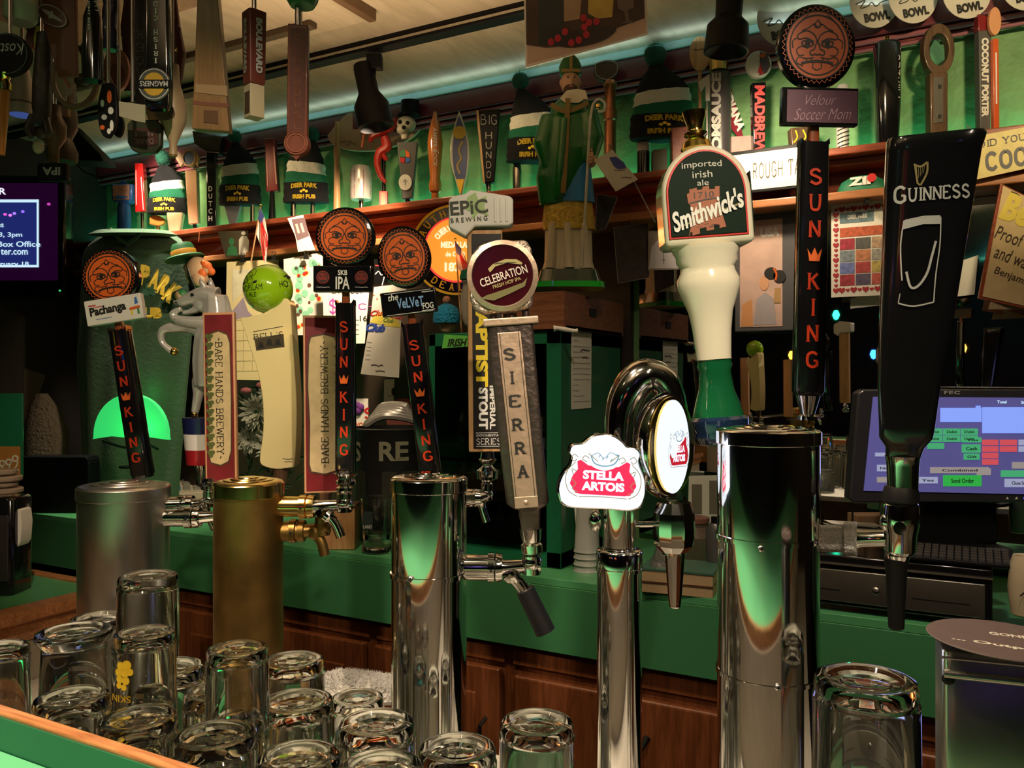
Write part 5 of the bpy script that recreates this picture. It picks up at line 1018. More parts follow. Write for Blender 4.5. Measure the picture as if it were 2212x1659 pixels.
# rough taps sign
rt = T('tape_sign', 'white handwritten sign reading ROUGH TAPS leaning on the ledge', 'sign', 1655, 418, 1.8445, 0)
O(G().box(-96,106,-3,3,4,98), 'board', blackm, rt, bevel=1); cd_ = O(G().box(-92,102,-4,-3,10,90), 'white_card', M('bright_card', (.82,.8,.72), .8), rt, False)
serif('ROUGH TAPS', cd_, 34, 50, 122, 36, M('marker_brown', (.08,.05,.015), .6), -4.3, wt=.55, sf=0, gap=2.2)
# hearts calendar, cap, signs
hc = T('heart_calendar', 'white calendar sheet bordered with red hearts and small pictures', 'calendar', 1855, 640, 1.90, 0)
O(G().box(-56,66,-1,1,0,206), 'sheet', paper, hc, False)
hm = M('heart_red', (.4,.015,.03), .5); H_ = [(0,-5),(5,0),(5,3.4),(2.6,5),(0,3),(-2.6,5),(-5,3.4),(-5,0)]
for i in range(17): k_ = 1.2 if i % 3 == 0 else .75; O(G().prism([(-46+a*k_, 14+i*11+b*k_) for a, b in H_], -2.2, -1.2), 'heart', hm, hc, False)
for i in range(8): k_ = 1.3 if i % 2 == 0 else .8; O(G().prism([(-34+i*12+a*k_, 14+b*k_) for a, b in H_], -2.2, -1.2), 'heart', hm, hc, False); O(G().prism([(-34+i*12+a*k_, 190+b*k_) for a, b in H_], -2.2, -1.2), 'heart', hm, hc, False)
cs = [(.35,.03,.05),(.1,.08,.15),(.5,.1,.08),(.15,.2,.5),(.4,.05,.05),(.45,.35,.1),(.2,.25,.3),(.5,.2,.1),(.3,.3,.28),(.4,.03,.06),(.1,.1,.1),(.45,.3,.2)]
for j in range(4):
    for i in range(3): O(G().box(-38+i*32, -8+i*32, -2, -1.1, 24+j*26, 48+j*26), 'day_picture', M('cal%d' % (j*3+i), cs[j*3+i], .6, var=.8, scale=140), hc, False)
O(G().box(-38,56,-2,-1.1,130,150), 'banner_picture', M('cal_banner', (.5,.1,.04), .6, var=.9, scale=120), hc, False); O(G().box(-38,30,-2,-1.1,160,182), 'title_picture', M('cal_title', (.12,.2,.25), .6, var=.8, scale=100), hc, False); txt('DEER PARK', hc, -2, 172, 40, 9, white, -2.3, bold=.04)
clip(1872, 440, 'silver clip at the top of the heart calendar')
sheet('white_backing', 'white paper edge showing behind the heart calendar, beside the big black handle', 'paper', [(1846,640),(2095,560),(2088,642),(1846,662)], 1.93, paper, yaw=0)
zc_ = T('baseball_cap', 'green cap with white and red lettering lying on the ledge', 'cap', 1862, 416, 1.90, 0); O(G().lathe([(50,0),(50,8),(42,24),(24,34),(0,36)], seg=32, sy=.5), 'crown', M('cap_green', (.01,.16,.08), .6), zc_); txt('ZIP', zc_, 4, 20, 56, 18, white, -26, bold=.06); O(G().oval(22,24,9,9,-28,-27), 'red_badge', red, zc_)
cs_ = T('tin_sign', 'yellowed tin sign starting DID YO above large letters CO, right edge', 'sign', 2150, 386, 1.8445, 0)
O(G().prism([(-50,0),(150,28),(150,110),(-40,96)], -2, 1), 'tin_plate', M('tin_yellow', (.72,.6,.24), .5, var=.2, scale=60), cs_, False)
dk = M('sign_slate_ink', (.1,.1,.12), .5); serif('DID YOU', cs_, 12, 80, 90, 16, dk, -2.3, wt=.9, rot=4); serif('COORS', cs_, 46, 42, 130, 44, dk, -2.3, wt=1.4, rot=4)
bs = T('quote_plaque', 'tilted parchment plaque with hand lettered quote, cut by the right edge', 'sign', 2120, 645, 1.80, A-.2)
O(G().prism([(-8,0),(36,246),(220,140),(220,-60)], -6, 2), 'plaque_board', redwood, bs, bevel=1); O(G().prism([(0,4),(40,240),(218,138),(218,-54)], -8, -6), 'parchment_face', M('plaque_parchment', (.62,.47,.26), .7, var=.2, scale=40), bs, False)
ik = M('ink_brown', (.05,.03,.015), .6); txt('Beer', bs, 92, 176, 110, 60, M('plaque_yellow', (.75,.6,.1), .6), -8.4, rot=-24, bold=.05); txt('Beer', bs, 94, 178, 110, 60, ik, -8.3, rot=-24, bold=-.01)
for i, s_ in enumerate(('Proof that God', 'and wants us to', 'Benjamin Franklin')): txt(s_, bs, 96+i*-2, 112-i*42, 150, 28 if i < 2 else 20, ik, -8.4, rot=-24, bold=.0)
sheet('tan_card', 'plain tan card corner below the quote plaque', 'card', [(2135,668),(2145,636),(2230,670),(2230,668)], 1.82, M('tan_card', (.42,.32,.2), .8))

# point-of-sale terminal
ps_ = T('register_screen', 'touch screen register showing blue panels and coloured buttons, at right', 'register', 2040, 1085, 1.62, A)
O(G().loft([(0,0,0,0,0)],4) if 0 else G().prism([(-208,8),(-200,0),(230,0),(236,8),(230,236),(222,244),(-178,244),(-190,236)], -8, 26), 'bezel', M('bezel_grey', (.03,.03,.035), .3, coat=.3), ps_, bevel=4)
sn = O(G().prism([(-178,26),(210,18),(206,226),(-158,228)], -10, -8), 'screen', M('pos_blue', (.1,.1,.3), .3, em=.35, emc=(.16,.15,.5), var=.25, scale=10), ps_, False)
def pb(x0, x1, z0, z1, col, e, t=None, nm='button'):
    b = O(G().box(x0, x1, -11.5, -10, z0, z1), nm, M('pos_%s' % str(col), tuple(c*.3 for c in col), .4, em=e, emc=col, var=.1), sn, False)
    if t: txt(t, b, (x0+x1)/2, (z0+z1)/2, (x1-x0)*.6, (z1-z0)*.4, print_bk, -11.8)
cB=(.25,.38,1); cG=(.06,.38,.16); cR=(.6,.08,.1); cT=(.5,.44,.42); cW=(.55,.6,.9)
pb(-14,74,174,204,cB,.9,nm='order_panel'); pb(62,72,204,209,cB,.9,nm='order_tab'); pb(76,176,150,206,cB,.9,nm='total_panel'); txt('Total', sn, 118, 217, 20, 6, tvw, -10.3); txt('26.00', sn, 170, 216, 22, 6, tvw, -10.3); txt('FEC', ps_, 12, 237, 34, 7, M('logo_grey', (.35,.35,.36), .4), -8.4, bold=.03, space=1.2)
for j in range(2):
    for i in range(3): pb(-46+i*38,-10+i*38,146-j*15,160-j*15,cG,.9,'Debit')
pb(-42,-6,116,129,cG,.9); pb(34,74,130,141,cG,.9,'Visa'); pb(32,72,108,126,cG,.9,'Cash'); pb(36,70,93,106,cG,.9,'Gift')
for j in range(4): pb(76,110,124-j*14,136-j*14,cR,.9)
for j in range(2): pb(114,150,124-j*14,136-j*14,cR,.9); pb(154,190,124-j*14,136-j*14,cW,.5)
pb(-36,90,64,77,cT,.5,'Combined'); pb(-150,-120,68,82,cW,.6,'No'); pb(-64,-20,42,56,cW,.7,'Yes'); pb(-8,74,36,60,(.03,.4,.06),.9,'Send Order'); pb(116,180,56,70,cG,.9); pb(124,196,34,52,cW,.8,'Close Screen'); pb(64,94,60,74,cT,.5); pb(140,190,74,88,cT,.5); pb(-150,-100,44,56,cT,.6); pb(-154,-112,100,108,cW,.4)
for x in (128, 148): O(G().prism([(x,8),(x+6,8),(x+3,13)], -9, -8), 'menu_button', print_w, ps_, False)
O(G().ball((170,-8,10), 4, 1, 4), 'power_light', emis('power_blue', (.05,.1,1), 1.5), ps_)
O(G().prism([(-30,0),(110,0),(130,-90),(60,-100),(-20,-96),(-60,-90)], 20, 50).box(-80,130,-30,60,-104,-94), 'stand', blackm, ps_, bevel=4)
light('AREA', W(2060, 960, 1.58), .12, (.4,.4,1), .2, W(2060, 1000, .6), sy=.12)
kb = T('bar_keyboard', 'dusty black keyboard tray in front of the register screen', 'keyboard', 2075, 1218, 1.54, 0)
O(G().add([(-150,-10,0),(100,-10,0),(100,90,0),(-150,90,0),(-150,-10,8),(100,-10,8),(100,90,26),(-150,90,26)], [(0,3,2,1),(4,5,6,7),(0,1,5,4),(1,2,6,5),(2,3,7,6),(3,0,4,7)]), 'keyboard_case', blackm, kb, bevel=2)
g = G(); kd = M('dusty_key', (.05,.045,.04), .7); KM = None
for j in range(5):
    for i in range(16):
        y = -2+j*16; z = 9+y*.18; k0 = O(G().box(-6,6,-6,6,0,6), 'key', kd, kb, bevel=1) if KM is None else bpy.data.objects.new('key', KM.data)
        if KM: COL.objects.link(k0); k0.parent = kb
        KM = KM or k0; k0.location = (-140+i*15, y+3, z)
# cash drawer
dr = T('metal_till', 'black cash drawer with a brushed steel front under the keyboard', 'cash drawer', 1960, 1330, 1.535, 0)
dl_ = rel(dr, [(1770,1320),(2180,1372)])
O(G().box(-210,160,0,140,4,116), 'drawer_case', black, dr, bevel=4); fp_ = O(G().box(-196,146,-4,0,14,84), 'steel_front', steel, dr, bevel=1)
O(G().box(-180,-136,-5,-3.5,38,41), 'bill_slot', rubber, fp_); O(G().box(10,120,-5,-3.5,38,41), 'bill_slot', rubber, fp_); O(G().ball((-62,-4,46), 9, 4, 9), 'lock', steel, fp_)
O(G().box(-210,160,-6,0,96,100), 'trim_line', steel, dr)
# receipts on spike
rp = T('receipt_spike', 'pile of white slips on a black bill spike beside the register', 'receipts', 1842, 1152, 1.62)
O(G().tube([(0,0,0),(-2,0,138)], 2.2, 8), 'spike', rubber, rp)
for i in range(5): O(G().prism([(-60+i*3,0),(50-i*4,0),(52,1),(-58,1)], -40+i*3, 30-i*4).warp(lambda x,y,z,i=i: (x, y, z+i*5+abs(x)*.1*sin(i+x*.04))), 'paper_slip', paper, rp)
O(G().lathe([(30,-10),(30,-4),(0,-3)], seg=20), 'spike_base', rubber, rp)
bx = T('parcel_box', 'small brown cardboard box left of the register screen', 'box', 1900, 1180, 1.72); O(G().box(-50,36,0,50,-60,66), 'carton', M('cardboard', (.3,.18,.1), .8), bx, bevel=2); O(G().box(-96,-52,6,40,0,40), 'white_carton', paper, bx, bevel=2)
mk = T('cream_mug', 'cream mug with a dark twig design, cut by the right edge', 'mug', 2215, 1330, 1.54); O(G().lathe([(22,0),(28,4),(34,60),(30,110),(24,130),(20,128),(0,20)], seg=32), 'mug_body', M('mug_cream', (.5,.42,.28), .4, var=.2), mk); O(G().stroke([(-30,50),(-20,58),(-14,70)], 3, -30).stroke([(-22,58),(-10,56)], 2, -30), 'twig_print', print_bk, mk, False)

# hanging photographs right of the statue
for nm, lab, pts, m_, Y in (('dark_snapshot','dark group photograph hanging beside the bishop statue',[(1325,492),(1400,482),(1402,600),(1335,612)],M('photo_murk', (.06,.04,.04), .3, var=.7, scale=60),1.88),('tilted_snapshot','black photograph hung cornerwise behind the statue staff',[(1290,420),(1334,426),(1308,494),(1286,500)],M('photo_black', (.02,.014,.014), .3, var=.6, scale=60),1.80)):
    a = sheet(nm, lab, 'photograph', pts, Y, m_); q = rel(a, pts); cord(a, max(z for x, z in q)-2); O(G().stroke(q, 1.6, -.8, .4, closed=True), 'pale_border', M('border_grey', (.35,.33,.3), .5), a, False)
wp_ = sheet('saint_photo', 'bright photograph of a figure in white robe with a cross, left of the ivory handle', 'photograph', [(1400,500),(1466,494),(1468,582),(1400,584)], 1.90, M('photo_beige', (.3,.25,.2), .5))
O(G().prism([(-32,4),(-26,50),(-12,66),(10,66),(26,50),(32,4)], -1.3, -.7), 'white_robe', M('photo_robe', (.62,.6,.66), .5), wp_, False); O(G().oval(0,76,8,8,-1.5,-.8,14), 'photo_head', M('photo_skin', (.4,.25,.18), .5), wp_, False); O(G().stroke([(0,50),(0,14)], 1, -1.6).stroke([(-3,22),(3,22)], 1, -1.6), 'cross_necklace', print_bk, wp_, False)
cf_ = T('cloth_flag', 'small white cloth printed with a blue state outline on a wire stick', 'flag', 1416, 480, 1.74)
q = rel(cf_, [(1283,346),(1322,324),(1378,388),(1330,414)]); O(G().prism(q, -2, 0), 'cloth', M('cloth_white', (.6,.57,.5), .9), cf_, False); q = rel(cf_, [(1316,341),(1330,339),(1348,352),(1352,364),(1336,366),(1326,360)]); O(G().prism(q, -3, -2), 'state_print', M('state_blue', (.05,.07,.35), .6), cf_, False)
for i in range(3): scribble(cf_, -90+i*14, 112-i*16, 24, print_bk, -2.4, 2, wt=1)
O(G().tube([(0,2,0),(-50,2,96),(-100,2,168)], 1.4, 8), 'wire_stick', steel, cf_)

# ================= handles and caps on the high shelf =================
YS = 1.925
def yb_(px): return HY-(SH+.0006-CAMZ)/sc(px, YS)
def TS(name, label, cat, px, group=None, yaw=A, Y=None): return T(name, label, cat, px, yb_(px), YS, yaw, group=group)
def slab(o, pts, y0, y1, name, mat, bevel=0, par=None): return O(G().prism(rel(o, pts), y0, y1), name, mat, par or o, True, bevel)
def turn(o, prof, name, mat, cx=None, seg=24, sy=1, par=None, y=0):  # prof: (radius, photo row)
    x = (cx-o['px']) if cx is not None else 0
    pr = [(r, o['py']-b) for r, b in prof]; pr = pr if pr[0][1] < pr[-1][1] else pr[::-1]
    pr = [(0, pr[0][1])]+pr+[(0, pr[-1][1])]
    return O(G().lathe(pr, (x, y, 0), seg, 1, sy), name, mat, par or o)
def foot(o, cx, y0, r=5, mat=chrome):
    x = cx-o['px']; z = o['py']-y0
    return O(G().lathe([(r*1.6,0),(r*1.6,3),(r,6),(r*.8,z*.5),(r*1.1,z),(0,z)], (x,0,0), 16), 'ferrule', mat, o)
def HP(o): return o['py']

b = TS('blue_tap_handle', 'blue lantern-shaped tap handle with a red and white picture, leftmost on the shelf', 'tap handle', 268)
turn(b, [(14,yb_(268)),(14,450),(10,436),(15,432),(22,428)], 'blue_neck', blue); slab(b, [(245,400),(292,400),(291,434),(282,440),(256,440),(246,434)], -12, 12, 'blue_head', blue, 3); slab(b, [(258,400),(268,390),(280,400)], -8, 8, 'blue_finial', blue, 1)
slab(b, [(250,403),(286,402),(285,434),(251,434)], -14, -11, 'picture_panel', M('lantern_pic', (.6,.3,.22), .4, var=.5, scale=90), par=b)
b = TS('red_tap_handle', 'slim square bright red tap handle, second on the shelf', 'tap handle', 306)
slab(b, [(295,355),(312,355),(318,458),(296,460)], -9, 9, 'red_body', M('bright_red_gloss', (.65,.015,.015), .2, coat=.6), 1); foot(b, 308, 460, 4); g = G(); g.stroke(rel(b, [(309,385),(314,455)]), 1.5, -9.5).stroke(rel(b, [(298,370),(299,445)]), 1.2, -9.5); O(g, 'white_script', white, b, False)['kind'] = 'stuff'
def beanie(cx, x0, x1, yt, ybm, pomx, pomy, label, tiltx=0, em='gold', Y=None, pr=24):
    """striped bobble hat standing over a tap handle: black crown, white band, green band, black cuff"""
    o = TS('bobble_hat', label, 'knit hat', cx, group='striped bobble hats on the shelf')
    o['py'] = yb_(cx); hb = o['py']-ybm; ht = o['py']-yt; H = ht-hb; X0 = x0-cx; X1 = x1-cx; w = (X1-X0)/2; mx = (X0+X1)/2
    top = pomx-cx
    def sec(t): # outline half width and centre over height
        k = [(0,1,0),(.26,.97,0),(.42,.93,0),(.60,.86,.05),(.72,.72,.2),(.84,.5,.5),(.95,.24,.85),(1,.1,1)]
        for (a,wa,ca),(b_,wb_,cb_) in zip(k, k[1:]):
            if t <= b_: u = (t-a)/(b_-a); return w*(wa+(wb_-wa)*u), mx+(top-mx)*(ca+(cb_-ca)*u)
        return w*.1, top
    def band(t0, t1, nm, m_, bulge=0):
        n = 8; secs = []
        for i in range(n+1):
            t = t0+(t1-t0)*i/n; hw, cx_ = sec(t); sk = tiltx*(t > .26); secs.append((cx_, 0, hb+H*t, hw+bulge, (hw+bulge)*.38))
        gg = G().loft(secs, 36, 2.3)
        sl = tiltx*.6; gg.warp(lambda x,y,z: (x+1.2*sin(z*.35+x*.1), y+1.5*sin(x*.22+z*.1), z+(sl*(x-mx)/w*8 if z > hb+H*.3 else 0)))
        return O(gg, nm, m_, o)
    band(0, .30, 'cuff', kn_b, 2.2); band(.28, .45, 'green_band', kn_g); band(.45, .62, 'white_band', kn_w); band(.62, 1, 'crown', kn_b)
    pg = G(); random.seed(int(cx))
    for i in range(260):
        d = Vector((random.gauss(0,1), random.gauss(0,1), random.gauss(0,1))).normalized(); q = d.orthogonal().normalized()*2.2; c_ = Vector((top,0,ht+pr*.5)); pg.add([c_+q, c_-q, c_+d*pr*random.uniform(.75,1)], [(0,1,2)])
    pg.ball((top,0,ht+pr*.5), pr*.7); O(pg, 'pompom', M('pompom_green', (.012,.09,.06), .95, var=.8, scale=200), o, False)['kind'] = 'stuff'
    wv = lambda x,y,z: (x, -(w+2.2)*.38*(max(0,1-((x-mx)/(w+3))**2))**.5-1.2, z)
    wv2 = lambda x,y,z: wv(x,y,z+4-((x-mx)/w)**2*6)
    txt('DEER PARK', o, mx, hb+H*.22, w*1.2, H*.075, yellow, 0, bold=.06, warp=wv2); txt('IRISH PUB', o, mx, hb+H*.07, w*1.05, H*.07, yellow, 0, bold=.06, warp=wv)
    sg_ = G(); 
    for a in (-1,0,1): sg_.oval(mx+a*w*.12, hb+H*(.15 if a else .17), w*.07, H*.02, 0, .4, 8)
    O(sg_.warp(wv), 'clover_print', yellow, o, False)['kind'] = 'stuff'
    return o
beanie(362, 320, 402, 352, 462, 352, 336, 'striped bobble hat nearest the left end of the shelf, brightly lit', 1, pr=22)
b = TS('pint_tap_handle', 'glowing white and orange tapered pint-shaped handle under the first bobble hat', 'tap handle', 378); slab(b, [(362,460),(398,460),(390,yb_(378)),(368,yb_(378))], -8, 8, 'pint_shape', M('warm_white_gloss', (.8,.62,.42), .3, coat=.4), 3)
b = TS('round_orange_tap_handle', 'small orange and white rounded tap handle under the first bobble hat', 'tap handle', 341); slab(b, catmull([(325,486),(327,468),(342,466),(356,474),(357,484),(345,490)],3), -7, 7, 'orange_head', M('warm_orange_gloss', (.8,.3,.06), .3, coat=.4), 2); foot(b, 342, 488, 4, brass)
b = TS('peach_tap_handle', 'peach wooden tap handle topped by a ring around a blue oval, on the shelf', 'tap handle', 416)
slab(b, [(402,370),(428,368),(431,484),(410,486)], -8, 8, 'peach_body', M('peach_wood', (.6,.34,.2), .35, coat=.3), 2); O(G().ring(-6, b['py']-342, 15, 19, -6, 6, 32, .8), 'ring', tanw, b); O(G().oval(-6, b['py']-342, 11.5, 15, -3, 3, 28), 'blue_oval', M('steel_blue_print', (.12,.18,.35), .4), b)
slab(b, [(382,345),(372,322),(392,330),(400,350),(392,362)], -4, 3, 'bronze_wing', tanw, 1, b); slab(b, [(420,322),(432,340),(428,362),(420,350)], -4, 3, 'bronze_wing', tanw, 1, b); foot(b, 421, 486, 4, blackm)
b = TS('black_square_tap_handle', 'black square-headed tap handle with silver vertical letters, left of the second bobble hat', 'tap handle', 458)
slab(b, [(420,286),(485,298),(478,334),(450,332),(424,312)], -14, 14, 'black_head', black, 2); slab(b, [(448,330),(468,330),(470,492),(450,492)], -9, 9, 'black_body', black, 2); stack('DUTCH', b, 0, b['py']-410, 16, 8, 11, M('grey_ink', (.4,.4,.38), .6), -9.5, ser=False)
beanie(520, 475, 562, 305, 443, 507, 300, 'dim bobble hat between the black square handle and the maroon handle', 1, pr=20)
b = TS('grey_tap_handle', 'grey wedge tap handle beneath the dim second bobble hat', 'tap handle', 504); slab(b, [(486,444),(522,444),(508,yb_(504)),(500,yb_(504))], -7, 7, 'grey_wedge', M('slate_plastic', (.16,.17,.18), .4), 1)
b = TS('chrome_stem_handle', 'plain chrome tap stem below the right edge of the second bobble hat', 'tap handle', 546); turn(b, [(6,yb_(546)),(5,443)], 'chrome_stem', chrome)
b = TS('maroon_tap_handle', 'maroon square tap handle on a black stem between the second and third bobble hats', 'tap handle', 588)
slab(b, [(574,302),(596,300),(604,414),(577,416)], -9, 9, 'maroon_body', M('maroon_gloss', (.2,.015,.02), .25, coat=.5), 2); turn(b, [(9,yb_(588)),(6,440),(5,416)], 'black_stem', black); O(G().stroke(rel(b, [(594,320),(600,400)]), 3, -10).stroke(rel(b, [(580,350),(581,405)]), 2, -10), 'script', M('maroon_ink', (.5,.2,.18), .5), b, False)['kind'] = 'stuff'
beanie(660, 614, 708, 300, 438, 676, 290, 'well lit bobble hat half hidden by the hanging dark red paddle', -1, pr=20)
b = TS('twin_stem_handle', 'pair of chrome tap stems below the third bobble hat', 'tap handle', 654); turn(b, [(7,yb_(654)),(6,440)], 'chrome_stem', chrome, 634); turn(b, [(7,yb_(654)),(5,440)], 'chrome_stem', chrome, 676); O(G().box(-22,24,-5,5,0,5), 'stem_base', chrome, b)
b = TS('wooden_bat_handle', 'slim pale wooden bat-shaped tap handle left of the plaid can', 'tap handle', 728); turn(b, [(8,yb_(728)),(7,400),(6,345),(8,330),(5,300),(4,262)], 'bat', tanw)
b = TS('plaid_can_handle', 'red and white plaid can shaped tap handle', 'tap handle', 780)
can = turn(b, [(21,432),(23,428),(23,372),(20,364),(19,360)], 'can', M('can_white', (.65,.6,.58), .3, .3)); cw = lambda x,y,z: (x, -sqrt(max(23.3**2-x*x, .1)), z); cz = b['py']
O(G().box(-21,22,-1,0,cz-396,cz-374).warp(cw), 'red_field', red, can, False); O(G().box(2,22,-1,0,cz-424,cz-402).warp(cw), 'red_field', M('can_maroon', (.3,.02,.03), .3), can, False); O(G().box(-21,22,-1.5,-.5,cz-412,cz-408).box(-21,22,-1.5,-.5,cz-391,cz-388).box(-12,-9,-1.5,-.5,cz-428,cz-372).box(8,10,-1.5,-.5,cz-428,cz-372).warp(lambda x,y,z:(x, -sqrt(max(23.6**2-x*x, .1)), z)), 'plaid_lines', M('can_pink', (.6,.4,.4), .4), can, False)
txt('NA', can, -6, cz-398, 22, 16, white, 0, bold=.04, warp=lambda x,y,z:(x, -sqrt(max(24.2**2-x*x, .1)), z)); foot(b, 781, 434, 6)
# surfboard plaque on the wall
sb = T('signed_surfboard', 'signed tan wooden surfboard fixed to the green wall above the plaid can', 'surfboard', 805, 275, 1.97, A-.35)
O(G().prism(catmull([(-112,-8),(-60,36),(10,52),(80,60),(112,44),(120,4),(106,-26),(60,-46),(0,-52),(-60,-44),(-100,-26),(-112,-8)],4)[:-1], -4, 4), 'board', M('surf_tan', (.5,.31,.19), .45, coat=.3), sb, bevel=1.5)
for i in range(9): scribble(sb, random.uniform(-80,0), random.uniform(-34,22), 26, M('pen_ink', (.12,.07,.05), .6), -4.2, 7, wt=1.2)
b = TS('lobster_tap_handle', 'red lobster figure coiled on a black tap stem in front of the surfboard', 'tap handle', 830)
def rt_(o, P, r, nm, m_, y=-14, vox=None):
    q = rel(o, catmull(P, 4)); n = len(q); rr = r if isinstance(r, list) else [r]*len(P); R2 = [rr[min(i//4, len(rr)-1)]+(rr[min(i//4+1, len(rr)-1)]-rr[min(i//4, len(rr)-1)])*(i%4)/4 for i in range(n)]
    return O(G().tube([(a,y,c) for a, c in q], R2, 10), nm, m_, o)
lr = M('lobster_red', (.42,.02,.015), .35, coat=.3)
rt_(b, [(858,262),(846,282),(826,290),(806,300),(802,312)], [7,8,9,7,3], 'claw_arm', lr); rt_(b, [(806,268),(792,278),(788,298),(784,322)], [3,5,4,2], 'antenna_claw', M('lobster_orange', (.6,.14,.04), .4)); rt_(b, [(832,300),(838,322),(822,335),(818,360),(826,385),(836,398)], [9,12,10,7,6,3], 'tail', lr)
rt_(b, [(838,322),(826,330),(838,350)], [6,8,4], 'tail_fan', lr); turn(b, [(5,415),(4,370),(6,330)], 'black_stem', black, 829); slab(b, [(820,414),(838,414),(838,yb_(830)),(820,yb_(830))], -7, 7, 'red_base', red, 1); slab(b, [(825,418),(833,418),(833,yb_(830)-2),(825,yb_(830)-2)], -9, -7, 'orange_label', orange)
b = TS('skull_tap_handle', 'grey tapered tap handle topped by a skull in a black top hat', 'tap handle', 880)
slab(b, [(859,310),(903,308),(892,430),(870,432)], -11, 11, 'grey_body', M('charcoal_resin', (.09,.085,.085), .45), 2); sk = O(G().ball((-2,0,b['py']-268), 21, 18, 17).ball((-10,-4,b['py']-282), 13, 12, 10).loft([(-6,0,b['py']-302,7,6),(-6,0,b['py']-286,9,8)], 12, 2), 'skull', M('bone_resin', (.55,.5,.4), .5), b); remesh(sk, 1.6)
for x, y_ in ((-14,268),(2,270),(-6,280)): O(G().ball((x, -15.5, b['py']-y_), 4.5, 4, 4.5), 'eye_socket', rubber, sk)
O(G().loft([(4,0,b['py']-250,26,20),(4,0,b['py']-247,26,20),(4,0,b['py']-246,19,15),(6,0,b['py']-218,20,16)], 24, 2), 'top_hat', blackm, b)
for pts, c_ in (([(866,342),(866,330),(876,326),(878,342)],green),([(878,342),(877,326),(886,334),(887,344)],orange),([(866,344),(866,352),(875,356),(876,344)],red),([(878,344),(878,355),(887,352),(887,345)],blue)): slab(b, pts, -12.5, -11, 'colour_patch', c_)
dsc_ = O(G().oval(-3, b['py']-397, 14, 17, -14, -10, 28), 'white_disc', white, b); O(G().stroke([(-3,b['py']-403),(-3,b['py']-391)],2,-14.5).stroke([(-7,b['py']-396),(-3,b['py']-390),(1,b['py']-396)],2,-14.5), 'arrow_mark', M('grey_ink', (.4,.4,.38), .6), dsc_, False); foot(b, 881, 432, 5, blackm)
b = TS('amber_tap_handle', 'turned orange wooden tap handle with white vertical script', 'tap handle', 940)
turn(b, [(8,yb_(940)),(8,418),(13,414),(14,400),(11,385),(14,350),(17,310),(14,285),(9,262),(6,255),(4,242)], 'turned_body', M('amber_wood', (.55,.16,.03), .18, coat=.9)); txt('AMBER BOCK', b, 1, b['py']-322, 84, 9, white, 0, rot=-90, shear=.2, warp=lambda x,y,z:(x,-17,z))
b = TS('blue_surf_handle', 'blue surfboard-shaped tap handle with a yellow round crest', 'tap handle', 993)
O(G().prism(rel(b, catmull([(992,240),(1004,272),(1013,310),(1014,350),(1007,390),(996,424),(984,390),(974,350),(974,310),(982,272),(992,240)],4)[:-1]), -6, 6), 'surf_rim', M('cream_rim', (.6,.58,.5), .3, coat=.5), b, bevel=2); O(G().prism(rel(b, catmull([(992,252),(1002,280),(1009,315),(1009,350),(1003,388),(986,388),(979,350),(979,315),(984,280),(992,252)],4)[:-1]), -8, -6), 'blue_face', M('surf_blue', (.03,.07,.25), .3, coat=.4), b)
O(G().oval(0, b['py']-289, 14, 14, -10, -8, 24), 'yellow_crest', M('crest_yellow', (.6,.42,.05), .5), b); slab(b, [(986,389),(1003,389),(996,420),(993,420)], -9.5, -8, 'yellow_tip', M('tip_yellow', (.85,.5,.02), .4)); O(G().stroke(rel(b, catmull([(1000,308),(992,325),(996,345),(988,360),(994,378)],4)), 4, -8.6), 'gold_script', M('dull_gold2', (.4,.28,.08), .4), b, False)
b = TS('hundo_tap_handle', 'black tapered tap handle with tall thin hand lettering BIG HUNDO', 'tap handle', 1056)
slab(b, [(1030,242),(1080,238),(1068,396),(1046,398)], -11, 11, 'black_body', blackm, 2); slab(b, [(1029,242),(1034,242),(1048,398),(1044,398)], -12, 10, 'wood_edge', tanw); tc = M('chalk_ink', (.4,.38,.36), .7)
serif('BIG', b, 0, b['py']-262, 34, 22, tc, -11.5, sf=0, wt=.45); 
for i, ch in enumerate('HUNDO'): serif(ch, b, 0, b['py']-296-i*21, 14-i*1.2, 15, tc, -11.5, sf=0, wt=.6, name='letter')
foot(b, 1056, 398, 7)
beanie(1148, 1096, 1204, 188, 350, 1124, 165, 'dark bobble hat behind the bishop statue', 1.4, pr=26)
b = TS('bent_chrome_handle', 'smooth dark chrome tap stem under the bobble hat by the bishop statue', 'tap handle', 1117); turn(b, [(9,yb_(1117)),(10,370),(8,352)], 'dark_stem', M('dark_chrome', (.55,.52,.5), .09, 1, .04))
b = TS('copper_tap_handle', 'copper pipe tap handle with a hexagonal badge, right of the bishop statue', 'tap handle', 1318)
slab(b, catmull([(1284,140),(1308,132),(1334,138),(1332,164),(1308,178),(1284,166),(1284,140)],3)[:-1], -8, 8, 'hex_badge', M('badge_brown', (.09,.05,.035), .4), 2); O(G().stroke(rel(b, catmull([(1286,142),(1308,135),(1331,141),(1329,163),(1308,175),(1287,164),(1286,142)],3)), 2, -9), 'badge_border', M('border_grey', (.35,.33,.3), .5), b, False)
turn(b, [(13,yb_(1318)),(13,262),(15,260),(15,240),(12,238),(12,190),(16,184),(14,176)], 'copper_pipe', M('copper', (.5,.2,.1), .3, .8), 1318)
beanie(1434, 1362, 1500, 135, 302, 1415, 92, 'largest bobble hat, dark crowned, left of the tall bottle-shaped handle', 1.6, pr=34)
b = TS('banded_tap_handle', 'black tap stem with white and gold bands below the largest bobble hat', 'tap handle', 1390); turn(b, [(14,yb_(1390)),(14,328)], 'black_stem', black); turn(b, [(14.5,328),(14.5,310)], 'white_band', white); turn(b, [(14.5,310),(14.5,300)], 'gold_band', gold)
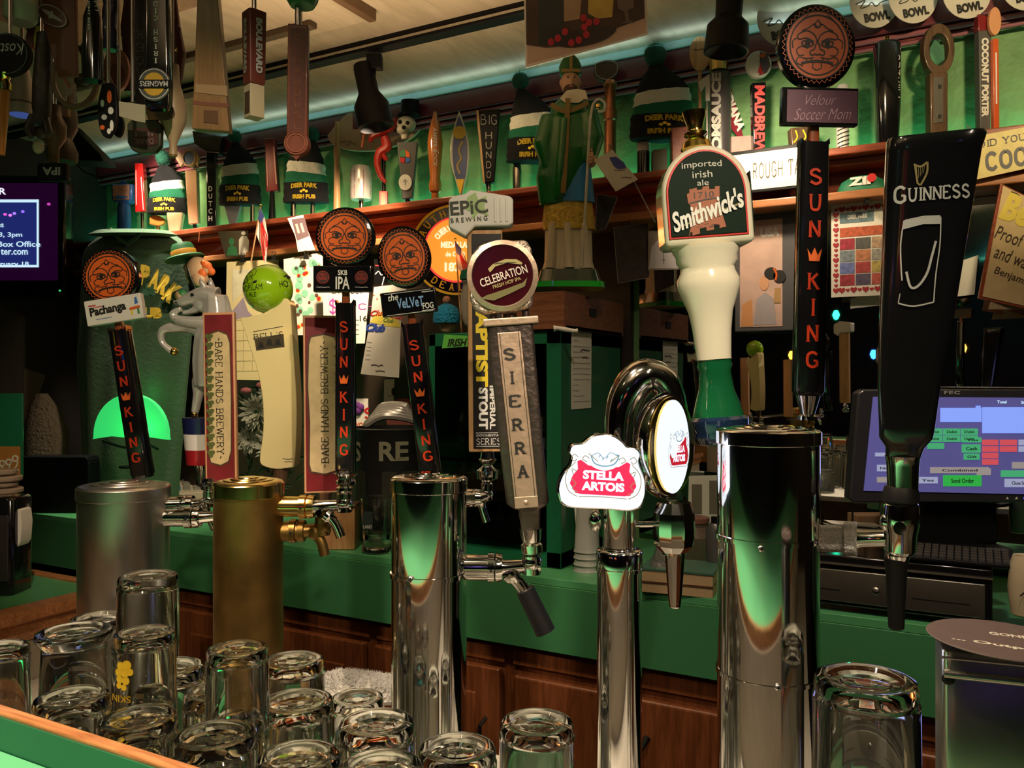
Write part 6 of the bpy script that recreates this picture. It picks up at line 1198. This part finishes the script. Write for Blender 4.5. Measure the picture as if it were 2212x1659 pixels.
b = TS('dull_jar', 'dull green tin beside the banded tap stem', 'tin', 1423); slab(b, [(1408,326),(1440,322),(1440,yb_(1423)),(1408,yb_(1423))], -10, 10, 'tin_body', M('dull_tin', (.14,.15,.1), .6), 2)
b = TS('wooden_block_handle', 'square reddish wooden tap handle left of the tall bottle-shaped handle', 'tap handle', 1468); slab(b, [(1448,280),(1488,276),(1486,yb_(1468)),(1450,yb_(1468))], -14, 14, 'block', redwood, 2)
b = TS('oval_signboard', 'small tan oval board behind the tall bottle-shaped handle', 'sign', 1512); b_ = O(G().oval(0, b['py']-116, 23, 37, -3, 3, 28), 'board', tanw, b); O(G().box(-3,3,-1,4,0,b['py']-150), 'post', tanw, b); scribble(b, -14, b['py']-108, 26, dkw, -3.5, 6, wt=2)
b = TS('bottle_tap_handle', 'tall black bottle-shaped tap handle lettered BOOMSAUCE with a gold collar', 'tap handle', 1555)
turn(b, [(24,yb_(1555)),(23,340),(22,160)], 'black_body', M('dark_grey_gloss', (.05,.045,.05), .3, coat=.4), 1556, 28); turn(b, [(20,154),(20,118)], 'gold_collar', brassy, 1553); 
txt('BOOMSAUCE', b, -13, b['py']-272, 214, 20, white, 0, rot=90, bold=.05, warp=lambda x,y,z:(x,-22.5+abs(x)*.1,z))
b = T('indiana_pennant', 'dark red pennant lettered INDIANA on the wall beside the bottle-shaped handle', 'pennant', 1612, 322, 1.98, A-.3); O(G().prism([(0,0),(-40,172),(-48,192),(-44,110),(-40,60)], -1, 0), 'felt', M('crimson_felt', (.22,.01,.025), .9), b, False); txt('INDIANA', b, -28, 92, 108, 18, white, -1.3, rot=-70, bold=.05)
b = TS('number_one_handle', 'white number 1 shaped sign behind the tall bottle-shaped handle', 'sign', 1527); O(G().prism(rel(b, [(1508,178),(1532,160),(1533,218),(1524,218),(1524,184),(1514,200)]), -3, 3), 'numeral', white, b); O(G().box(-2,2,-2,2,0,b['py']-216), 'stand', steel, b)
b = TS('madbrew_tap_handle', 'black tap handle with red vertical letters under a round picture cap', 'tap handle', 1638)
slab(b, [(1622,182),(1652,180),(1650,yb_(1638)),(1626,yb_(1638))], -10, 10, 'black_body', black, 2); txt('MADBREW', b, 0, b['py']-262, 148, 22, M('coral_ink', (.75,.1,.1), .4), -10.3, rot=-90, bold=.04)
hd_ = O(G().oval(0, b['py']-141, 27, 29, -7, 7, 36), 'round_cap', M('disc_white', (.6,.58,.52), .4), b, bevel=2); O(G().prism([(0,b['py']-166),(16,b['py']-160),(24,b['py']-145),(18,b['py']-120),(2,b['py']-114)], -8, -7), 'dark_picture', M('cap_dark', (.1,.08,.1), .4, var=.8, scale=120), hd_); O(G().prism([(-2,b['py']-124),(8,b['py']-118),(14,b['py']-124),(6,b['py']-128)], -9, -8), 'orange_patch', orange, hd_); O(G().prism([(-4,b['py']-160),(8,b['py']-164),(2,b['py']-140)], -9, -8), 'red_patch', red, hd_)
sheet('baby_picture', 'pinkish printed picture on the shelf behind the pennant tip', 'picture', [(1574,296),(1630,292),(1628,352),(1576,358)], 1.965, M('pink_print', (.6,.36,.34), .6, var=.3, scale=30))
b = TS('script_tap_handle', 'brown tap handle with orange script below the plum plate', 'tap handle', 1724); slab(b, [(1704,280),(1742,276),(1736,yb_(1724)),(1710,yb_(1724))], -12, 12, 'brown_body', dkw, 2); O(G().stroke(rel(b, catmull([(1714,285),(1718,300),(1710,312)],4)), 3, -12.5).stroke(rel(b, catmull([(1730,284),(1736,300),(1726,310)],4)), 3, -12.5), 'orange_script', yellow, b, False)['kind'] = 'stuff'
b = TS('spiral_tap_handle', 'white rod tap handle with a black spiral, right of the plum plate', 'tap handle', 1820); rd = turn(b, [(13,yb_(1820)),(13,190),(10,184)], 'white_rod', M('grey_white_gloss', (.5,.5,.5), .25, coat=.5)); g = G(); z0 = 0
for i in range(12): z = 6+i*9; g.tube([(13.2*sin(-1.2+j*.35), -13.2*cos(-1.2+j*.35), z+j*1.4) for j in range(8)], 1.2, 5)
O(g, 'black_spiral', print_bk, rd)['kind'] = 'stuff'
b = TS('dunkel_tap_handle', 'thick black capsule tap handle with thin letters DUNKEL', 'tap handle', 1916)
O(G().loft([(0,0,0,18,16),(0,0,10,22,19),(0,0,110,26,22),(0,0,b['py']-98,26,22),(0,0,b['py']-92,20,17)], 32, 3.2), 'black_body', black, b, ang=50); stack('DUNKEL', b, 15, b['py']-132, 16, 8, 12, M('chalk_ink', (.4,.38,.36), .7), -20, ser=False); O(G().lathe([(6,0),(8,4),(4,10),(7,14),(0,15)], (0,0,b['py']-94), 14), 'brass_nub', brassy, b)
b = TS('opener_tap_handle', 'dark wooden bottle-opener-shaped tap handle with a green crystal in its loop', 'tap handle', 2022)
O(G().ring(2, b['py']-110, 44*.78, 56, -10, 10, 44, .6), 'loop', dkw, b, bevel=2); slab(b, [(2003,160),(2042,160),(2042,yb_(2022)),(2004,yb_(2022))], -12, 12, 'handle_body', dkw, 3); pl2 = slab(b, [(2010,172),(2030,171),(2030,268),(2011,270)], -14, -12, 'metal_plate', steel)
O(G().box(-4,4,-15,-14,b['py']-196,b['py']-188).box(-4,4,-15,-14,b['py']-260,b['py']-252), 'stamped_star', print_bk, b, False)['kind'] = 'stuff'; O(G().prism(rel(b, [(2019,86),(2038,104),(2040,130),(2020,145),(2006,126),(2008,104)]), -4, 4), 'crystal', M('green_crystal', (.3,.7,.5), .05, trans=.8, var=.05), b, bevel=2)
b = TS('porter_tap_handle', 'dark square tap handle with bold vertical letters COCONUT PORTER', 'tap handle', 2122); slab(b, [(2109,70),(2136,68),(2134,yb_(2122)),(2112,yb_(2122))], -10, 10, 'dark_body', M('charcoal_resin', (.09,.085,.085), .45), 2); slab(b, [(2108,34),(2126,38),(2134,70),(2109,70)], -9, 9, 'maroon_top', M('maroon_gloss', (.2,.015,.02), .25, coat=.5), 1); txt('COCONUT PORTER', b, 0, b['py']-171, 170, 15, white, -10.4, rot=-90, bold=.05)
b = TS('paddle_tap_handle', 'slim red paddle tap handle with a peach oval badge, right of the porter handle', 'tap handle', 2141); slab(b, [(2136,90),(2148,90),(2150,yb_(2141)),(2138,yb_(2141))], -16, -4, 'red_paddle', M('vermilion', (.6,.1,.03), .3, coat=.3), 1); O(G().oval(0, b['py']-52, 13, 30, -16, -6, 30), 'oval_badge', M('peach_badge', (.65,.3,.15), .4), b, bevel=1); O(G().stroke([(1,b['py']-120),(2,b['py']-230)], 3, -16.4), 'white_script', white, b, False)
b = TS('antler_figurine', 'tiny grey stag head with antlers on the shelf edge above the big black handle', 'figurine', 2090); O(G().ball((-8,0,8), 8, 6, 7).tube([(-4,0,12),(2,0,26),(-2,0,36)], [2,1.4,.6]).tube([(2,0,26),(8,0,32)], [1.4,.5]).tube([(0,0,10),(16,0,14),(26,0,24)], [2,1.4,.6]).tube([(16,0,14),(28,0,10)], [1.4,.5]), 'stag_head', M('stag_grey', (.2,.18,.16), .6), b)

# paper discs and poster hanging from the ceiling
DISC = [(1688,40,56,'I spare a buck','paper disc pinned over the top of the plum-plated handle, reading a buck'),(1888,2,56,'Tony','paper disc signed Tony over BOWL, right of the largest mask handle'),(1972,-8,56,'Tony','paper disc signed Tony over BOWL, above the black capsule handle'),(2088,-18,56,'','paper disc with BOWL, above the porter handle'),(2215,-40,60,'','paper disc cut by the top right corner')]
for px, py, r, s_, lab in DISC:
    o = T('paper_disc', lab, 'paper', px, py, 1.92-.004*(px%5), A, group='pinned paper discs'); O(G().oval(0, 0, r*.95, r*1.05, -1, 0, 40), 'disc', M('disc_paper', (.55,.5,.44), .8), o, False)
    txt('BOWL', o, 6, -34, 56, 20, print_bk, -1.3, rot=10, bold=.06); O(G().stroke(catmull([(-40,-8),(-20,0),(-30,-16),(-14,-12),(-6,-4),(4,-12),(14,-4),(30,2)],5), 2, -1.4), 'signature', print_bk, o, False)
    if px == 1688: txt('I spare', o, -14, 44, 48, 14, M('grey_brown_ink', (.12,.09,.07), .6), -1.3, bold=0); txt('a buck', o, -14, 22, 46, 14, M('grey_brown_ink', (.12,.09,.07), .6), -1.3, bold=0)
    O(G().tube([(0,0,r*.9),(0,0,r*1.05+20)], 1, 6), 'pin_string', steel, o)
po = T('hanging_poster', 'picture poster of bottles and raspberries hanging from the ceiling by its top edge', 'poster', 1265, 146, 1.28)
O(G().prism(rel(po, [(1128,-190),(1135,147),(1400,75),(1390,-190)]), -1, 1), 'poster_sheet', M('poster_border', (.6,.54,.48), .6), po, False); pp = slab(po, [(1133,-186),(1139,141),(1395,71),(1386,-186)], -2, -1, 'table_picture', M('poster_table', (.48,.32,.24), .6, var=.1))
slab(po, [(1133,-186),(1137,98),(1180,104),(1260,96),(1330,62),(1392,40),(1386,-186)], -2.8, -2, 'dark_ground', M('poster_dark', (.05,.025,.018), .6, var=.7, scale=20), par=pp)
slab(po, [(1162,-60),(1164,100),(1218,92),(1215,-60)], -3.4, -2.8, 'printed_bottle', M('poster_bottle', (.015,.02,.022), .4), par=pp); slab(po, [(1218,-60),(1218,48),(1252,42),(1262,-60)], -3.6, -2.8, 'printed_label', M('poster_tan', (.32,.2,.12), .5, var=.3, scale=60), par=pp); slab(po, [(1272,-60),(1270,30),(1290,42),(1322,38),(1330,-60)], -3.6, -2.8, 'printed_label', M('poster_yellow', (.45,.3,.06), .5, var=.3, scale=60), par=pp)
slab(po, [(1330,-60),(1334,20),(1348,26),(1352,46),(1340,52),(1370,50),(1358,44),(1356,24),(1368,18),(1370,-60)], -3.6, -2.8, 'printed_glass', M('poster_glass', (.12,.08,.07), .4), par=pp); slab(po, catmull([(1200,100),(1240,104),(1300,90),(1330,68),(1320,58),(1260,62),(1204,84),(1200,100)],3)[:-1], -3.3, -2.8, 'printed_plate', M('poster_plate', (.03,.02,.02), .3), par=pp)
for x, y in ((1190,92),(1205,84),(1220,70),(1250,88),(1262,60),(1266,76),(1272,50),(1288,48),(1260,40),(1234,94)): O(G().oval(x-1265, 146-y, 7, 8, -4.4, -3.4, 12), 'printed_raspberry', M('raspberry', (.4,.01,.03), .5), pp, False)

# ================= handles hanging upside down, top left =================
YH = .66
RZ = 1.86
rk = T('hanging_rack', 'dark wooden rack above the frame from which the upside-down handles hang', 'rack', 300, -90, YH); bpy.context.view_layer.update()
Wbox(-1.3, -.15, .42, .86, RZ, RZ+.02, 'rack_board', dkw, rk)  # unseen board; front edge extended to shade the hanging handles
Wbox(-1.2, -1.18, .56, .58, RZ+.02, CEIL-.0205, 'hanger', blackm, rk); Wbox(-.3, -.28, .56, .58, RZ+.02, CEIL-.0205, 'hanger', blackm, rk)
def TH(name, label, px, py, Y=YH, yaw=A, stem=True, r=4):
    o = T(name, label, 'tap handle', px, py, Y, yaw); zt = (RZ-W(px, py, Y).z)/sc(px, Y)
    if stem: O(G().tube([(0,0,zt),(0,0,-6)], r, 10), 'hanging_stem', steel, o)
    return o
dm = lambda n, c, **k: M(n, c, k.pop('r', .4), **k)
def text180(s, o, x, z, w, h, m_, y, rot=180, **k): return txt(s, o, x, z, w, h, m_, y, rot=rot, **k)
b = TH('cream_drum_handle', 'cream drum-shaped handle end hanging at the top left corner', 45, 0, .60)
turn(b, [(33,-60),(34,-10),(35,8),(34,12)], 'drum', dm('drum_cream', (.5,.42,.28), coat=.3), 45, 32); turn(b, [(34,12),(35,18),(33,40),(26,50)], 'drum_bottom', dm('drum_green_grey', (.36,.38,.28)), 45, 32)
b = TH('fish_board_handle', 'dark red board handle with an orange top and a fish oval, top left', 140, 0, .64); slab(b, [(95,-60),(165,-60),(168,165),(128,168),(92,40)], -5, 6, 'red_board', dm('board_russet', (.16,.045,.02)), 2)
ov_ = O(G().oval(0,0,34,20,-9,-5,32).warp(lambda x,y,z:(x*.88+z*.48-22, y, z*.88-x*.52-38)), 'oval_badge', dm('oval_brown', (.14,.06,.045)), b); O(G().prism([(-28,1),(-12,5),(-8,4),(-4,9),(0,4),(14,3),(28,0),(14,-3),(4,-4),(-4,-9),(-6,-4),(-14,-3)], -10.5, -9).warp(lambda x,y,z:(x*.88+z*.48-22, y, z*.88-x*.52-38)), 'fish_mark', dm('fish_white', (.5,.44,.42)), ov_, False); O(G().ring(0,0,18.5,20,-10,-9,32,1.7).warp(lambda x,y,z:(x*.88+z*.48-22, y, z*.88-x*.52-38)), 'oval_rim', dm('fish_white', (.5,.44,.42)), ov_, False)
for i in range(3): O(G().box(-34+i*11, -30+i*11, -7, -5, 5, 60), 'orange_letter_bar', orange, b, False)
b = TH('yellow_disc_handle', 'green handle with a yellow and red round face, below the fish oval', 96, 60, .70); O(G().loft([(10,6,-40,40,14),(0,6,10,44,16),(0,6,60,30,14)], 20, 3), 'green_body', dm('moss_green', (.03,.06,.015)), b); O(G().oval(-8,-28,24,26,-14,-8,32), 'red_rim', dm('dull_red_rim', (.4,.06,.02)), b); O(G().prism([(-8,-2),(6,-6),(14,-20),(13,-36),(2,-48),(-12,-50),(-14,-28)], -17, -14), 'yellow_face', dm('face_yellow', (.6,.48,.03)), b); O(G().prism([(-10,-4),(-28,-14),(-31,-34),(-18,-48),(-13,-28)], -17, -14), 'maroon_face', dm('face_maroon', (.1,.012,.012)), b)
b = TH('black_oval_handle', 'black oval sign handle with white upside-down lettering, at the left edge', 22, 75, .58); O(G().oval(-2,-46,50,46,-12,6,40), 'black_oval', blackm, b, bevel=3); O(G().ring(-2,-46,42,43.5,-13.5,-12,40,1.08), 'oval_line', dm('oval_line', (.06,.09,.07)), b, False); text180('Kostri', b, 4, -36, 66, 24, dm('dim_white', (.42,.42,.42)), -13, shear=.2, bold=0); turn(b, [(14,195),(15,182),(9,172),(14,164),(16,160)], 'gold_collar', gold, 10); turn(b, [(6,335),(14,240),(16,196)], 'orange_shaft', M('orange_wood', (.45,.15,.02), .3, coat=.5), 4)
b = TH('stein_handle', 'grey and cream stein-shaped handle with a blue underside, left edge', 48, 165, .74); turn(b, [(23,248),(25,240),(24,215),(22,200),(20,170),(16,150)], 'stein_body', dm('stein_grey', (.3,.24,.2)), 46, 28); turn(b, [(22,250),(23,247)], 'blue_underside', M('glowing_blue_plastic', (.1,.16,.6), .4, em=.25, emc=(.1,.18,.7)), 46, 28); turn(b, [(25,226),(25.5,222)], 'dark_band', dm('stein_dark', (.1,.06,.05)), 46, 28)  # blue underside given a faint glow in its material
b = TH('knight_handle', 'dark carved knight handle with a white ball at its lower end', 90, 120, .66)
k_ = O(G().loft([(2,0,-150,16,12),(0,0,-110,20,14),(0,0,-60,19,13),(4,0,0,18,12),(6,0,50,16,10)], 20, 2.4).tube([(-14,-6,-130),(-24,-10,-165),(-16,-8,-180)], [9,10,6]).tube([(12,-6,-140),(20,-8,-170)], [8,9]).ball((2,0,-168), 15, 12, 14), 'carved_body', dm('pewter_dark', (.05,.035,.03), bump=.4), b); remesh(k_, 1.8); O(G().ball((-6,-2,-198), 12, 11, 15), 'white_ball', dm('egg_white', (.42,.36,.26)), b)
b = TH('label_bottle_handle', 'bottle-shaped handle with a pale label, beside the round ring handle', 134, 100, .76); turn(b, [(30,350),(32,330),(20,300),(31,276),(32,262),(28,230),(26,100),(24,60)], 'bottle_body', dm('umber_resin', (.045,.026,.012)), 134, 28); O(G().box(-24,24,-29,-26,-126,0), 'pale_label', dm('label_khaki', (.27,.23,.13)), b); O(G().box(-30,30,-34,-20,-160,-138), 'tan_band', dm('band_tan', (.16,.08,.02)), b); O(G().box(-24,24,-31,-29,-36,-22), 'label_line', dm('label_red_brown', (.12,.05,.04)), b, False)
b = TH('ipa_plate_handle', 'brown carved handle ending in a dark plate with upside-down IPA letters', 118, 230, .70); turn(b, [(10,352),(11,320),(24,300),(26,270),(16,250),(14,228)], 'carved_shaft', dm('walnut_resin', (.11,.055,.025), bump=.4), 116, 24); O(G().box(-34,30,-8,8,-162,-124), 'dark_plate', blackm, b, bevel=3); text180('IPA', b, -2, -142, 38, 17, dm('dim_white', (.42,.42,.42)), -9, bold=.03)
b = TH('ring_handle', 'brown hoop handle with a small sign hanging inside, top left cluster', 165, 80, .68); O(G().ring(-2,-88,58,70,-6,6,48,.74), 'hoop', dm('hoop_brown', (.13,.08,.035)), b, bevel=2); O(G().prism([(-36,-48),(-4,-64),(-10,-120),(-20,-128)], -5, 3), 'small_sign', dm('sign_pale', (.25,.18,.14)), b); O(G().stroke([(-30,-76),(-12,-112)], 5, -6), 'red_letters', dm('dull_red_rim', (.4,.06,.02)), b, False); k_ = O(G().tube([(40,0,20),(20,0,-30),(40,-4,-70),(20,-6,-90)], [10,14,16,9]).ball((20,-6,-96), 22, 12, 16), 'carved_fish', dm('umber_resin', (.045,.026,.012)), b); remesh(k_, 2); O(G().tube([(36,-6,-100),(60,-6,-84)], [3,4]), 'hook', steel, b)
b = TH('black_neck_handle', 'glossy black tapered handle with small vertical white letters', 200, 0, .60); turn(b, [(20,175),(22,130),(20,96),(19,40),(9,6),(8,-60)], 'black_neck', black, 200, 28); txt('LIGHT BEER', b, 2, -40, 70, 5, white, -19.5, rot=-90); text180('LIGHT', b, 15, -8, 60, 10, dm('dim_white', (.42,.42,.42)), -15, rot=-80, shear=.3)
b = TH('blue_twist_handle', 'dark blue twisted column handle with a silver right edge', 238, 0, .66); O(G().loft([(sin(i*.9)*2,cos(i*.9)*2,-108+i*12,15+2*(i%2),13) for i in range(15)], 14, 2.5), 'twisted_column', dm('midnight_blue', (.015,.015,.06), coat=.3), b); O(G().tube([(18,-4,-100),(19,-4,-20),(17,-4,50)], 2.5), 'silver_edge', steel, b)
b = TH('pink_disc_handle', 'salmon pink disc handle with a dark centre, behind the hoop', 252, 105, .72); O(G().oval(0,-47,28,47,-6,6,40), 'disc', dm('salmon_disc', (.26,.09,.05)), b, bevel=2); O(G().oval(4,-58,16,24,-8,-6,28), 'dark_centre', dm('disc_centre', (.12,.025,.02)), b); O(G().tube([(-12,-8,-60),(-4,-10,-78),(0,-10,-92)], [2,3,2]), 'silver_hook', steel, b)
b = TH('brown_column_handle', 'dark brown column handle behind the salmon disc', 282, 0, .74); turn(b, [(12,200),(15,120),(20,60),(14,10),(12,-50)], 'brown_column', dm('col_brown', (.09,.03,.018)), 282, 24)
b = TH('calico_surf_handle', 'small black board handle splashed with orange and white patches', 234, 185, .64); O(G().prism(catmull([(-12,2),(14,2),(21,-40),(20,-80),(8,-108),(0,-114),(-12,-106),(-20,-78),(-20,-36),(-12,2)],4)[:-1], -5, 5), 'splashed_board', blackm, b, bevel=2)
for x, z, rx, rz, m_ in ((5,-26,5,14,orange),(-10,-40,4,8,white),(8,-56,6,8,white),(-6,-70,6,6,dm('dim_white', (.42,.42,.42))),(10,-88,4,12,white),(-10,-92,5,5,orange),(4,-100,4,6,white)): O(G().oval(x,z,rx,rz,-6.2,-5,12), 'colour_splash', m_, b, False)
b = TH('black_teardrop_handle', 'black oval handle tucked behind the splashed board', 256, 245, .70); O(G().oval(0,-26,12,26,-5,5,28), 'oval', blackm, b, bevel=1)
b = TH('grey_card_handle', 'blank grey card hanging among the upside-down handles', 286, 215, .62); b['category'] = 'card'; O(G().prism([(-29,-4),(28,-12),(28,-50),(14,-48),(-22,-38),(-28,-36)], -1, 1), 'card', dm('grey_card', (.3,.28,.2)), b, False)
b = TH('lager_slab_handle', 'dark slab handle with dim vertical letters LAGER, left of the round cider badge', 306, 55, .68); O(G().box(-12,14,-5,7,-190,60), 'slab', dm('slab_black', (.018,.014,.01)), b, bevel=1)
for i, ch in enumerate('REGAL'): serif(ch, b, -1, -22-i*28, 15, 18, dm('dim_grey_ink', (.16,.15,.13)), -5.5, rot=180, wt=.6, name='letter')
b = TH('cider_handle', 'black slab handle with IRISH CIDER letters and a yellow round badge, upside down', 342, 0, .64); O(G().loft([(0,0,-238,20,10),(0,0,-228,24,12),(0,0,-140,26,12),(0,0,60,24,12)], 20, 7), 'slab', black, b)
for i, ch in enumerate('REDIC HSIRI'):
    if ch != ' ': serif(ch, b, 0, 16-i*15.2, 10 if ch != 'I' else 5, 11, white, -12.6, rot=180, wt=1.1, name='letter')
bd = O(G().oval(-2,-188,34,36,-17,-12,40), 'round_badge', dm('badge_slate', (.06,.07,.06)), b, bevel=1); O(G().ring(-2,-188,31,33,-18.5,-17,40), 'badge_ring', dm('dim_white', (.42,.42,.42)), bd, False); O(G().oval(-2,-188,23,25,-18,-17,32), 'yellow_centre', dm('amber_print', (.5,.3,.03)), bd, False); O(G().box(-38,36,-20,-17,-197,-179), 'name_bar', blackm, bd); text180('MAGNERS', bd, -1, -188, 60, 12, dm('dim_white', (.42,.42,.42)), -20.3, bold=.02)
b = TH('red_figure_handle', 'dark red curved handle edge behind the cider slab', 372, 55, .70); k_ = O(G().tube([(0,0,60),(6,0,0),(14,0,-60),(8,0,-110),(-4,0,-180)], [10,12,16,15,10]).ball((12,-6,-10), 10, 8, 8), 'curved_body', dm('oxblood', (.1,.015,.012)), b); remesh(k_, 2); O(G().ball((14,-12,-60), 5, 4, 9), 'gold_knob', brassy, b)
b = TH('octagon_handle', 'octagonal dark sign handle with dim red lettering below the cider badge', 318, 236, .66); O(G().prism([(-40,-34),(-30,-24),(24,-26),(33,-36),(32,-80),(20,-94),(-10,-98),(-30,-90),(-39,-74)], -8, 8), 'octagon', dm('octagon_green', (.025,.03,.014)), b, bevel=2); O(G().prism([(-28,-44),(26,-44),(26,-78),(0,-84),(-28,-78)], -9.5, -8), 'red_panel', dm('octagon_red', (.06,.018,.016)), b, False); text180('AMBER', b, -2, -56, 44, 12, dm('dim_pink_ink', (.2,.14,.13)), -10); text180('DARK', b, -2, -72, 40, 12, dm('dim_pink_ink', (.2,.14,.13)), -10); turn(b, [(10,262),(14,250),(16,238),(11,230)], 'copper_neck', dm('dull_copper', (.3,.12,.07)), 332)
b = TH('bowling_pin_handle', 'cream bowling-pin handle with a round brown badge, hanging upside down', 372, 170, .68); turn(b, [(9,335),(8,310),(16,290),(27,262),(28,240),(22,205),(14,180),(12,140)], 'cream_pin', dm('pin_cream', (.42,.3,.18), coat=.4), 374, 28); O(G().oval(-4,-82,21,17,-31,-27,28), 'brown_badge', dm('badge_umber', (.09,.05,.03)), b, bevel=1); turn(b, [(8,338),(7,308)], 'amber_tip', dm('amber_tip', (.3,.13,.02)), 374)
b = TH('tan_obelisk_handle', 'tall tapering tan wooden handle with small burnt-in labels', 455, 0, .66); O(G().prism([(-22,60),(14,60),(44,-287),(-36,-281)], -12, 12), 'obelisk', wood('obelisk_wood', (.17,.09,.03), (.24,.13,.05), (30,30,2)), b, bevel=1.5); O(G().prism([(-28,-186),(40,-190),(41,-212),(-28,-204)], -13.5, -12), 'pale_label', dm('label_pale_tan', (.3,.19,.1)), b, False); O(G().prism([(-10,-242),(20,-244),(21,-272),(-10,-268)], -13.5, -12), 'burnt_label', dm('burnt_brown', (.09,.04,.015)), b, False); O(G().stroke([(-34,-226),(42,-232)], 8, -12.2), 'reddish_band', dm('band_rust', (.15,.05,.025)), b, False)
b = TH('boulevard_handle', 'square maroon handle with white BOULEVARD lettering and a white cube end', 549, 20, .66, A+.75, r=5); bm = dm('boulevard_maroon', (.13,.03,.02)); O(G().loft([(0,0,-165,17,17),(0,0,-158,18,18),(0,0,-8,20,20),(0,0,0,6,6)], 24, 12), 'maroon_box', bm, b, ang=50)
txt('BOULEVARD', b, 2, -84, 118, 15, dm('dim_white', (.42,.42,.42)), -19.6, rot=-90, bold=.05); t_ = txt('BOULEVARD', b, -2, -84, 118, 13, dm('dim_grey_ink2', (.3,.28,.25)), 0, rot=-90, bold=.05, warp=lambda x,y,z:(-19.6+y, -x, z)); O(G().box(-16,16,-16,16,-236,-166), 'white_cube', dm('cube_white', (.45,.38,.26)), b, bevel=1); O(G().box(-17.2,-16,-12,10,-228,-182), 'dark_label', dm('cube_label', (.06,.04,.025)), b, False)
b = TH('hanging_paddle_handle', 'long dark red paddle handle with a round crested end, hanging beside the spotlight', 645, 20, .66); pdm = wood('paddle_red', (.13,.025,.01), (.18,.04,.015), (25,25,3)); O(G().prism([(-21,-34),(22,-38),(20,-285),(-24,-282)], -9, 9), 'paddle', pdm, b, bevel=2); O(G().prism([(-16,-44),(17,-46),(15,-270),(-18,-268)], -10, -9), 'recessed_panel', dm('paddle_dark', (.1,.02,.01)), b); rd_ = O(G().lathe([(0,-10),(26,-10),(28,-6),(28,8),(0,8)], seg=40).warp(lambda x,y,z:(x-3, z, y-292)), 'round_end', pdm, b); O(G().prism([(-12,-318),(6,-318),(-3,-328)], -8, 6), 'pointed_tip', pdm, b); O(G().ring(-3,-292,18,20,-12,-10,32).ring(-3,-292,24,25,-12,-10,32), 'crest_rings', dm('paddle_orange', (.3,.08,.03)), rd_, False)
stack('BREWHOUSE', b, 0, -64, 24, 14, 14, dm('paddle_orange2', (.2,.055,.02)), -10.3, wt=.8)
O(G().lathe([(26,6),(34,20),(34,36),(0,50)], (8,0,0), 28), 'green_top', dm('jade', (.04,.16,.05), coat=.4), b); turn(b, [(7,58),(8,34),(7,12)], 'silver_neck', steel, 645)
th = T('ceiling_spotlight', 'second flared black spotlight head, above the tall BOOMSAUCE handle', 'spotlight', 1572, 60, 1.6)
O(G().lathe([(0,120),(26,118),(30,100),(28,22),(44,4),(48,-52),(44,-54),(42,-50),(0,-20)], seg=32, m=Matrix.Rotation(radians(4),3,'Y')), 'lamp_head', blackm, th); O(G().tube([(10,10,80),(12,14,(CEIL-.026-W(1572,60,1.6).z)/sc(1572,1.6))], 8), 'swivel_arm', blackm, th)
bkt = T('ceiling_bracket', 'dark angled bracket and cable hanging from the ceiling near the television', 'bracket', 190, 330, 1.5)
O(G().prism([(-90,70),(-30,60),(40,-10),(48,-26),(-60,-20)], -30, 30).tube([(-46,-34,0),(10,-34,-50),(50,-34,-66)], 2, 6), 'bracket_arm', blackm, bkt, bevel=2); O(G().tube([(-30,0,60),(-30,0,140)], 6), 'drop_rod', blackm, bkt)
bpy.context.view_layer.update()

# coloured string lights in the room behind the viewer (seen in the mirror)
n_ = Vector((sin(-MT), -cos(MT), 0)); p0 = Vector((MX0, 1.985, 0))
def reflect(p): return p-2*(p-p0).dot(n_)*n_
def bulb(px, py, col, lab, s=7.0, D=5.2):
    v = W(px, py, D); q = reflect(v); o = O(G().lathe([(.0,-.03),(.012,-.022),(.02,0),(.012,.02),(.008,.024),(.008,.04),(0,.041)], seg=14), 'string_light', emis('bulb_%s' % lab.split()[0], col, s)); o.location = q
    cap_ = O(G().lathe([(.009,.024),(.01,.05),(0,.051)], seg=12), 'bulb_cap', blackm, o); tag(o, lab, 'bulb', 'coloured lights seen in the mirror')
bulb(1825, 766, (1,.04,.04), 'red bulb seen in the mirror left of the big black handle'); bulb(1887, 765, (.03,.25,1), 'blue bulb seen in the mirror beside the big black handle'); bulb(1710, 767, (1,.6,.05), 'yellow bulb seen in the mirror beside the broad tower handle', 4)
bulb(2080, 752, (1,.4,.05), 'orange bulb seen in the mirror right of the big black handle'); bulb(2150, 760, (1,.05,.1), 'crimson bulb seen in the mirror at far right', 9); bulb(1806, 680, (.02,.9,.45), 'green bulb seen in the mirror below the heart calendar', 9)
light('POINT', (.9, -2.3, 2.05), .3, (.35,.2,1), .02); light('POINT', (-.2, -2.5, 2.05), .5, (.1,.7,.6), .02)
